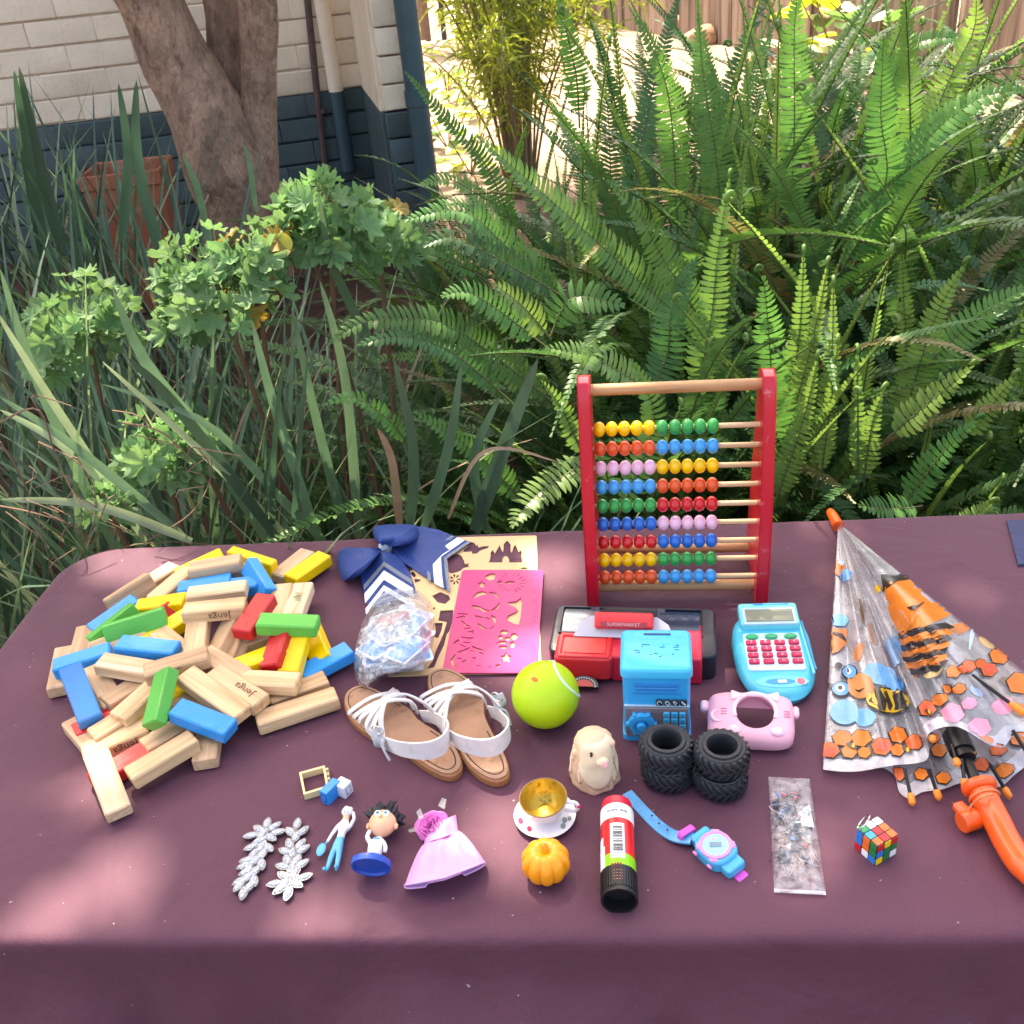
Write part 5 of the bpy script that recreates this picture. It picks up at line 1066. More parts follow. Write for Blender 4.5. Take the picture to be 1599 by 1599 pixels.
for i in range(44):
    z = .003 + .0009 * i; card(rcb.uniform(596, 645), rcb.uniform(985, 1030) - i * .45, z, rcb.uniform(-.9, .9), rcb.uniform(.036, .046), rcb.uniform(.04, .055), (rcb.uniform(-.12, .25), rcb.uniform(-.15, .15)), rcb.choice(cmats))
for i in range(14): card(rcb.uniform(592, 640), rcb.uniform(1012, 1036), .004 + .002 * i, rcb.uniform(-.3, .3), .042, .03, (rcb.uniform(-.1, .3), rcb.uniform(-.1, .1)), rcb.choice(cmats))
tcd = card(618, 976, .046, .38, .044, .048, (.12, .05), mat('card_scene', lin((176, 190, 170)), .3, var=.25, vs=40))
b = MB(); b.box(0, .010, .0013, .040, .016, .0003); b.obj('picture_band', mat('card_pink', lin((196, 140, 140)), .3, var=.4, vs=60), tcd); b = MB(); b.box(0, -.008, .0013, .040, .012, .0003); b.obj('picture_band', mat('card_grey', lin((110, 130, 150)), .3, var=.4, vs=60), tcd)
bgo = [(582, 940), (600, 925), (625, 918), (655, 922), (672, 940), (679, 965), (678, 1000), (668, 1030), (650, 1046), (620, 1054), (592, 1060), (572, 1075), (560, 1070), (552, 1045), (554, 1010), (564, 975)]
b = MB(); cxp, cyp = 618, 993
def bagf(u, v):
    k = u * len(bgo); i = int(k) % len(bgo); f = k - int(k); p, q = bgo[i], bgo[(i + 1) % len(bgo)]; X = lerp(p[0], q[0], f); Y = lerp(p[1], q[1], f); r_ = math.sin(v * math.pi / 2) ** .8
    x = lerp(cxp, X, r_); y = lerp(cyp - 12, Y, r_); tail_ = smooth((Y - 1045) / 30) * smooth((600 - X) / 40)
    h = .068 * math.cos(v * math.pi / 2) ** .75 * (1 - .5 * tail_ * v); n_ = mnoise.noise((x / 11., y / 11., 3)) * .006 + abs(mnoise.noise((x / 22., y / 22., 8))) * .008 + mnoise.noise((x / 5., y / 5., 1)) * .0025
    return A(x, y, max(.0015, h + n_ * min(1, h * 60) + .002))
b.grid(bagf, 96, 30, True); b.obj('clear_bag', film('clear_bag', (.90, .95, 1.0), op=.36, opv=.26, rough=.1, vs=90, bump=.9), cb_, angle=180)
# ---- white sandals
tan = mat('insole_leather', lin((172, 130, 102)), .6, var=.12, vs=30, dirt=lin((120, 88, 70)), ds=40, damt=.25); rim_m = mat('sole_edge', lin((156, 104, 64)), .6, var=.15, vs=40); stitch = mat('dark_stitch', lin((58, 44, 40)), .8); wl = mat('white_leather', lin((226, 222, 218)), .45, var=.05, vs=40, bump=.15, bs=140, dirt=lin((180, 168, 158)), ds=35, damt=.12); velcro = mat('velcro', lin((196, 196, 198)), .9, bump=.5, bs=700)
def sandal(label, toe, heel, mir):
    a, h_ = P(*toe), P(*heel); d = a - h_; L_ = d.length; t = thing('sandal', label, 'sandal', tr((a + h_) / 2) @ rz(math.atan2(d.y, d.x)), 'pair of white sandals'); HL = L_ / 2
    def outline(k, s_=1.0):
        u = k / 40 * math.tau; c, s2 = math.cos(u), math.sin(u); x = c; w = (.029 if c > 0 else .0245) * (1 - .18 * math.exp(-((c + .15) / .35) ** 2)); y = w * abs(s2) ** .8 * (1 if s2 >= 0 else -1) * s_ + mir * .006 * math.sin(x * 2.4); return (x * (HL - (1 - s_) * .03), y)
    o_ = [outline(k) for k in range(40)]; i_ = [outline(k, .93) for k in range(40)]
    b = MB(); b.prism(o_, 0, .009); so = b.obj('sole', rim_m, t); m2 = so.modifiers.new('b', 'BEVEL'); m2.width = .0015; m2.segments = 2
    b = MB(); b.prism(i_, .0092, .0112); b.obj('insole', tan, t)
    b = MB(); b.tube([(*outline(k, .74), .0113) for k in range(12, 29)], .0006, 4); b.tube([(*outline(k, .8), .0113) for k in list(range(32, 40)) + list(range(0, 8))], .0005, 4); b.obj('stitching', stitch, t)
    def band(name, pts, w, nrm=None, th_=.0018, m__=wl, n=34):
        b = MB(); c = curve(pts, n)
        def fn(u, v):
            i = min(int(v * (n - 1) + .5), n - 1); p = c[i]; tt = (c[min(i + 1, n - 1)] - c[max(i - 1, 0)]).normalized(); up = nrm(i / (n - 1)) if nrm else Vector((0, 0, 1)); sd_ = (up - tt * up.dot(tt)).normalized(); ww = w(i / (n - 1)) if callable(w) else w; return p + sd_ * (u - .5) * ww
        b.sheet(fn, 5, n, th_); return b.obj(name, m__, t, angle=70)
    yo = mir
    # criss-cross toe straps, width lies along the foot
    fw = lambda s_: Vector((1, 0, .15))
    for (xa, xb, hz) in [(.004, .052, .027), (.020, .036, .030), (.038, .012, .031), (.050, .020, .025), (.012, .060, .023), (.060, .044, .020)]:
        ya = .0285; band('toe_strap', [(xa, ya, .004), (lerp(xa, xb, .18), ya * .92, hz * .65), (lerp(xa, xb, .5), 0, hz), (lerp(xa, xb, .82), -ya * .92, hz * .65), (xb, -ya, .004)], .0046, fw)
    # broad heel band standing round the back, and the ankle strap with its fastener
    up = lambda s_: Vector((0, 0, 1))
    band('heel_band', [(.004, .028, .008), (-.018, .030, .020), (-.05, .027, .032), (-.072, .012, .036), (-.075, -.006, .036), (-.055, -.025, .030), (-.02, -.030, .018), (.002, -.028, .008)], lambda s_: .013 + .010 * math.exp(-((s_ - .5) / .3) ** 2), up)
    band('ankle_strap', [(-.020, -yo * .031, .024), (-.012, -yo * .026, .036), (.004, -yo * .012, .048), (.008, yo * .006, .050), (-.002, yo * .022, .040), (-.016, yo * .031, .026)], .009, lambda s_: Vector((-.9, 0, .5)))
    band('fastener', [(-.006, yo * .0335, .034), (-.020, yo * .034, .022), (-.030, yo * .033, .010)], .014, lambda s_: Vector((.7, 0, .6)), .002, velcro)
    b = MB(); pts = [(.007 * math.cos(k * math.tau / 16), 0, .005 * math.sin(k * math.tau / 16)) for k in range(16)]; b.tube(pts, .0008, 6, closed=True); b.obj('buckle_ring', mat('buckle', (.6, .6, .62), .3, 1.0), t, M=tr(-.012, yo * .032, .036) @ rz(.4))
    return t
sandal('white strappy sandal on the left, below the card bag', (556, 1082), (710, 1222), 1)
sandal('white strappy sandal on the right, beside the green ball', (676, 1058), (793, 1226), -1)
# ---- green ball with the look of a tennis ball
q = P(855, 1124); rb_ = .0348
ball = thing('toy_ball', 'shiny lime green ball with a white curved line', 'ball', tr(q)); b = MB(); b.ball(0, 0, rb_, rb_, n=48); b.obj('body', mat('ball_green', lin((178, 214, 22)), .42, var=.06, vs=20, dirt=lin((140, 170, 20)), ds=60, damt=.1), ball, angle=0)
def on_ball(px, py):
    o = Vector((0, 0, CAMH)) - q - Vector((0, 0, rb_)); d = ray(px, py).normalized(); b_ = o.dot(d); c_ = o.dot(o) - rb_ ** 2; return o + d * (-b_ - math.sqrt(max(0, b_ * b_ - c_)))
sm_ = [on_ball(*p) for p in ((866, 1026), (866, 1040), (874, 1057), (888, 1074), (902, 1086))]
sm_ = [(sm_[0] + Vector((-.004, .02, .0))).normalized() * rb_, ] + sm_ + [(sm_[-1] + Vector((.012, .012, -.012))).normalized() * rb_, (sm_[-1] + Vector((.005, .05, -.02))).normalized() * rb_]
b = MB(); b.tube([p.normalized() * (rb_ - .0004) for p in curve(sm_, 40)], .0017, 6, M=tr(0, 0, rb_)); b.obj('seam_line', mat('ball_line', lin((214, 238, 214)), .4), ball)
tocam = (Vector((0, 0, CAMH)) - (q + Vector((0, 0, rb_)))).normalized(); d = (tocam + Vector((-.32, .35, .42))).normalized(); b = MB(); b.ball(0, 0, 0, .0042, .0026, .001, 10); b.obj('air_plug', plastic('ball_plug', (222, 110, 30), .4), ball, M=tr(Vector((0, 0, rb_)) + d * rb_) @ d.to_track_quat('Z', 'Y').to_matrix().to_4x4())
# ================================================================ toys in the middle
def frame(px, py, ang): return tr(P(px, py)) @ rz(ang)
def prim(name, mtl, parent, fn, M=None, **k):
    b = MB(); fn(b); return b.obj(name, mtl, parent, M=M, **k)
def rbox(b, x, y, z, sx, sy, sz, r_, n=4, mi=0, top=0.0, M=None, taper=1.0):
    """box with rounded vertical corners and an optional soft top edge; z is its base"""
    def ring(s_, zz, ins):
        out = []
        for k, (cx, cy) in enumerate(((1, 1), (-1, 1), (-1, -1), (1, -1))):
            for i in range(n + 1):
                a = math.pi / 2 * (k + i / n); rr = max(r_ - ins, .0003); out.append((x + (cx * (sx / 2 - r_) + rr * math.cos(a)) * s_, y + (cy * (sy / 2 - r_) + rr * math.sin(a)) * s_, zz))
        return out
    rings = [ring(1, z, 0), ring(taper, z + sz - top, 0)]
    if top:
        for k in range(1, 4): a = math.pi / 2 * k / 3; rings.append(ring(taper, z + sz - top + top * math.sin(a), top * (1 - math.cos(a))))
    N = len(rings[0]); vs = [p for r__ in rings for p in r__]; fs = []
    for j in range(len(rings) - 1): fs += [(j * N + i, j * N + (i + 1) % N, (j + 1) * N + (i + 1) % N, (j + 1) * N + i) for i in range(N)]
    fs += [tuple(reversed(range(N))), tuple(range((len(rings) - 1) * N, len(rings) * N))]; b.add(vs, fs, mi, M)
# ---- black and red toy cash register base with scale
a0 = yaw((870, 1050), (1115, 1060)); fl, fr_ = P(858, 1052), P(1118, 1062); rw = (fr_ - fl).length; ra_ = math.atan2((fr_ - fl).y, (fr_ - fl).x); bk = (P(1110, 952, T + .030) - fr_).dot(Vector((-math.sin(ra_), math.cos(ra_), 0)))
RM = tr(fl) @ rz(ra_); reg = thing('toy_cash_register', 'black toy cash register base with red scale tray and silver hollows', 'toy', RM)
blk = plastic('register_black', (34, 36, 44), .3, bump=.05, bs=60); sil = mat('register_silver', lin((150, 154, 162)), .25, metal=.6, var=.05); redp = plastic('register_red', (224, 46, 52), .32); red2 = plastic('register_red_dark', (206, 38, 66), .35); grp = plastic('register_grey', (188, 186, 196), .35); dk = plastic('register_recess', (22, 26, 38), .35)
H = .032
prim('body', blk, reg, lambda b: rbox(b, rw / 2, bk / 2, 0, rw, bk, H, .010, 5, 0, .003))
for x0, x1, m__ in ((.012, .052, sil), (rw - .062, rw - .018, mat('register_hollow', lin((52, 62, 84)), .25, metal=.3))):
    def cyl(b, x0=x0, x1=x1):
        def fn(u, v): a = lerp(.15, math.pi - .15, v); return (lerp(x0, x1, u), bk - .030 + .021 * math.cos(a) , H + .0006 + .006 * math.sin(a) ** 2)
        b.sheet(fn, 3, 14, .0012)
    prim('coin_hollow', m__, reg, cyl)
    prim('hollow_rim', blk, reg, lambda b, x0=x0, x1=x1: [b.box((x0 + x1) / 2, bk - .030 + s_ * .0235, H + .001, x1 - x0 + .006, .002, .003, .0005) for s_ in (-1, 1)] + [b.box(xx, bk - .030, H + .001, .002, .049, .003, .0005) for xx in (x0 - .003, x1 + .003)])
prim('centre_recess', dk, reg, lambda b: rbox(b, rw * .46, bk - .028, H, .072, .04, .0012, .004))
prim('centre_frame', plastic('register_frame', (44, 52, 72), .3), reg, lambda b: [rbox(b, rw * .46 - .037, bk - .03, H, .010, .044, .004, .002, 2, 0, .001), rbox(b, rw * .46 + .037, bk - .03, H, .010, .044, .004, .002, 2, 0, .001)])
hd = prim('name_plate', grp, reg, lambda b: b.prism([(-.055, 0), (.055, 0), (.048, .016), (.036, .024), (-.036, .024), (-.048, .016)], 0, .006), M=tr(rw * .45, bk - .062, H + .001) @ rx(R(35)))
prim('red_bar', redp, hd, lambda b: rbox(b, 0, .018, .006, .064, .018, .007, .003, 3, 0, .002)); prim('label_strip', plastic('label_strip', (150, 36, 52), .3), hd, lambda b: b.box(0, .012, .0136, .050, .006, .0008, .0002))
lettering('SUPERMARKET', .0055, plastic('label_letters', (226, 150, 150), .4), hd, tr(0, .012, .0142))
tray = prim('scale_tray', redp, reg, lambda b: None or rbox(b, .040, .006, .008, .060, .042, .028, .006, 5, 0, .003, taper=1.05))
prim('tray_floor', plastic('tray_floor', (236, 70, 66), .3), tray, lambda b: rbox(b, .040, .0065, .0362, .046, .026, .0006, .003, 3)); prim('tray_bevel', redp, tray, lambda b: [b.box(.040, .0062 + s_ * .018, .0368, .056, .005, .0022, .001) for s_ in (-1, 1)] + [b.box(.040 + s_ * .0265, .0062, .0368, .005, .034, .0022, .001) for s_ in (-1, 1)])
dl = prim('scale_dial', blk, reg, lambda b: b.prism([(.020 * math.cos(math.pi * k / 14), .016 * math.sin(math.pi * k / 14)) for k in range(15)], 0, .004), M=tr(.041, -.026, .004) @ rx(R(25)) @ sc(.8, .8, 1))
prim('dial_face', plastic('dial_red', (196, 70, 60), .4), dl, lambda b: b.prism([(.013 * math.cos(math.pi * k / 12), .010 * math.sin(math.pi * k / 12)) for k in range(13)], .004, .0046))
prim('dial_arc', plastic('dial_white', (214, 210, 208), .4), dl, lambda b: [b.box(.0155 * math.cos(math.pi * k / 14), .0125 * math.sin(math.pi * k / 14), .0044, .0016, .0016, .0012) for k in range(15)])
for x0 in (rw * .385, rw - .040): prim('red_block', red2, reg, lambda b, x0=x0: rbox(b, x0 + .012, .022, .002, .026, .062, .033, .004, 4, 0, .003))
# ---- small blue safe shaped like a cash machine
sa = yaw((972, 1155), (1079, 1157)); SW = (P(1079, 1157) - P(972, 1155)).length; SM = tr(P(1026, 1157)) @ rz(sa); safe = thing('toy_safe', 'bright blue toy safe with dial and keypad before the black register', 'toy safe', SM)
SD = SW * .92; sb = plastic('safe_blue', (24, 164, 226), .33, coat=.15); sbl = plastic('safe_lid_blue', (40, 186, 232), .3, coat=.15); steel = mat('safe_steel', lin((138, 124, 128)), .4, metal=.25, var=.06, vs=8, stretch=(.1, 1, 20))
SHh = .090
prim('body', sb, safe, lambda b: (rbox(b, 0, SD / 2, .006, SW * .96, SD * .96, SHh - .012, .006, 4), rbox(b, 0, SD / 2, 0, SW, SD, .007, .006, 4, 0, .001)))
lid = prim('lid', sbl, safe, lambda b: rbox(b, 0, SD / 2, SHh - .008, SW * 1.02, SD * 1.02, .011, .007, 5, 0, .004)); prim('coin_slot', plastic('slot_dark', (8, 70, 110), .5), lid, lambda b: rbox(b, SW * .02, SD * .86, SHh + .0025, .027, .003, .0008, .001))
prim('scratches', plastic('scratch', (20, 110, 140), .6), lid, lambda b: [b.box(rr.uniform(-.02, .022), rr.uniform(SD * .3, SD * .62), SHh + .0032, rr.uniform(.001, .006), .0007, .0003, M=None) for rr in [random.Random(5)] for _ in range(16)])
prim('front_panel', steel, safe, lambda b: b.box(0, SD * .02 - .0012, .026, SW * .90, .003, .038, .001)); prim('trim_line', plastic('safe_trim', (170, 200, 214), .3), safe, lambda b: b.box(0, SD * .02 - .0006, .0465, SW * .93, .003, .0014, .0004))
prim('note_slot', plastic('safe_blue_dark', (16, 122, 190), .4), safe, lambda b: (b.box(0, SD * .018, .073, SW * .64, .003, .0022, .0006), b.box(0, SD * .016, .068, SW * .60, .004, .004, .001), b.box(0, SD * .018, .062, SW * .7, .0026, .001, .0003)))
dlm = tr(-SW * .22, -.0005, .026) @ rx(R(90)); dd = prim('dial', sb, safe, lambda b: b.lathe([(.0125, 0), (.0135, .002), (.0125, .006), (.008, .0065), (.008, .004), (.0045, .004), (.0045, .009), (.0035, .0098)], 28), M=dlm); prim('dial_lug', sb, dd, lambda b: [b.box(.0135 * math.cos(a), .0135 * math.sin(a), .003, .004, .004, .005, .0008, M=None) for a in [math.tau * k / 6 for k in range(6)]])
for r_ in range(4):
    for c in range(3):
        k_ = prim('key', sbl, safe, lambda b: rbox(b, 0, 0, 0, .0062, .0062, .003, .0012, 3, 0, .0008), M=tr(SW * .14 + c * .0078, .0002, .037 - r_ * .0078) @ rx(R(90)))
        if r_ < 3: lettering(str(r_ * 3 + c + 1), .0045, plastic('key_digit', (20, 90, 170), .5), k_, tr(0, 0, .0032))
for k_ in range(4): prim('number_wheel', plastic('wheel_black', (40, 44, 48), .4), safe, lambda b: b.box(0, 0, 0, .0068, .002, .007, .0005), M=tr(SW * .04 + k_ * .0078, -.001, .052)); prim('wheel_mark', plastic('wheel_white', (206, 210, 212), .4), safe, lambda b: b.tube([(.0021 * math.cos(math.tau * q_ / 12 + .4 * k_), 0, .0023 * math.sin(math.tau * q_ / 12)) for q_ in range(12 if k_ % 2 else 9)], .00045, 5, closed=bool(k_ % 2)), M=tr(SW * .04 + k_ * .0078, -.0022, .052))
# ---- turquoise toy card machine
ca = yaw((1180, 945), (1205, 1100)); cq0, cq1 = P(1196, 946, T + .034), P(1222, 1100, T + .004); cq0.z = cq1.z = T; cpos = (cq0 + cq1) / 2; cd = cq0 - cq1; cL = cd.length; CMx = tr(cpos) @ rz(math.atan2(cd.y, cd.x) - math.pi / 2); cmac = thing('toy_card_machine', 'turquoise toy card machine with grey screen and pink keys', 'toy', CMx)
tq = plastic('machine_turquoise', (70, 196, 220), .33); tq2 = plastic('machine_turquoise_light', (104, 214, 228), .35); tqd = plastic('machine_turquoise_dark', (40, 150, 190), .4)
def body_ring(z, ins, n=48):
    out = []
    for k in range(n):
        a = math.tau * k / n; w = .042 * (1 + .10 * math.sin(a)) - ins; l = cL / 2 - ins; ex = .72; out.append((w * abs(math.cos(a)) ** ex * (1 if math.cos(a) > 0 else -1), l * abs(math.sin(a)) ** ex * (1 if math.sin(a) > 0 else -1), z + (.008 * (math.sin(a)) if z > .01 else 0)))
    return out
def mbody(b):
    rg = [body_ring(0, .004), body_ring(.008, 0), body_ring(.016, .0005), body_ring(.021, .003), body_ring(.024, .008)]; N = 48; b.add([p for r_ in rg for p in r_], [(j * N + i, j * N + (i + 1) % N, (j + 1) * N + (i + 1) % N, (j + 1) * N + i) for j in range(4) for i in range(N)] + [tuple(reversed(range(N))), tuple(range(4 * N, 5 * N))])
prim('body', tq, cmac, mbody, angle=50)
tilt = math.atan2(.016, cL) ; TPm = tr(0, 0, .0242) @ rx(tilt)
hdp = prim('head', tq2, cmac, lambda b: (rbox(b, 0, cL * .36, -.002, .064, cL * .27, .010, .004, 4, 0, .002),), M=TPm); prim('paper_slot', tqd, hdp, lambda b: b.box(.004, cL * .475, .0082, .038, .0022, .0008)); prim('screen_bezel', plastic('bezel', (176, 206, 222), .35), hdp, lambda b: rbox(b, 0, cL * .325, .0078, .058, .026, .0018, .002, 3, 0, .0005)); prim('screen', mat('lcd_grey', lin((128, 132, 112)), .25, var=.04), hdp, lambda b: b.box(0, cL * .325, .0098, .051, .019, .0008, .0002))
prim('key_panel', plastic('key_panel', (200, 236, 244), .35), cmac, lambda b: rbox(b, -.001, -.004, -.0006, .060, cL * .42, .0022, .003, 3, 0, .0006), M=TPm)
for c in range(3): prim('round_key', plastic('key_green', (30, 170, 110), .35), cmac, lambda b: b.lathe([(.0062, 0), (.0062, .002), (.0048, .0032)], 18, 0, sc(1.1, .62, 1)), M=TPm @ tr(-.0215 + c * .0205, .0165, .0014))
kd = '789+456x123-0.=/'
for r_ in range(4):
    for c in range(4):
        k_ = prim('key', plastic('key_pink', (206, 30, 78), .35), cmac, lambda b: rbox(b, 0, 0, 0, .0112, .0064, .003, .0016, 3, 0, .001), M=TPm @ tr(-.0235 + c * .0151, .0075 - r_ * .0092, .0014)); lettering(kd[r_ * 4 + c], .006, plastic('key_white', (240, 200, 214), .4), k_, tr(0, 0, .0032))
prim('card_groove', tqd, cmac, lambda b: b.box(.0372, .004, .0002, .0022, cL * .56, .0016, .0004), M=TPm @ rz(.05)); prim('side_rail', tq2, cmac, lambda b: b.box(.0338, .004, .0008, .003, cL * .66, .003, .0008), M=TPm @ rz(.05))
def ell(b, rx0, ry0, z): b.prism([(rx0 * math.cos(math.tau * k / 32), ry0 * math.sin(math.tau * k / 32)) for k in range(32)], 0, z)
lg = prim('logo_plate', tq2, cmac, lambda b: ell(b, .027, .008, .0009), M=TPm @ tr(.002, -cL * .355, -.0012)); prim('logo_oval', tqd, lg, lambda b: ell(b, .015, .004, .0012), M=tr(-.002, 0, 0)); prim('logo_card', plastic('logo_white', (230, 240, 246), .4), lg, lambda b: b.box(0, 0, .0014, .009, .004, .0006)); prim('logo_button', plastic('logo_button', (226, 110, 130), .4), lg, lambda b: b.lathe([(.004, 0), (.004, .0016), (.003, .002)], 16), M=tr(.019, 0, 0)); prim('logo_ring', plastic('logo_white', (0, 0, 0)), lg, lambda b: b.tube([(.0048 * math.cos(math.tau * k / 20), .0048 * math.sin(math.tau * k / 20), .0012) for k in range(20)], .0004, 5, closed=True), M=tr(.019, 0, 0))
# ---- pink camera case with cat ears
pc = P(1172, 1174); pa_ = yaw((1110, 1165), (1230, 1172)); case = thing('camera_case', 'soft pink cat shaped camera case with a round hole', 'camera case', tr(pc) @ rz(pa_))
pkm = mat('case_pink', lin((244, 178, 196)), .45, var=.04, sss=.05); pkl = mat('case_pink_light', lin((250, 206, 218)), .45, var=.03)
CT = R(38); CW, CHh, CDp = .084, .058, .024
Fm = tr(0, .006, 0) @ rx(-R(90) + R(90) - R(52)) if False else tr(0, .004, .030) @ rx(R(38))
def case_body(b):
    """thick rounded slab with a real hole through it"""
    n = 64; hr = .0185
    def outer(k, ins):
        a = math.tau * k / n; c, s_ = math.cos(a), math.sin(a); e = .42; return ((CW / 2 - ins) * abs(c) ** e * (1 if c > 0 else -1), (CHh / 2 - ins) * abs(s_) ** e * (1 if s_ > 0 else -1))
    def inner(k, r_): a = math.tau * k / n; return (.004 + r_ * math.cos(a), .004 + r_ * math.sin(a))
    rings = [(inner, hr + .007, 0), (inner, hr + .0045, CDp - .005), (inner, hr, CDp - .003), (inner, hr + .002, CDp), (outer, .008, CDp), (outer, .003, CDp - .002), (outer, 0, CDp - .007), (outer, 0, .006), (outer, .002, .002), (outer, .006, 0)]
    vs = []
    for f, q_, z in rings: vs += [(*f(k, q_), z) for k in range(n)]
    m_ = len(rings); b.add(vs, [(j * n + i, ((j + 1) % m_) * n + i, ((j + 1) % m_) * n + (i + 1) % n, j * n + (i + 1) % n) for j in range(m_) for i in range(n)])
CB = tr(0, .0255, .0175) @ rx(R(14)) @ tr(0, 0, -CDp / 2)
cbo = prim('shell', pkm, case, case_body, M=CB, angle=50)
prim('hole_ring', pkl, case, lambda b: b.tube([(.004 + .0205 * math.cos(a), .004 + .0205 * math.sin(a), CDp) for a in [lerp(-.35, math.pi + .35, k / 30) for k in range(31)]], .0022, 8, sq=(.6, 1)), M=CB)
for s_ in (-1, 1):
    prim('ear', pkl, case, lambda b: b.prism(roundpoly([(-.007, -.003), (.007, -.003), (s_ * .002, .008)], .003, 3), 0, .004), M=CB @ tr(.004 + s_ * .018, .0205, CDp - .002) @ rz(-s_ * .5))
    prim('paw', pkl, case, lambda b: b.ball(0, 0, 0, .0068, .0052, .0035, 16), M=CB @ tr(.004 + s_ * .0205, -.019, CDp)); prim('whiskers', plastic('whisker_pink', (214, 120, 146), .5), case, lambda b: [b.box(s_ * .0305, .0045 - k * .003, CDp + .0002, .006, .0008, .0008) for k in range(3)], M=CB @ tr(.004, 0, 0))
prim('moon_mark', pkl, case, lambda b: b.tube([(.0065 * math.cos(a), .0065 * math.sin(a), CDp + .0004) for a in [lerp(1.6, 5.2, k / 16) for k in range(17)]], [.0006 + .0014 * math.sin(math.pi * k / 16) for k in range(17)], 6), M=CB @ tr(-.0315, -.004, 0))
prim('strap_lug', pkl, case, lambda b: (b.box(-CW / 2 - .003, .012, .015, .008, .012, .008, .002), b.box(CW / 2 + .002, .010, .015, .006, .012, .008, .002)), M=CB)
# ---- four rubber toy tyres in two stacks
rub = mat('tyre_rubber', lin((38, 40, 46)), .55, var=.12, vs=40, bump=.1, bs=120, dirt=lin((70, 66, 66)), ds=60, damt=.15)
TR, TH = .0262, .0255
def tyre(b):
    b.lathe([(.0135, .002), (.0135, TH - .002), (.0145, TH), (.0175, TH - .0006), (.0178, TH - .0022), (.0215, TH - .0012), (TR - .0035, TH - .003), (TR - .002, TH - .007), (TR - .002, .007), (TR - .0035, .003), (.0215, .0012), (.0145, 0), (.0135, .002)], 48, 0, cap0=False, cap1=False)
    for s_ in (0, 1):
        for k in range(22):
            a0_ = math.tau * (k + .5 * s_) / 22; ring = []
            for t_ in range(5):
                u = t_ / 4; z = lerp(.0025, TH / 2 + .0012, u); z = z if s_ == 0 else TH - z; a = a0_ + .36 * u; rr = TR - .0022 + (.0022 if u > .2 else .0003); w = .068
                ring.append([(rr0 * math.cos(a + dw), rr0 * math.sin(a + dw), z) for rr0, dw in ((TR - .0038, -w), (rr, -w * .8), (rr, w * .8), (TR - .0038, w))])
            vs = [p for r_ in ring for p in r_]; fs = [(i * 4 + j, i * 4 + j + 1, (i + 1) * 4 + j + 1, (i + 1) * 4 + j) for i in range(4) for j in range(3)] + [(0, 1, 2, 3), (19, 18, 17, 16)]
            b.add(vs, fs if s_ else [tuple(reversed(f)) for f in fs])
b = MB(); tyre(b); tym = b.mesh('toy_tyre', rub, 40)
for px, py, z, lab, a, off in ((1043, 1213, 0, 'black rubber toy tyre, bottom of the left stack', .2, 0), (1043, 1213, TH + .0004, 'black rubber toy tyre, top of the left stack by the safe', .9, -.0015), (1124, 1226, 0, 'black rubber toy tyre, bottom of the right stack', .5, 0), (1124, 1226, TH + .0004, 'black rubber toy tyre, top of the right stack by the pink case', 1.4, .0012)):
    tag(link('toy_tyre', tym, None, tr(P(px, py) + Vector((off, off, z))) @ rz(a)), lab, 'tyre', 'toy tyres')
# ---- melted animal shaped candle
A = At(932, 1232); cnd = thing('animal_candle', 'cream animal shaped candle with dripping wax and pink nose', 'candle', A.M() @ sc(.86, .86, .80)); wax = mat('cream_wax', lin((232, 192, 158)), .45, var=.08, vs=30, bump=.2, bs=90, sss=.25); wax2 = mat('pale_wax', lin((244, 216, 180)), .4, var=.05, vs=40, sss=.25)
CHt = .070
def cand(b):
    def fn(u, v):
        a = u * math.tau; z = CHt * v; r_ = lerp(.0285, .0185, v ** 1.1); r_ *= 1 + .12 * mnoise.noise((math.cos(a) * 2.5, math.sin(a) * 2.5, v * 3)) + .07 * mnoise.noise((math.cos(a) * 5, math.sin(a) * 5, v * 4)) * smooth(v * 3)
        if v > .86: r_ *= math.cos((v - .86) / .14 * 1.45) ** .6
        return (r_ * math.cos(a), r_ * math.sin(a) + .02, z)
    b.grid(fn, 44, 30, True, cap0=True, cap1=True)
prim('body', wax, cnd, cand, angle=0); rd = random.Random(9)
def drips(b):
    for k in range(15):
        a = rd.uniform(0, math.tau); z1 = rd.uniform(.03, .058); z0 = z1 - rd.uniform(.012, .03); pts = []
        for j in range(6): z = lerp(z1, z0, j / 5); r_ = lerp(.0285, .0185, (z / CHt) ** 1.1); pts.append((r_ * math.cos(a + .1 * j / 5), r_ * math.sin(a + .1 * j / 5) + .02, z))
        b.tube(pts, [.0012, .0016, .0018, .002, .0024, .0016], 8)
prim('drip', wax2, cnd, drips, angle=0)['kind'] = 'stuff'
def mantle(b):
    def fn(u, v):
        a = lerp(-2.35, -.15, u); zlo = .008 + .040 * (1 - math.sin(math.pi * min(1, u * 1.25 + .02)) ** .55 if u < .78 else .12 + (u - .78) * 2.2); z = lerp(zlo, CHt * .97, v); r_ = lerp(.0285, .0185, (z / CHt) ** 1.1) * (1 + .07 * mnoise.noise((u * 4, v * 4, 3))) * (1 if z < CHt * .86 else math.cos((z / CHt - .86) / .14 * 1.3) ** .6) + .0008; return (r_ * math.cos(a), r_ * math.sin(a) + .02, z)
    b.sheet(fn, 32, 16, .0016)
prim('wax_mantle', wax2, cnd, mantle, angle=0)
prim('ear', wax, cnd, lambda b: b.ball(.0175, .012, .060, .0065, .005, .006, 14)); prim('ear', wax, cnd, lambda b: b.ball(-.019, .012, .050, .006, .005, .0055, 14))
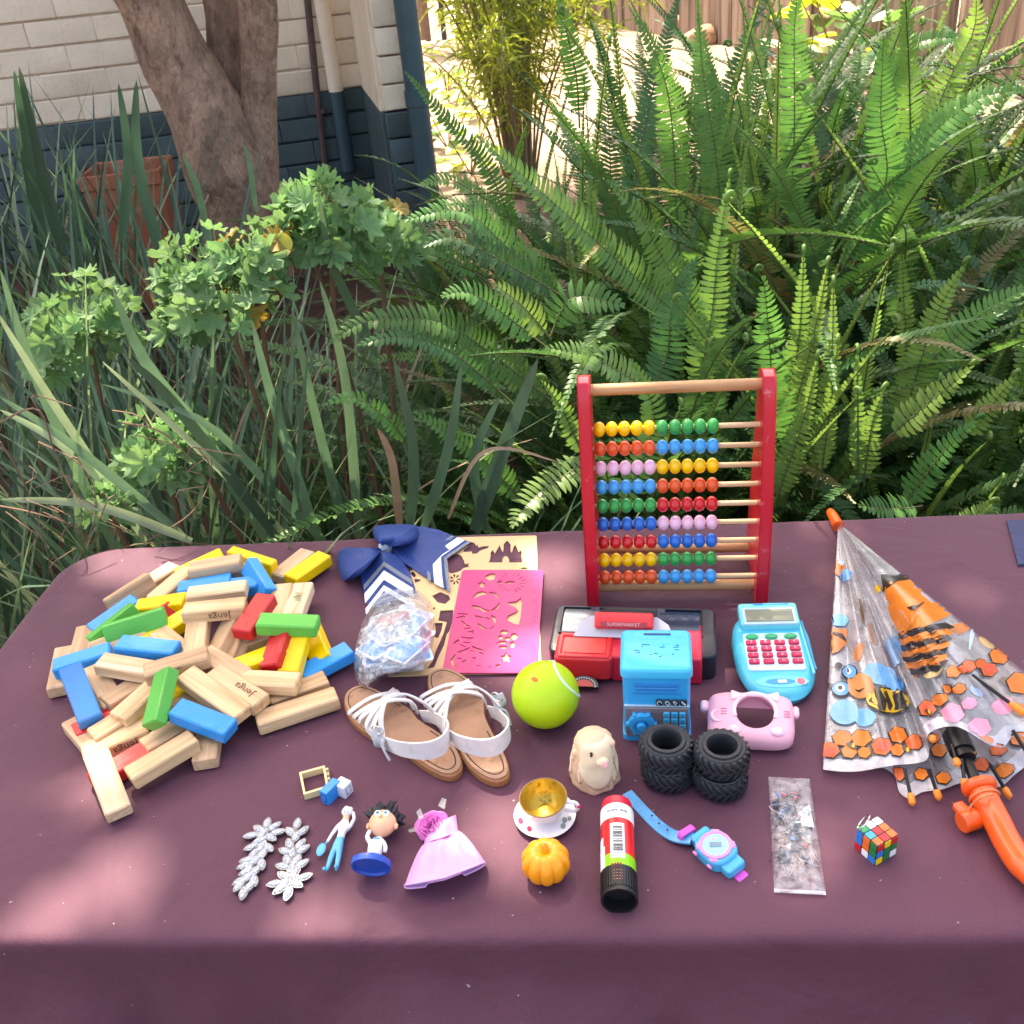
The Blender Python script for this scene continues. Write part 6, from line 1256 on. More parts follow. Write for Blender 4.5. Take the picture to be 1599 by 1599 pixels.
ns = prim('snout', wax2, cnd, lambda b: b.ball(.007, -.0035, .048, .0075, .006, .006, 16)); prim('nose', mat('nose_pink', lin((232, 168, 168)), .5), ns, lambda b: b.lathe([(.0036, 0), (.0038, .003), (.003, .0036)], 16), M=tr(.009, -.0085, .049) @ rx(R(70)) @ rz(0))
prim('eye', mat('eye_black', (.01, .01, .01), .4), cnd, lambda b: b.tube([(-.0045, -.0020, .0622), (-.0040, -.0032, .0600), (-.0047, -.0040, .0578)], .0014, 6))
# ---- toy teacup and saucer
china = mat('toy_china', lin((232, 230, 232)), .3, var=.04, coat=.3); gold = mat('cup_gold', lin((206, 172, 72)), .38, metal=.75, var=.15, vs=30, dirt=lin((70, 56, 20)), ds=70, damt=.3, bump=.2, bs=60); flm = plastic('flower_pink', (214, 40, 88), .4); lfm = plastic('leaf_grey', (140, 150, 140), .4)
sp_ = P(852, 1283); sau = thing('toy_saucer', 'white toy saucer with pink petals under the gold lined cup', 'saucer', tr(sp_ + Vector((0, .004, 0)))); prim('dish', china, sau, lambda b: b.lathe([(.001, .001), (.014, .001), (.0285, .005), (.0290, .0062), (.0145, .0028), (.001, .0026)], 44))
def petal(b, r_, a, s_): b.add([(r_ * math.cos(a) + s_ * math.cos(t_) * .6, r_ * math.sin(a) + s_ * math.sin(t_), .0026 + max(0, (math.hypot(r_ * math.cos(a) + s_ * math.cos(t_) * .6, r_ * math.sin(a) + s_ * math.sin(t_)) - .0145)) * .235 + .0004) for t_ in [math.tau * k / 14 for k in range(14)]], [tuple(range(14))])
prim('petal_print', flm, sau, lambda b: (petal(b, .0235, 3.35, .0042), petal(b, .0215, 3.9, .0038))); prim('leaf_print', lfm, sau, lambda b: (petal(b, .022, 5.5, .0042), petal(b, .0195, 5.85, .004), petal(b, .0235, 5.95, .003)))
cup = thing('toy_teacup', 'small white toy teacup lined with worn gold', 'cup', tr(sp_ + Vector((.001, .006, .0036))) @ rx(R(5)) @ ry(R(-3)) @ sc(.9, .9, .9))
prim('bowl', china, cup, lambda b: b.lathe([(.001, 0), (.011, 0), (.012, .002), (.0165, .006), (.0215, .014), (.0245, .026), (.0247, .0268)], 44, cap1=False)); lin_ = prim('lining', gold, cup, lambda b: b.lathe([(.0246, .0268), (.0238, .0267), (.0205, .0145), (.0155, .0072), (.0100, .0042), (.0095, .0048), (.001, .0046)], 44, cap0=False), angle=60); prim('foot_ring', gold, lin_, lambda b: b.tube([(.0092 * math.cos(math.tau * k / 28), .0092 * math.sin(math.tau * k / 28), .0052) for k in range(28)], .0006, 6, closed=True))
prim('rim', mat('cup_rim', lin((150, 120, 80)), .35, metal=.6), cup, lambda b: b.tube([(.0243 * math.cos(math.tau * k / 44), .0243 * math.sin(math.tau * k / 44), .0269) for k in range(44)], .0007, 6, closed=True)); prim('handle', china, cup, lambda b: b.tube(curve([(.0225, -.006, .022), (.031, -.009, .024), (.0345, -.010, .018), (.030, -.009, .011), (.020, -.006, .011)], 20), .0022, 8, sq=(1, .8))); prim('handle_print', flm, cup, lambda b: b.ball(.0348, -.0102, .019, .0024, .0022, .0028, 10))
# ---- orange pumpkin candle
pum = thing('pumpkin_candle', 'small ribbed orange pumpkin candle', 'candle', tr(P(854, 1366)) @ sc(.82, .82, .82)); om = mat('pumpkin_wax', lin((238, 150, 22)), .38, var=.06, vs=20, sss=.15, bump=.12, bs=50); rp_ = .0262
def pumpk(b):
    def fn(u, v):
        a = u * math.tau; t_ = v * math.pi; rib = 1 - .13 * (1 - abs(math.sin(a * 5)) ** .6); r_ = rp_ * math.sin(t_) ** .82 * (lerp(1, rib, math.sin(t_) ** .5)) + .0002; z = .021 - .0205 * math.cos(t_); z -= .006 * math.exp(-((r_ / .008) ** 2)) if t_ > 1.57 else -.003 * math.exp(-((r_ / .01) ** 2)); return (r_ * math.cos(a), r_ * math.sin(a), z)
    b.grid(fn, 120, 26, True, cap0=True, cap1=True)
prim('body', om, pum, pumpk, angle=0); prim('stalk', om, pum, lambda b: b.tube(curve([(0, 0, .033), (.0005, .001, .040), (-.001, .004, .045)], 8), [.006, .0052, .0046, .0042, .004, .0038, .0036, .003], 9), angle=0); prim('wick', mat('wick', lin((226, 190, 120)), .8), pum, lambda b: b.tube(curve([(-.0005, .004, .044), (.001, .003, .047), (.003, .001, .0475)], 8), .0009, 6))
# ---- glue stick lying on its side
ga, gb_ = P(963, 1262, T + .0145), P(967, 1400, T + .0145); gd = (gb_ - ga).normalized(); GL = (P(967, 1420, T + .004) - ga).length; gr = .0150
GM = tr(ga.x, ga.y, T + gr) @ rz(math.atan2(gd.y, gd.x)) @ ry(R(90)); glue = thing('glue_stick', 'large red glue stick with black base lying towards the viewer', 'glue stick', GM)
gred = plastic('glue_red', (226, 34, 34), .3, coat=.2); gcap = plastic('glue_cap', (214, 40, 62), .3); gwh = plastic('glue_white', (236, 236, 238), .3); ggr = plastic('glue_green', (132, 206, 20), .3); gbk = plastic('glue_black', (22, 22, 26), .4)
prim('cap', gcap, glue, lambda b: b.lathe([(.001, -.004), (gr * .82, -.004), (gr * .92, -.0028), (gr * .95, 0), (gr * .95, .022)], 40)); G1 = GL * .74
lbb = prim('tube', gred, glue, lambda b: b.lathe([(gr * .96, .019), (gr, .0195), (gr, G1)], 40)); prim('cap_band', gwh, lbb, lambda b: b.lathe([(gr + .00012, .0075 + .0), (gr + .0002, .008), (gr + .0002, .024), (gr + .00012, .0245)], 40, cap0=False, cap1=False)); prim('green_band', ggr, lbb, lambda b: b.lathe([(gr + .00012, G1 - .012), (gr + .0002, G1 - .0115), (gr + .0002, G1 + .001)], 40, cap0=False, cap1=False))
def wrap(b, a0_, a1_, z0, z1, e=.0003, n=8): b.grid(lambda u, v: ((gr + e) * math.cos(lerp(a0_, a1_, u)), (gr + e) * math.sin(lerp(a0_, a1_, u)), lerp(z0, z1, v)), n, 2)
UPA = math.pi     # local angle that faces up
prim('barcode_panel', gwh, lbb, lambda b: wrap(b, UPA - .42, UPA + .42, .031, .069)); rbx = random.Random(3)
def bars(b):
    z = .0335
    while z < .065: w = rbx.choice([.0004, .0007, .0011]); wrap(b, UPA - .3, UPA + .26, z, z + w, .0005); z += w + rbx.choice([.0005, .0008, .0012])
prim('barcode', gbk, lbb, bars); prim('label_patch', gwh, lbb, lambda b: (wrap(b, UPA + .95, UPA + 1.5, .042, .054), wrap(b, UPA + .8, UPA + 1.5, G1 - .022, G1 + .001, .0005)))
def wraptext(txt, size, a0_, z0, m__, along=False):
    me = text_mesh(txt, size); 
    for v in me.vertices:
        x, y = v.co.x, v.co.y; an, zz = (a0_ + x / gr, z0 - y) if not along else (a0_ - y / gr, z0 - x); v.co = ((gr + .0005) * math.cos(an), (gr + .0005) * math.sin(an), zz)
    me.materials.clear(); me.materials.append(m__); link('lettering', me, lbb)
prim('handwriting', plastic('glue_ink', (90, 90, 110), .5), lbb, lambda b: [b.tube([((gr + .0004) * math.cos(UPA - .62 + .0155 * j), (gr + .0004) * math.sin(UPA - .62 + .0155 * j), .0162 + .0016 * math.sin(j * 1.15) * (.5 + .5 * math.sin(j * .37)) - .0004 * math.cos(j * 2.3)) for j in range(j0, j1)], .00022, 4) for j0, j1 in ((0, 30), (38, 82))]); prim('print_block', plastic('glue_ink_red', (150, 16, 20), .5), lbb, lambda b: [wrap(b, UPA - .2 + .16 * k, UPA - .09 + .16 * k, .0745, .0785, .0005, 3) for k in range(4)]); prim('print_lines', plastic('glue_ink_pale', (244, 150, 140), .5), lbb, lambda b: [wrap(b, UPA - .25, UPA + .35, z, z + .0004, .0005) for z in (.082, .085, .088, .091)])
bs_ = prim('base', gbk, glue, lambda b: b.lathe([(gr * .9, G1), (gr * 1.02, G1 + .0005), (gr * 1.02, GL - .004), (gr * 1.05, GL - .003), (gr * 1.05, GL), (gr * .92, GL), (gr * .90, GL - .012), (.001, GL - .013)], 44, cap0=True, cap1=True), angle=40); prim('grip_rib', gbk, bs_, lambda b: [b.box(0, gr * 1.025, (G1 + GL - .004) / 2, .0011, .0012, GL - G1 - .006, M=rz(math.tau * k / 40)) for k in range(40)])
# ================================================================ front row and right side
# ---- toy wrist watch
A = At(1095, 1350); wt = thing('toy_watch', 'blue and pink toy wrist watch lying with its strap stretched out', 'watch', A.M())
w_b = plastic('watch_blue', (60, 168, 214), .35); w_p = plastic('watch_pink', (240, 150, 200), .35); w_m = plastic('watch_magenta', (214, 84, 190), .35); w_f = plastic('watch_face', (150, 214, 232), .3); w_s = mat('watch_strap', lin((92, 170, 220)), .3, var=.15, vs=50, dirt=lin((60, 104, 170)), ds=60, damt=.45, spec=.7)
def ribbon_px(b, pl, wpx, th_, n=26):
    c = curve([A(p[0], p[1], p[2] / 1000) for p in pl], n)
    def fn(u, v):
        i = round(v * (n - 1)); p = c[i]; t_ = (c[min(i + 1, n - 1)] - c[max(i - 1, 0)]).normalized(); s_ = Vector((0, 0, 1)).cross(t_).normalized(); w = lerp(wpx[0], wpx[1], v); return p + s_ * (u - .5) * w
    b.sheet(fn, 5, n, th_)
prim('strap', w_s, wt, lambda b: ribbon_px(b, [(979, 1237, 4), (1007, 1268, 2), (1032, 1292, 1.5), (1055, 1305, 5), (1080, 1308, 9)], (.0105, .0135), .0018))
prim('strap_hole', mat('strap_hole', (.02, .03, .06), .6), wt, lambda b: [b.lathe([(.001, 0), (.0012, .0003)], 10, 0, tr(A(px, py, z))) for px, py, z in ((1018, 1274, .0046), (1029, 1286, .0042), (1042, 1296, .0046))])
hd_ = A(1118, 1324, .010); dirw = A(1145, 1366, .008) - A(1073, 1300, .008); wa = math.atan2(dirw.y, dirw.x); HM = tr(hd_) @ rz(wa) @ rx(.12)
prim('keeper', w_m, wt, lambda b: [b.box(0, s_ * .0072, 0, .007, .003, .009, .001) for s_ in (-1, 1)] + [b.box(0, 0, .004, .007, .016, .002, .0008)], M=tr(A(1072, 1302, .007)) @ rz(wa))
prim('case', w_b, wt, lambda b: (rbox(b, 0, 0, -.008, .036, .031, .0115, .012, 6, 0, .003), rbox(b, -.018, 0, -.007, .012, .020, .008, .003, 3, 0, .002), rbox(b, .020, 0, -.008, .013, .020, .008, .003, 3, 0, .002)), M=HM)
prim('bezel', w_p, wt, lambda b: b.lathe([(.0142, .0032), (.0142, .0052), (.0125, .0058), (.0112, .0048), (.0112, .0036)], 40, cap0=False, cap1=False), M=HM)
for a in (.9, 2.4, 4.0, 5.4): prim('bezel_tab', w_p, wt, lambda b: b.box(.0148, 0, .003, .004, .007, .003, .0008), M=HM @ rz(a))
fc = prim('dial_face', w_f, wt, lambda b: b.lathe([(.0113, .0032), (.0113, .0046), (.001, .0047)], 40), M=HM); prim('display', mat('watch_lcd', lin((130, 150, 168)), .25), fc, lambda b: b.box(0, 0, .0051, .0105, .0052, .0006, .0002), M=rz(.9))
prim('face_print', w_p, fc, lambda b: (b.ball(-.006, .002, .0048, .0012, .0012, .0003, 8), b.ball(-.0045, .0048, .0048, .001, .001, .0003, 8)))
for s_ in (-1, 1): prim('push_button', w_p, wt, lambda b: b.box(s_ * .009, -.0165, -.002, .005, .002, .003, .0006), M=HM)
prim('short_strap', w_b, wt, lambda b: (rbox(b, .0295, 0, -.010, .012, .0165, .003, .002, 3, 0, .0008),), M=HM @ ry(.25)); prim('strap_back', w_m, wt, lambda b: rbox(b, .024, 0, -.0115, .018, .013, .002, .002), M=HM)
# ---- clear sleeve with small electronic parts
A = At(1245, 1390); slv = thing('parts_bag', 'narrow clear plastic sleeve holding small electronic parts', 'bag', A.M()); q4 = [(1200, 1213), (1264, 1216), (1290, 1398), (1209, 1394)]
def qpt(u, v, z): return A(lerp(lerp(q4[0][0], q4[1][0], u), lerp(q4[3][0], q4[2][0], u), v), lerp(lerp(q4[0][1], q4[1][1], u), lerp(q4[3][1], q4[2][1], u), v), z)
def sleeve(b):
    def fn(u, v):
        e = min(1, u * 6, (1 - u) * 6) ** .5 * min(1, v * 10, (1 - v) * 7) ** .5; z = .0014 + e * (.006 + .004 * math.sin(v * 2.8) + .0030 * mnoise.noise((u * 4, v * 9, 2)) + .0018 * mnoise.noise((u * 11, v * 24, 5)) + .003 * abs(mnoise.noise((u * 2 + v * 3, v * 4, 7)))); return qpt(u + .02 * mnoise.noise((v * 9, 1, u)), v, z)
    b.grid(fn, 30, 64)
prim('clear_sleeve', film('clear_sleeve', op=.10, opv=.14, rough=.07, vs=120, bump=1.0), slv, sleeve, angle=180); prim('sleeve_back', film('sleeve_back', op=.10, opv=.06), slv, lambda b: b.grid(lambda u, v: qpt(u, v, .0008), 2, 2))
prim('seal_seam', film('sleeve_seam', op=.4, opv=.15), slv, lambda b: b.grid(lambda u, v: qpt(u, .965 + .03 * v, .0024), 8, 2)); re_ = random.Random(4)
ems = [plastic('part_red', (206, 40, 50), .3), plastic('part_blue', (40, 120, 200), .3), plastic('part_dark', (26, 36, 58), .4), mat('part_wire', (.5, .5, .5), .3, .9), plastic('part_white', (220, 220, 224), .4)]
for i in range(9): prim('bulb', ems[i % 2], slv, lambda b: b.lathe([(.0018, 0), (.0018, .003), (.0014, .0042), (.0005, .0048)], 10), M=tr(qpt(re_.uniform(.15, .7), re_.uniform(.12, .38) if i < 7 else re_.uniform(.5, .6), .003)) @ Euler((re_.uniform(1, 2), 0, re_.uniform(0, 6))).to_matrix().to_4x4())
for i in range(26): prim('chip', ems[2], slv, lambda b: b.box(0, 0, 0, re_.uniform(.005, .010), re_.uniform(.004, .007), .0025, .0004), M=tr(qpt(re_.uniform(.15, .7), re_.uniform(.12, .7), .003)) @ rz(re_.uniform(0, 3)))
for i in range(26):
    c = qpt(re_.uniform(.15, .75), re_.uniform(.25, .75), .003); pts = curve([c + Vector((re_.uniform(-.014, .014), re_.uniform(-.014, .014), re_.uniform(-.001, .003))) for _ in range(4)], 10); prim('wire', ems[3] if i % 4 == 0 else ems[2], slv, lambda b: b.tube(pts, .00035, 4))
prim('paper_slip', mat('slip_white', lin((206, 216, 226)), .5), slv, lambda b: b.add([qpt(.35, .38, .0035), qpt(.92, .22, .004), qpt(.95, .42, .0035)], [(0, 1, 2)]))
# ---- puzzle cube key ring
F = P(1366, 1352); a1 = P(1402, 1336) - F; a2 = P(1334, 1327) - F; e = (a1.length + a2.length) / 2 * 1.04; ang = (math.atan2(a1.y, a1.x) + math.atan2(a2.y, a2.x) - math.pi / 2) / 2
cube = thing('puzzle_cube', 'small puzzle cube key ring with mixed colour stickers', 'puzzle cube', tr(F) @ rz(ang)); prim('core', plastic('cube_black', (18, 18, 20), .35), cube, lambda b: b.box(e / 2, e / 2, e / 2, e, e, e, .001))
cc = {'w': (236, 238, 240), 'r': (206, 34, 44), 'o': (238, 112, 44), 'y': (244, 204, 30), 'g': (22, 120, 66), 'b': (28, 122, 206), 'c': (40, 170, 214), 'l': (30, 160, 96)}; cmx = {k: plastic('sticker_' + k, v, .3) for k, v in cc.items()}; st_ = e / 3
b = MB(); rbox(b, 0, 0, 0, st_ * .88, st_ * .88, .0005, .0008, 2); stm_ = {k: b.mesh('sticker', m__) for k, m__ in cmx.items()}
for r_ in range(3):
    for c in range(3):
        ii, jj = (c + .5) * st_, (r_ + .5) * st_
        link('sticker', stm_[['oro', 'cro', 'oww'][r_][c] if not (r_ == 2 and c == 0) else 'l'], cube, tr(ii, jj, e)); link('sticker', stm_[['ygw', 'bgg', 'ryr'][r_][c]], cube, tr(ii, 0, jj) @ rx(R(90))); link('sticker', stm_[['bwr', 'gob', 'gob'][r_][c]], cube, tr(0, ii, jj) @ rz(R(-90)) @ rx(R(90)) @ rz(R(0)))
prim('key_ring', mat('ring_steel', (.7, .7, .72), .2, 1.0), cube, lambda b: b.tube([(.0085 * math.cos(math.tau * k / 30), 0, .0085 * math.sin(math.tau * k / 30)) for k in range(30)], .0008, 6, closed=True), M=tr(e * .25, e * .95, e + .004) @ rz(.5) @ rx(.5))
# ---- two jewelled ornaments
gem_b = mat('gem', lin((222, 226, 232)), .12, metal=.25, var=.45, vs=500, bump=.8, bs=420, spec=1.0, coat=.6); met = mat('antique_silver', lin((128, 128, 132)), .35, metal=.9, var=.2, vs=60)
b = MB(); n = 14; vs = [(0, 0, .0024)]
for q_, z in ((.45, .0021), (.8, .0012), (1.0, 0)): vs += [(.0082 * q_ * math.cos(t_), .0040 * q_ * (1 if math.sin(t_) > 0 else -1) * abs(math.sin(t_)) ** 1.6, z) for t_ in [math.tau * k / n for k in range(n)]]
b.add(vs, [(0, 1 + i, 1 + (i + 1) % n) for i in range(n)] + [(1 + k * n + i, 1 + (k + 1) * n + i, 1 + (k + 1) * n + (i + 1) % n, 1 + k * n + (i + 1) % n) for k in range(2) for i in range(n)]); gem_me = b.mesh('gem', gem_b, 20)
b = MB(); b.prism([(.0092 * math.cos(t_), .0048 * (1 if math.sin(t_) > 0 else -1) * abs(math.sin(t_)) ** 1.4) for t_ in [math.tau * k / n for k in range(n)]], 0, .0022); set_me = b.mesh('setting', met)
def ornament(label, o_px, gems):
    A = At(*o_px); t = thing('jewelled_ornament', label, 'ornament', A.M(), 'pair of jewelled ornaments'); prev = None; bk_ = MB()
    for (x, y, an) in gems:
        p = A(340 + x / 3.634, 1180 + y / 3.634, .002); M = tr(p) @ rz(R(an)) @ sc(.86, .86, 1); s_ = link('setting', set_me, t, M); link('gem', gem_me, s_, tr(0, 0, .0022))
        if prev is not None: bk_.tube([prev, p], .0016, 5)
        prev = p
    bk_.obj('wire_back', met, t)
ornament('sparkling leaf shaped ornament on the left, broad end up', (395, 1400), [(283, 392, 90), (322, 410, 40), (345, 440, 8), (303, 470, -40), (238, 425, 140), (192, 460, 5), (258, 450, 60), (240, 488, 30), (196, 525, 20), (288, 528, -45), (252, 522, 70), (207, 565, 60), (256, 566, 70), (170, 600, 10), (155, 632, 20), (215, 600, 60), (250, 622, 110), (180, 640, 80), (215, 662, 60), (165, 665, 30), (130, 718, 30), (172, 695, 60), (208, 715, 110), (125, 745, 60), (185, 748, 60), (148, 788, 90)])
ornament('sparkling leaf shaped ornament on the right, broad end down', (455, 1400), [(453, 395, 90), (416, 440, 130), (484, 436, 50), (445, 468, 80), (410, 510, 110), (470, 512, 60), (386, 550, 150), (484, 540, 40), (425, 560, 90), (396, 600, 110), (450, 600, 70), (372, 636, 160), (420, 645, 80), (480, 622, 40), (376, 690, 140), (440, 672, 60), (494, 696, 20), (325, 735, 5), (385, 735, 80), (445, 735, 150), (356, 765, 40), (402, 790, 80), (440, 700, 120)])
# ---- small figures
def skin(name, pts, edges, mtl, parent, sub=2, M=None):
    """pts: (x,y,z,r); one continuous body grown over a skeleton"""
    me = bpy.data.meshes.new(name); me.from_pydata([p[:3] for p in pts], edges, []); o = bpy.data.objects.new(name, me); COL.objects.link(o)
    o.modifiers.new('skin', 'SKIN'); me.skin_vertices[0].data[0].use_root = True
    for i, p in enumerate(pts): me.skin_vertices[0].data[i].radius = (p[3], p[3])
    sb_ = o.modifiers.new('sub', 'SUBSURF'); sb_.levels = sub; sb_.render_levels = sub
    dg = bpy.context.evaluated_depsgraph_get(); m2 = bpy.data.meshes.new_from_object(o.evaluated_get(dg)); bpy.data.objects.remove(o); m2.name = name; m2.materials.clear()
    for m__ in (mtl if isinstance(mtl, list) else [mtl]): m2.materials.append(m__)
    m2.polygons.foreach_set('use_smooth', [True] * len(m2.polygons)); return link(name, m2, parent, M)
sk = plastic('toy_skin', (236, 178, 140), .4); wh = plastic('toy_white', (232, 230, 234), .4); tb_ = plastic('toy_blue', (84, 174, 214), .4)
A = At(530, 1365); d = P(545, 1280) - P(518, 1366); fm = tr(P(531, 1324) + Vector((0, 0, .006))) @ rz(math.atan2(d.y, d.x)); fg = thing('small_figurine', 'tiny toy figure lying down in white top and blue trousers', 'figurine', fm)
HLn = d.length / 2
body = skin('body', [(-.002, 0, 0, .0044), (.010, 0, .0005, .0036), (.020, 0, .001, .0052), (.0265, 0, .0015, .0022), (.033, .0005, .002, .0050), (-.014, .0032, 0, .0028), (-.030, .0035, 0, .0019), (-HLn + .003, .0050, 0, .0018), (-HLn, .0055, .004, .0017), (-.014, -.0034, 0, .0028), (-.030, -.0052, 0, .0019), (-HLn + .006, -.0046, 0, .0018), (-HLn + .003, -.0046, .004, .0017), (.019, -.0062, .001, .0022), (.027, -.0085, .003, .0017), (.034, -.0060, .005, .0015), (.0185, .0060, .001, .0022), (.010, .0095, 0, .0016), (.001, .0115, 0, .0014)], [(0, 1), (1, 2), (2, 3), (3, 4), (0, 5), (5, 6), (6, 7), (7, 8), (0, 9), (9, 10), (10, 11), (11, 12), (2, 13), (13, 14), (14, 15), (2, 16), (16, 17), (17, 18)], [wh, tb_, sk], fg)
for p in body.data.polygons:
    x = p.center.x; p.material_index = 1 if x < .006 and p.center.y < .0085 else (2 if .0255 < x < .033 and p.center.z > .0015 and abs(p.center.y) < .0045 else 0)
prim('hair', wh, fg, lambda b: (b.ball(.0355, .0006, .0022, .0050, .0056, .0050, 14), b.ball(.0385, .002, .003, .003, .003, .003, 10), b.ball(.0375, -.002, .0035, .0028, .0028, .0028, 10)), angle=0); prim('paddle', tb_, fg, lambda b: (b.ball(-.0075, .0150, 0, .0075, .0042, .0012, 16), b.tube([(-.001, .0125, 0), (.004, .0105, 0)], .0009, 6))); prim('face_marks', plastic('toy_dark', (60, 40, 40), .5), fg, lambda b: [b.ball(.0318, s_ * .0016, .0068, .0006, .0006, .0004, 8) for s_ in (-1, 1)])
# bobble-head figure on a round blue base, tipped on its back
d = P(607, 1262) - P(582, 1372); an = math.atan2(d.y, d.x); bM = tr(P(583, 1376)) @ rz(an) @ sc(.86, .86, .86); bf = thing('bobble_figurine', 'black haired figurine in a white coat tipped back on its blue disc base', 'figurine', bM)
bluep = plastic('base_blue', (28, 78, 178), .35); hair = plastic('toy_hair', (20, 20, 28), .4); DR = .0205
DM = tr(.004, 0, .0200) @ ry(R(76))
prim('base', bluep, bf, lambda b: b.lathe([(.001, -.0005), (DR - .003, -.0005), (DR - .002, -.003), (DR, -.003), (DR + .0004, .001), (DR, .0035), (.001, .0035)], 44), M=DM, angle=40)
bd = skin('body', [(.014, 0, .019, .0075), (.022, 0, .018, .0080), (.033, 0, .0165, .0066), (.041, -.001, .0155, .0040), (.046, -.0015, .016, .0030), (.035, .0075, .018, .0030), (.040, .0115, .021, .0026), (.047, .0085, .024, .0022), (.034, -.0075, .018, .0030), (.028, -.0105, .018, .0025), (.022, -.0105, .0175, .0022)], [(0, 1), (1, 2), (2, 3), (3, 4), (2, 5), (5, 6), (6, 7), (2, 8), (8, 9), (9, 10)], [wh, tb_], bf)
prim('collar', tb_, bf, lambda b: b.tube([(.038 + .001 * math.cos(a), .0050 * math.cos(a), .0160 + .0055 * math.sin(a)) for a in [math.tau * k / 18 for k in range(18)]], .0010, 6, closed=True)); prim('coat_hem', plastic('coat_hem', (150, 150, 160), .5), bf, lambda b: b.tube([(.0085, .0078 * math.cos(a), .0190 + .0078 * math.sin(a)) for a in [math.tau * k / 24 for k in range(24)]], .0008, 6, closed=True)); [prim('leg', plastic('toy_trousers', (52, 92, 150), .5), bf, lambda b: b.tube([(.012, s_ * .0036, .019), (.006, s_ * .0038, .0175)], .0032, 10)) for s_ in (-1, 1)]
hm = tr(.0600, -.002, .0195); hdo = prim('head', sk, bf, lambda b: (b.ball(0, 0, 0, .0150, .0150, .0125, 24), b.ball(-.005, 0, .0010, .0125, .0130, .0118, 20)), M=hm, angle=0)
[prim('ear', sk, hdo, lambda b: b.ball(-.0045, s_ * .0150, 0, .0042, .0025, .003, 12), angle=0) for s_ in (-1, 1)]
rh = random.Random(6)
def hairf(b):
    b.ball(.0045, 0, -.003, .0148, .0160, .0130, 22)
    for k in range(44):
        a = rh.uniform(-1.5, 1.5); el = rh.uniform(-.6, .75); dv_ = Vector((math.cos(a) * math.cos(el), math.sin(a) * math.cos(el), math.sin(el) - .1)).normalized(); p0 = Vector((.004, 0, -.002)) + dv_ * .0125; side = Vector((rh.uniform(-1, 1), rh.uniform(-1, 1), rh.uniform(-.5, .5))) * .003; b.tube([p0, p0 + dv_ * .0045 + side * .4, p0 + dv_ * rh.uniform(.004, .0085) + side * 2], [.0042, .0032, .0006], 6)
prim('hair', hair, hdo, hairf, angle=50)
for s_ in (-1, 1):
    ey = prim('eye', plastic('eye_white', (236, 238, 240), .25), hdo, lambda b: b.ball(.0035, s_ * .0046, .0112, .0040, .0040, .0020, 16)); prim('iris', plastic('eye_blue', (70, 130, 160), .2), ey, lambda b: b.ball(.0030, s_ * .0044, .0128, .0020, .0020, .0009, 12))
    prim('brow', hair, hdo, lambda b: b.tube([(.0082, s_ * .0022, .0116), (.0092, s_ * .005, .0110), (.0078, s_ * .0085, .0096)], .0008, 6))
prim('nose', sk, hdo, lambda b: b.ball(-.0025, 0, .0135, .0022, .0018, .0022, 12), angle=0); prim('mouth', plastic('mouth', (160, 80, 70), .5), hdo, lambda b: b.tube([(-.0088, -.004, .0108), (-.0098, 0, .0112), (-.0088, .004, .0108)], .0005, 6))
# ---- doll dress
A = At(690, 1385); dr = thing('doll_dress', 'lilac pink doll dress with a fabric rose on the bodice', 'doll dress', A.M()); sat = mat('dress_satin', lin((236, 172, 222)), .4, var=.05, vs=20, bump=.1, bs=600, spec=.5, transl=.1); lining = mat('dress_lining', lin((206, 186, 232)), .5); rose = mat('rose_satin', lin((226, 120, 196)), .4, var=.08, vs=40)
topw = [(662, 1318), (676, 1312), (690, 1308), (704, 1303), (716, 1297)]; hemw = [(632, 1382), (664, 1376), (694, 1370), (726, 1358), (757, 1346)]
def pl_at(pl, u):
    k = u * (len(pl) - 1); i = min(int(k), len(pl) - 2); f = k - i; return (lerp(pl[i][0], pl[i + 1][0], f), lerp(pl[i][1], pl[i + 1][1], f))
def skirt(b, ins=0.0, s0=0.0):
    def fn(u, v):
        v = lerp(s0, 1, v); a = u * math.tau; c = .5 - .5 * math.cos(a); t_, h_ = pl_at(topw, c), pl_at(hemw, c); w = v ** .72; x = lerp(t_[0], h_[0], w); y = lerp(t_[1], h_[1], v); up = math.sin(a); hz = (.006 + .016 * v ** .8) * (1 - ins * .06)
        pl_ = .0022 * math.sin(a * 9 + 1.5) * math.sin(math.pi * min(1, v * .9 + .1)) + .0035 * mnoise.noise((c * 4, v * 3, 2 + (up < 0)))
        if up >= 0: z = .004 + hz * up ** .7 + pl_ * up; y += 0
        else: z = .0012 + .0015 * (1 + up); y += 9 * v * abs(up) ** .5 * (1 if abs(c - .5) > .22 else .35)
        return A(x + (c - .5) * -ins * 2, y, z)
    b.grid(fn, 72, 24, True)
prim('skirt', sat, dr, skirt, angle=180); prim('lining', lining, dr, lambda b: skirt(b, 1.2, .45), angle=180)
prim('hem', mat('dress_hem', lin((240, 176, 226)), .4), dr, lambda b: b.tube([b2 for b2 in [(lambda u: None)(0)] if b2] or [Vector(p) for p in (lambda q_: [q_.v[23 * 72 + i] for i in range(72)])((lambda m_: (skirt(m_), m_)[1])(MB()))], .0009, 6, closed=True))
prim('bodice', sat, dr, lambda b: b.grid(lambda u, v: (lambda c, s_: A(lerp(pl_at([(668, 1290), (712, 1272)], c)[0], pl_at(topw, c)[0], v), lerp(pl_at([(668, 1290), (712, 1272)], c)[1], pl_at(topw, c)[1], v), .002 + max(0, s_) * .011))(.5 - .5 * math.cos(u * math.tau), math.sin(u * math.tau)), 36, 8, True), angle=180)
rcen = A(676, 1292, .006); rm_ = tr(rcen) @ rx(R(28)) @ ry(R(-6)) @ sc(.86, .86, .86)
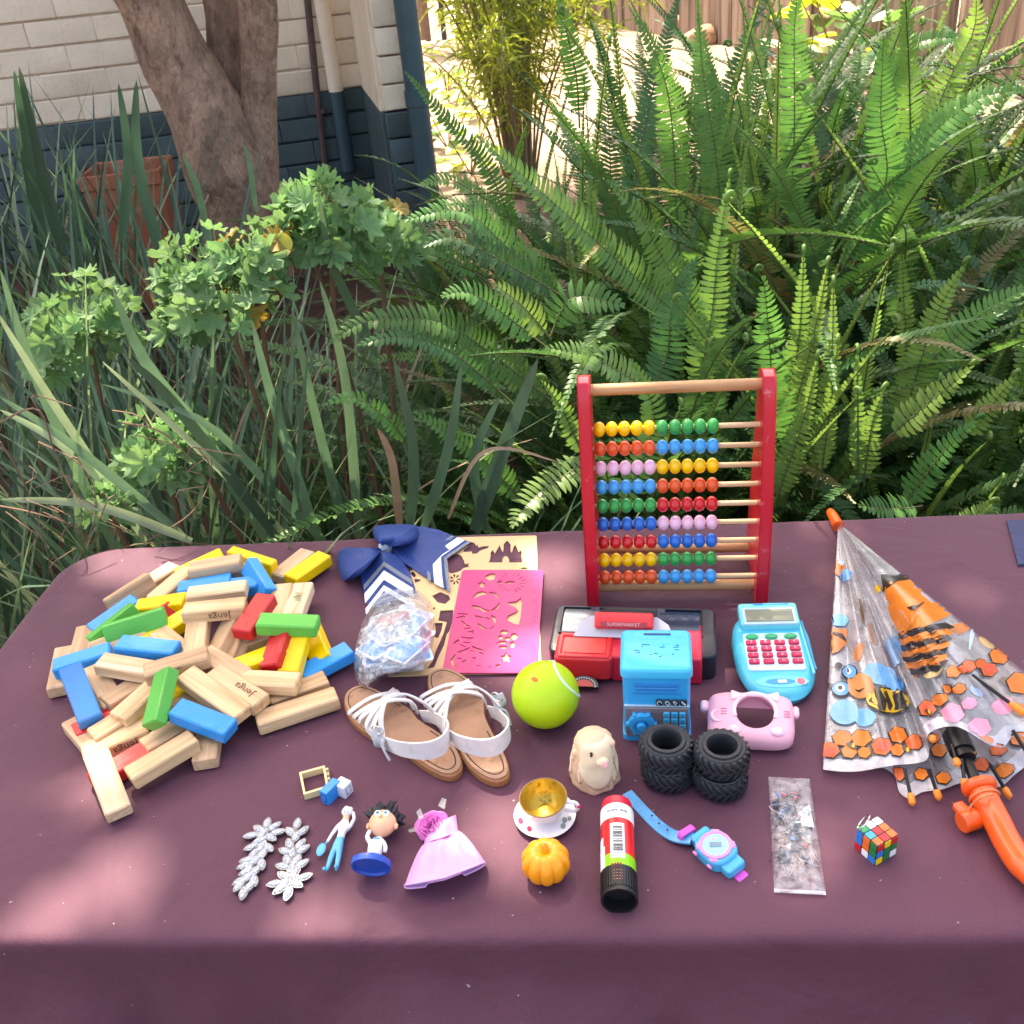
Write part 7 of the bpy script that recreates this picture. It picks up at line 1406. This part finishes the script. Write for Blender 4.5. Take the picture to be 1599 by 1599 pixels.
for k in range(19):
    t_ = k / 18; a = k * 2.4; r0 = lerp(.0018, .0135, t_ ** .9); hgt_ = lerp(.011, .007, t_); op_ = lerp(.15, 1.25, t_)
    def pet(b):
        def fn(u, v):
            q_ = (u - .5) * lerp(2.4, 1.7, t_); rr = r0 + hgt_ * math.sin(op_) * v ** 1.2 * 1.0 + .0012 * v * v * math.sin(u * 9 + k); z = hgt_ * math.cos(op_) * v - .0015 * v ** 3 * op_ + .0006 * math.sin(u * 7 + k) * v; rr *= 1 - .10 * (2 * u - 1) ** 2 * v; return (rr * math.cos(a + q_), rr * math.sin(a + q_), z + .004 * (1 - t_))
        b.sheet(fn, 10, 6, .0005)
    prim('rose_petal', rose, dr, pet, M=rm_, angle=180)
for pl in ([(650, 1268), (656, 1262), (662, 1276), (655, 1280)], [(684, 1258), (690, 1246), (697, 1248), (694, 1264)], [(636, 1296), (646, 1292), (652, 1298), (640, 1300)], [(692, 1285), (702, 1276), (702, 1284), (694, 1294)]):
    prim('organza_leaf', film('organza', (.75, .78, .76), op=.45, opv=.1, bump=.2), dr, lambda b: b.add([A(px, py, .012 + .003 * i) for i, (px, py) in enumerate(pl)], [(0, 1, 2, 3)]))
# ---- small building bricks
tanp = plastic('brick_tan', (228, 202, 150), .3); A = At(488, 1240); wf = thing('toy_window_frame', 'beige plastic toy window frame lying beside two small bricks', 'toy brick', A.M())
fo = [A(467, 1206, .008), A(507, 1195, .008), A(513, 1229, .008), A(474, 1241, .008)]; c_ = sum(fo, Vector()) / 4; fi = [p.lerp(c_, .17) for p in fo]; dz_ = Vector((0, 0, -.0075))
def wfr(b):
    v = fo + fi + [p + dz_ for p in fo] + [p + dz_ for p in fi]
    for i in range(4): j = (i + 1) % 4; b.add([v[i], v[j], v[4 + j], v[4 + i], v[8 + i], v[8 + j], v[12 + j], v[12 + i]], [(0, 3, 2, 1), (4, 5, 6, 7), (0, 1, 5, 4), (3, 7, 6, 2)])
prim('frame', tanp, wf, wfr, sm=False)
for k in range(3): prim('hinge_stud', tanp, wf, lambda b: b.box(0, 0, 0, .0028, .003, .005, .0004), M=tr(fo[1].lerp(fo[2], .15 + k * .22) + Vector((.0015, 0, -.003))))
def toy_brick(name, label, px, py, ang, sx_, sy_, sz_, m__, rot=None, studs=1):
    t = thing(name, label, 'toy brick', tr(P(px, py)) @ rz(ang)); M = rot or Matrix.Identity(4); prim('body', m__, t, lambda b: b.box(0, 0, sz_ / 2, sx_, sy_, sz_, .0004), M=M)
    return t, M
t, M = toy_brick('toy_brick', 'blue plastic toy brick standing on its side next to the beige frame', 519, 1245, .95, .020, .0095, .016, plastic('brick_blue', (16, 140, 222), .28))
prim('hollow', plastic('brick_blue_dark', (10, 96, 170), .4), t, lambda b: b.box(-.0101, 0, .008, .0006, .0065, .011, .0001)); prim('stud_ring', plastic('brick_blue', (0, 0, 0)), t, lambda b: b.tube([(-.0106, .0022 * math.cos(math.tau * k / 16), .008 + .0022 * math.sin(math.tau * k / 16)) for k in range(16)], .0005, 5, closed=True)); prim('stud', plastic('brick_blue', (0, 0, 0)), t, lambda b: [b.lathe([(.0024, 0), (.0024, .0017), (.001, .0018)], 16, 0, tr(.0095, 0, .008) @ ry(R(90)))])
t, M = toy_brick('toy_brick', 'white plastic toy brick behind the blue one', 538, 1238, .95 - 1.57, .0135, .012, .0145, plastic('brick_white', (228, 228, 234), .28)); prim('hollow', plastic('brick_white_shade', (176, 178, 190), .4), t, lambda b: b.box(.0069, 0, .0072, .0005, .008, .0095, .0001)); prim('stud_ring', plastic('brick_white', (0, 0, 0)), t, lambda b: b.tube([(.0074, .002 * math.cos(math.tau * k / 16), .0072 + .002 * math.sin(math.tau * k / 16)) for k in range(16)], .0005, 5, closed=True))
# ---- navy cloth at the right back corner of the table
A = At(1590, 830); nc = thing('navy_cloth', 'corner of a folded navy cloth at the right back table edge', 'cloth', A.M())
prim('folded_sheet', mat('navy_cloth', lin((52, 58, 92)), .8, bump=.3, bs=200), nc, lambda b: b.sheet(lambda u, v: A(lerp(1572, 1720, u) + 18 * v, lerp(812, 812 + 70 * (1 - u * .3), v), .003 + .010 * math.sin(u * 5 + v * 3) ** 2 * u), 24, 14, .003), angle=70)
# ================================================================ clear umbrella with printed bees
from mathutils.bvhtree import BVHTree
uz = lambda x, y: (1270 + x / 2.6657, 780 + y / 2.6657)
A = At(1450, 1150); um = thing('umbrella', 'half folded clear umbrella printed with bees and honeycomb, orange handle', 'umbrella', A.M())
vin = film('clear_vinyl', (.70, .70, .72), op=.32, opv=.18, rough=.14, vs=34, bump=.7); hemm = film('vinyl_hem', (.78, .74, .80), op=.48, opv=.1, rough=.25); org = plastic('umbrella_orange', (240, 92, 30), .3, coat=.25); orc = plastic('rib_tip_orange', (244, 142, 46), .35); ublk = plastic('umbrella_black', (16, 16, 18), .35)
tip = (1309, 816, 13)
hem = [(1285, 1200, 5), (1310, 1204, 7), (1340, 1204, 9), (1370, 1199, 11), (1398, 1194, 15), (1424, 1192, 15), (1446, 1186, 18), (1450, 1168, 34), (1447, 1150, 46), (1462, 1138, 52), (1490, 1134, 56), (1512, 1143, 58), (1540, 1160, 54), (1565, 1166, 50), (1580, 1150, 56), (1602, 1148, 56), (1630, 1130, 40), (1655, 1105, 18), (1660, 1100, 3),
       (1640, 1140, 2), (1605, 1190, 3), (1582, 1210, 8), (1560, 1228, 3), (1530, 1222, 5), (1500, 1222, 3), (1470, 1232, 6), (1440, 1236, 2.5), (1420, 1246, 2), (1404, 1236, 2), (1396, 1210, 2), (1370, 1196, 2), (1330, 1196, 1.5)]
hp = [Vector(h_) for h_ in hem]; NH = 200; HC = []
NK = len(hp)
for i in range(NH):
    t_ = i / NH * NK; k = int(t_); f = t_ - k; p0, p1, p2, p3 = hp[k - 1], hp[k % NK], hp[(k + 1) % NK], hp[(k + 2) % NK]; HC.append(.5 * ((2 * p1) + (p2 - p0) * f + (2 * p0 - 5 * p1 + 4 * p2 - p3) * f * f + (3 * p1 - p0 - 3 * p2 + p3) * f ** 3))
def canopy(i, s_):
    h_ = HC[i % NH]; u = i / NH; x, y, z = (lerp(tip[k], h_[k], s_) for k in range(3)); top = smooth((h_.z - 3) / 12)
    bul = math.sin(math.pi * s_ ** .8) * top * (5 + 60 * smooth((h_.x - 1400) / 200)); cre = lerp(1, .22, smooth((h_.x - 1470) / 60)) * (6.5 * math.sin(u * math.tau * 13) + 8 * mnoise.noise((u * 26, s_ * 1.2, 1)) + 3.5 * mnoise.noise((u * 60, s_ * 4, 6))) * math.sin(math.pi * min(1, s_ * .8 + .08)) * (top if top > .05 else 0)
    return A(x, y, max(.8, z + bul + cre) / 1000)
NS = 34; cb2 = MB(); cb2.add([canopy(i, max(.012, j / (NS - 1))) for j in range(NS) for i in range(NH)], [(j * NH + i, j * NH + (i + 1) % NH, (j + 1) * NH + (i + 1) % NH, (j + 1) * NH + i) for j in range(NS - 1) for i in range(NH)])
cb2.obj('canopy', vin, um, angle=180); bvh = BVHTree.FromPolygons([Vector(v) for v in cb2.v], cb2.f)
hb = MB(); hb.add([canopy(i, s_) + Vector((0, 0, .0008 + .001 * (s_ - 1))) for s_ in (.955, .98, 1.004) for i in range(NH)], [(j * NH + i, j * NH + (i + 1) % NH, (j + 1) * NH + (i + 1) % NH, (j + 1) * NH + i) for j in range(2) for i in range(NH)]); hb.obj('hem', hemm, um, angle=180)
camo = Vector((0, 0, CAMH)) - A.o
def on_canopy(px, py, off):
    d = ray(px, py).normalized(); h_, n_, i_, dist = bvh.ray_cast(camo, d)
    if h_ is None: return None
    if n_.dot(d) > 0: n_ = -n_
    return h_ + n_ * off
inks = {}
def ink(c):
    if c not in inks: inks[c] = mat('print_%d_%d_%d' % c, lin(c), .25, var=.12, vs=60, alpha=.96, spec=.6)
    return inks[c]
def decal(name, poly, c, off=.0012, parent=um, rings=4):
    off += .0008
    P2 = [uz(*p) for p in poly]; n0 = len(P2); P3 = []
    for i in range(n0):
        a, b_ = P2[i], P2[(i + 1) % n0]; m_ = max(1, int(math.hypot(b_[0] - a[0], b_[1] - a[1]) / 4))
        for k in range(m_): P3.append((lerp(a[0], b_[0], k / m_), lerp(a[1], b_[1], k / m_)))
    n = len(P3); cx = sum(p[0] for p in P3) / n; cy = sum(p[1] for p in P3) / n; c0 = on_canopy(cx, cy, off)
    if c0 is None: return None
    vs = [c0]; fb = c0
    for r_ in range(1, rings + 1):
        for (x, y) in P3:
            q = on_canopy(lerp(cx, x, r_ / rings), lerp(cy, y, r_ / rings), off)
            if q is None: q = fb
            vs.append(q); fb = q
    b = MB(); fs = [(0, 1 + i, 1 + (i + 1) % n) for i in range(n)]
    for r_ in range(rings - 1): fs += [(1 + r_ * n + i, 1 + (r_ + 1) * n + i, 1 + (r_ + 1) * n + (i + 1) % n, 1 + r_ * n + (i + 1) % n) for i in range(n)]
    # leave out faces that would bridge between folds
    ok = []
    for f in fs:
        L_ = max((Vector(vs[f[k]]) - Vector(vs[f[k - 1]])).length for k in range(len(f)))
        if L_ < .045: ok.append(f)
    if not ok: return None
    b.add(vs, ok); return b.obj(name, ink(c), parent, angle=180)
def el(cx, cy, a, b_, rot=0, n=20): return [(cx + a * math.cos(t_) * math.cos(rot) - b_ * math.sin(t_) * math.sin(rot), cy + a * math.cos(t_) * math.sin(rot) + b_ * math.sin(t_) * math.cos(rot)) for t_ in [math.tau * k / n for k in range(n)]]
def hexa(cx, cy, r_, rot=.2, sq=.85): return [(cx + r_ * math.cos(math.tau * k / 6 + rot), cy + r_ * sq * math.sin(math.tau * k / 6 + rot)) for k in range(6)]
BLK, ORG, YEL, LBL, PNK = (40, 34, 34), (226, 126, 40), (228, 184, 50), (110, 176, 228), (240, 150, 176)
# bee on the left panel
for a in (el(275, 730, 66, 44, .3), el(345, 770, 40, 30, .4), el(132, 890, 62, 52), el(215, 912, 44, 38)): decal('printed_wing', a, LBL)
decal('printed_bee', el(310, 842, 92, 58, .15), BLK, .0014); decal('printed_bee', el(308, 842, 84, 50, .15), YEL, .0018)
for k in range(3): decal('printed_stripe', [(250 + k * 45, 800 + k * 8), (270 + k * 45, 790 + k * 8), (300 + k * 42, 850 + k * 10), (292 + k * 38, 888 - k * 4), (268 + k * 40, 884 - k * 2), (272 + k * 40, 850 + k * 6)], BLK, .0022)
decal('printed_bee', el(198, 782, 58, 52, .4), (206, 140, 80), .0018)
for (x, y) in ((152, 724), (114, 796)): decal('printed_eye', el(x, y, 38, 32), BLK, .0018); decal('printed_eye', el(x, y, 34, 28), LBL, .0022); decal('printed_eye', el(x - 4, y - 2, 18, 16), (236, 240, 244), .0026); decal('printed_eye', el(x - 4, y - 2, 9, 9), BLK, .0030)
for (x, y) in ((104, 696), (64, 780)): decal('printed_feeler', el(x, y, 15, 13), BLK)
decal('printed_smile', stroke([(180, 800), (200, 806), (215, 795)], 3), BLK, .0024)
# large bee on the upper panel
decal('printed_bee', [(305, 360), (350, 330), (480, 318), (560, 385), (612, 432), (560, 490), (460, 535), (375, 565), (335, 500), (310, 430)], ORG)
decal('printed_hair', [(288, 318), (345, 325), (420, 288), (478, 316), (420, 340), (345, 345), (300, 385)], BLK, .0018)
decal('printed_eye', el(522, 384, 24, 11, .1), BLK, .0018); decal('printed_smile', stroke([(398, 450), (425, 462), (456, 434)], 4), BLK, .0018); decal('printed_feeler', el(275, 372, 15, 17), YEL); decal('printed_wing', [(525, 490), (620, 440), (692, 490), (640, 510), (560, 525)], LBL); decal('printed_wing', [(540, 535), (640, 512), (690, 500), (680, 535), (600, 568)], (206, 130, 80)); decal('printed_drip', stroke([(662, 520), (655, 570), (645, 630)], 9), (190, 215, 240)); decal('printed_wing', [(330, 550), (372, 600), (378, 660), (345, 610)], LBL)
for k in range(7): y = 548 + k * 26; decal('printed_stripe', [(362 + k * 5, y + 6), (450 + k * 6, y - 14), (545 + k * 4, y - 30), (585 - k * 6, y - 10), (520 + k * 2, y + 10), (440 + k * 3, y + 26), (370 + k * 5, y + 34)], BLK if k % 2 == 0 else ORG, .0014 + .0002 * k)
decal('printed_bee', el(505, 715, 40, 26, -.5), (236, 196, 130), .0016)
# honeycomb along the hem
for k, (x, y, r_) in enumerate([(70, 1050, 46), (120, 1000, 46), (200, 1000, 50), (285, 1035, 50), (355, 985, 50), (350, 1050, 36), (425, 1015, 44), (150, 1055, 40), (520, 1050, 40), (475, 875, 48), (530, 835, 36), (585, 720, 36), (640, 700, 36), (770, 655, 50), (835, 680, 50), (725, 715, 40), (850, 770, 60), (560, 790, 30), (350, 1150, 40), (450, 1150, 36), (540, 1165, 36), (700, 1110, 40), (800, 1135, 44), (850, 1000, 44), (770, 1045, 36), (655, 1060, 26), (610, 790, 30), (690, 690, 30), (900, 700, 40), (215, 1060, 34), (500, 1000, 30)]): decal('printed_honeycomb', hexa(x, y, r_), BLK, .0012); decal('printed_honeycomb', hexa(x, y, r_ - 5), (222, 120, 40) if k % 3 else (214, 96, 44), .0017)
for (x, y) in ((285, 1035), (70, 1060), (480, 880), (725, 715)): decal('printed_honey', el(x, y, 24, 20), (224, 84, 60), .0022)
for (x, y, r_) in ((585, 890, 50), (690, 950, 50), (650, 850, 30), (790, 860, 46)): decal('printed_honeycomb', hexa(x, y, r_), PNK, .0012)
for (x, y) in ((160, 1035), (395, 1050), (480, 895)): decal('printed_bee', el(x, y, 26, 10, .4), (90, 70, 50), .0026); decal('printed_bee', el(x + 6, y, 8, 10, .4), YEL, .0030)
decal('printed_bee', el(112, 290, 24, 34), (216, 120, 50)); decal('printed_wing', el(132, 320, 24, 26), LBL, .0016); decal('printed_eye', el(120, 268, 16, 12), (206, 226, 244), .0018); decal('printed_wing', el(110, 506, 42, 26), (130, 196, 226)); decal('printed_bee', [(70, 540), (150, 545), (140, 600), (100, 640), (66, 650)], (222, 126, 50)); decal('printed_stripe', stroke([(75, 560), (110, 570), (140, 600)], 8), BLK, .0018)
decal('printed_wing', el(268, 198, 18, 9, .6), LBL)
for k, (x, y, a, b_, r_, c) in enumerate([(205, 470, 14, 60, -.15, (150, 120, 96)), (190, 640, 16, 40, .2, (200, 120, 60)), (330, 640, 20, 60, -.3, (120, 160, 200)), (250, 560, 10, 50, -.25, (186, 130, 90)), (720, 600, 40, 18, .6, (216, 180, 120)), (800, 760, 30, 16, .3, (120, 110, 100)), (680, 800, 34, 18, .5, (170, 190, 220)), (860, 880, 40, 24, .5, (214, 120, 60)), (720, 1000, 30, 16, .4, (206, 130, 90)), (420, 700, 14, 46, -.3, (196, 110, 50)), (300, 240, 12, 44, -.5, (150, 150, 160))]): decal('printed_shape', el(x, y, a, b_, r_), c, .0010)
# frame: shaft, runner, ribs, tip, handle
def up_(x, y, z): return A(*uz(x, y), z / 1000)
prim('shaft', ublk, um, lambda b: b.tube([A(1400, 980, .030), up_(590, 980, 34), up_(690, 1200, 24)], .0052, 14)); prim('runner', ublk, um, lambda b: (b.tube([up_(588, 975, 36), up_(620, 1050, 33)], .0115, 18), b.tube([up_(618, 1045, 33), up_(634, 1080, 32)], .0092, 18)))
prim('ferrule', org, um, lambda b: b.tube(curve([(A(1296, 799, .011)), A(1302, 808, .012), A(1309, 822, .013)], 8), [.0050, .0058, .0062, .0065, .0068, .0070, .0072, .0076], 16)); 
for (bx, by_, tx, ty, zb_, zt_) in ((380, 1120, 412, 1262, 20, 5), (480, 1120, 522, 1240, 24, 6), (575, 1020, 600, 1100, 40, 34), (618, 1080, 632, 1195, 34, 22), (735, 1100, 815, 1235, 30, 6), (480, 940, 497, 1000, 50, 46), (660, 730, 877, 890, 88, 70), (830, 960, 905, 1080, 62, 48)):
    rbm = prim('rib', ublk, um, lambda b: b.tube([up_(bx, by_, zb_), up_(lerp(bx, tx, .8), lerp(by_, ty, .8), lerp(zb_, zt_, .8))], .0017, 8)); prim('rib_tip', orc, rbm, lambda b: (b.tube([up_(lerp(bx, tx, .72), lerp(by_, ty, .72), lerp(zb_, zt_, .72)), up_(lerp(bx, tx, .8), lerp(by_, ty, .8), lerp(zb_, zt_, .8)), up_(tx, ty, zt_), up_(tx, ty + 8, zt_)], [.0022, .0034, .0034, .0018], 12)))
prim('handle', org, um, lambda b: (b.tube(curve([up_(690, 1190, 24), up_(715, 1245, 21), up_(760, 1330, 16), up_(810, 1430, 13), up_(870, 1520, 13), up_(960, 1590, 14), up_(1060, 1580, 16), up_(1110, 1500, 18)], 44), [.0115] * 6 + [.0118] * 20 + [.0112] * 17 + [.007], 20), b.lathe([(.0125, -.004), (.0150, -.003), (.0155, .0), (.0150, .003), (.0120, .005)], 28, 0, tr(up_(690, 1197, 24)) @ (up_(715, 1245, 21) - up_(690, 1190, 24)).normalized().to_track_quat('Z', 'Y').to_matrix().to_4x4())), angle=50)
prim('cord', plastic('cord_orange', (226, 130, 80), .5), um, lambda b: (b.tube(curve([up_(745, 1225, 36), up_(700, 1240, 38), up_(665, 1265, 26), up_(640, 1300, 16)], 16), .0012, 6), b.tube([tuple(up_(712, 1240, 21) + (up_(715, 1245, 21) - up_(690, 1190, 24)).normalized().to_track_quat('Z', 'Y').to_matrix() @ Vector((.0128 * math.cos(a), .0128 * math.sin(a), 0))) for a in [math.tau * k / 24 for k in range(24)]], .0012, 6, closed=True)))
wm_ = tr(up_(648, 1335, 10)) @ rz(.25); wh_ = prim('whistle', org, um, lambda b: (b.lathe([(.001, -.008), (.0085, -.008), (.0095, -.007), (.0095, .007), (.0085, .008), (.001, .008)], 24, 0, ry(R(90))), b.box(-.0005, .010, .004, .011, .014, .008, .002)), M=wm_); prim('whistle_cap', plastic('umbrella_orange_light', (244, 112, 50), .35), wh_, lambda b: b.lathe([(.0075, .0081), (.0075, .0087), (.001, .0088)], 24, 0, ry(R(90)), cap0=False))
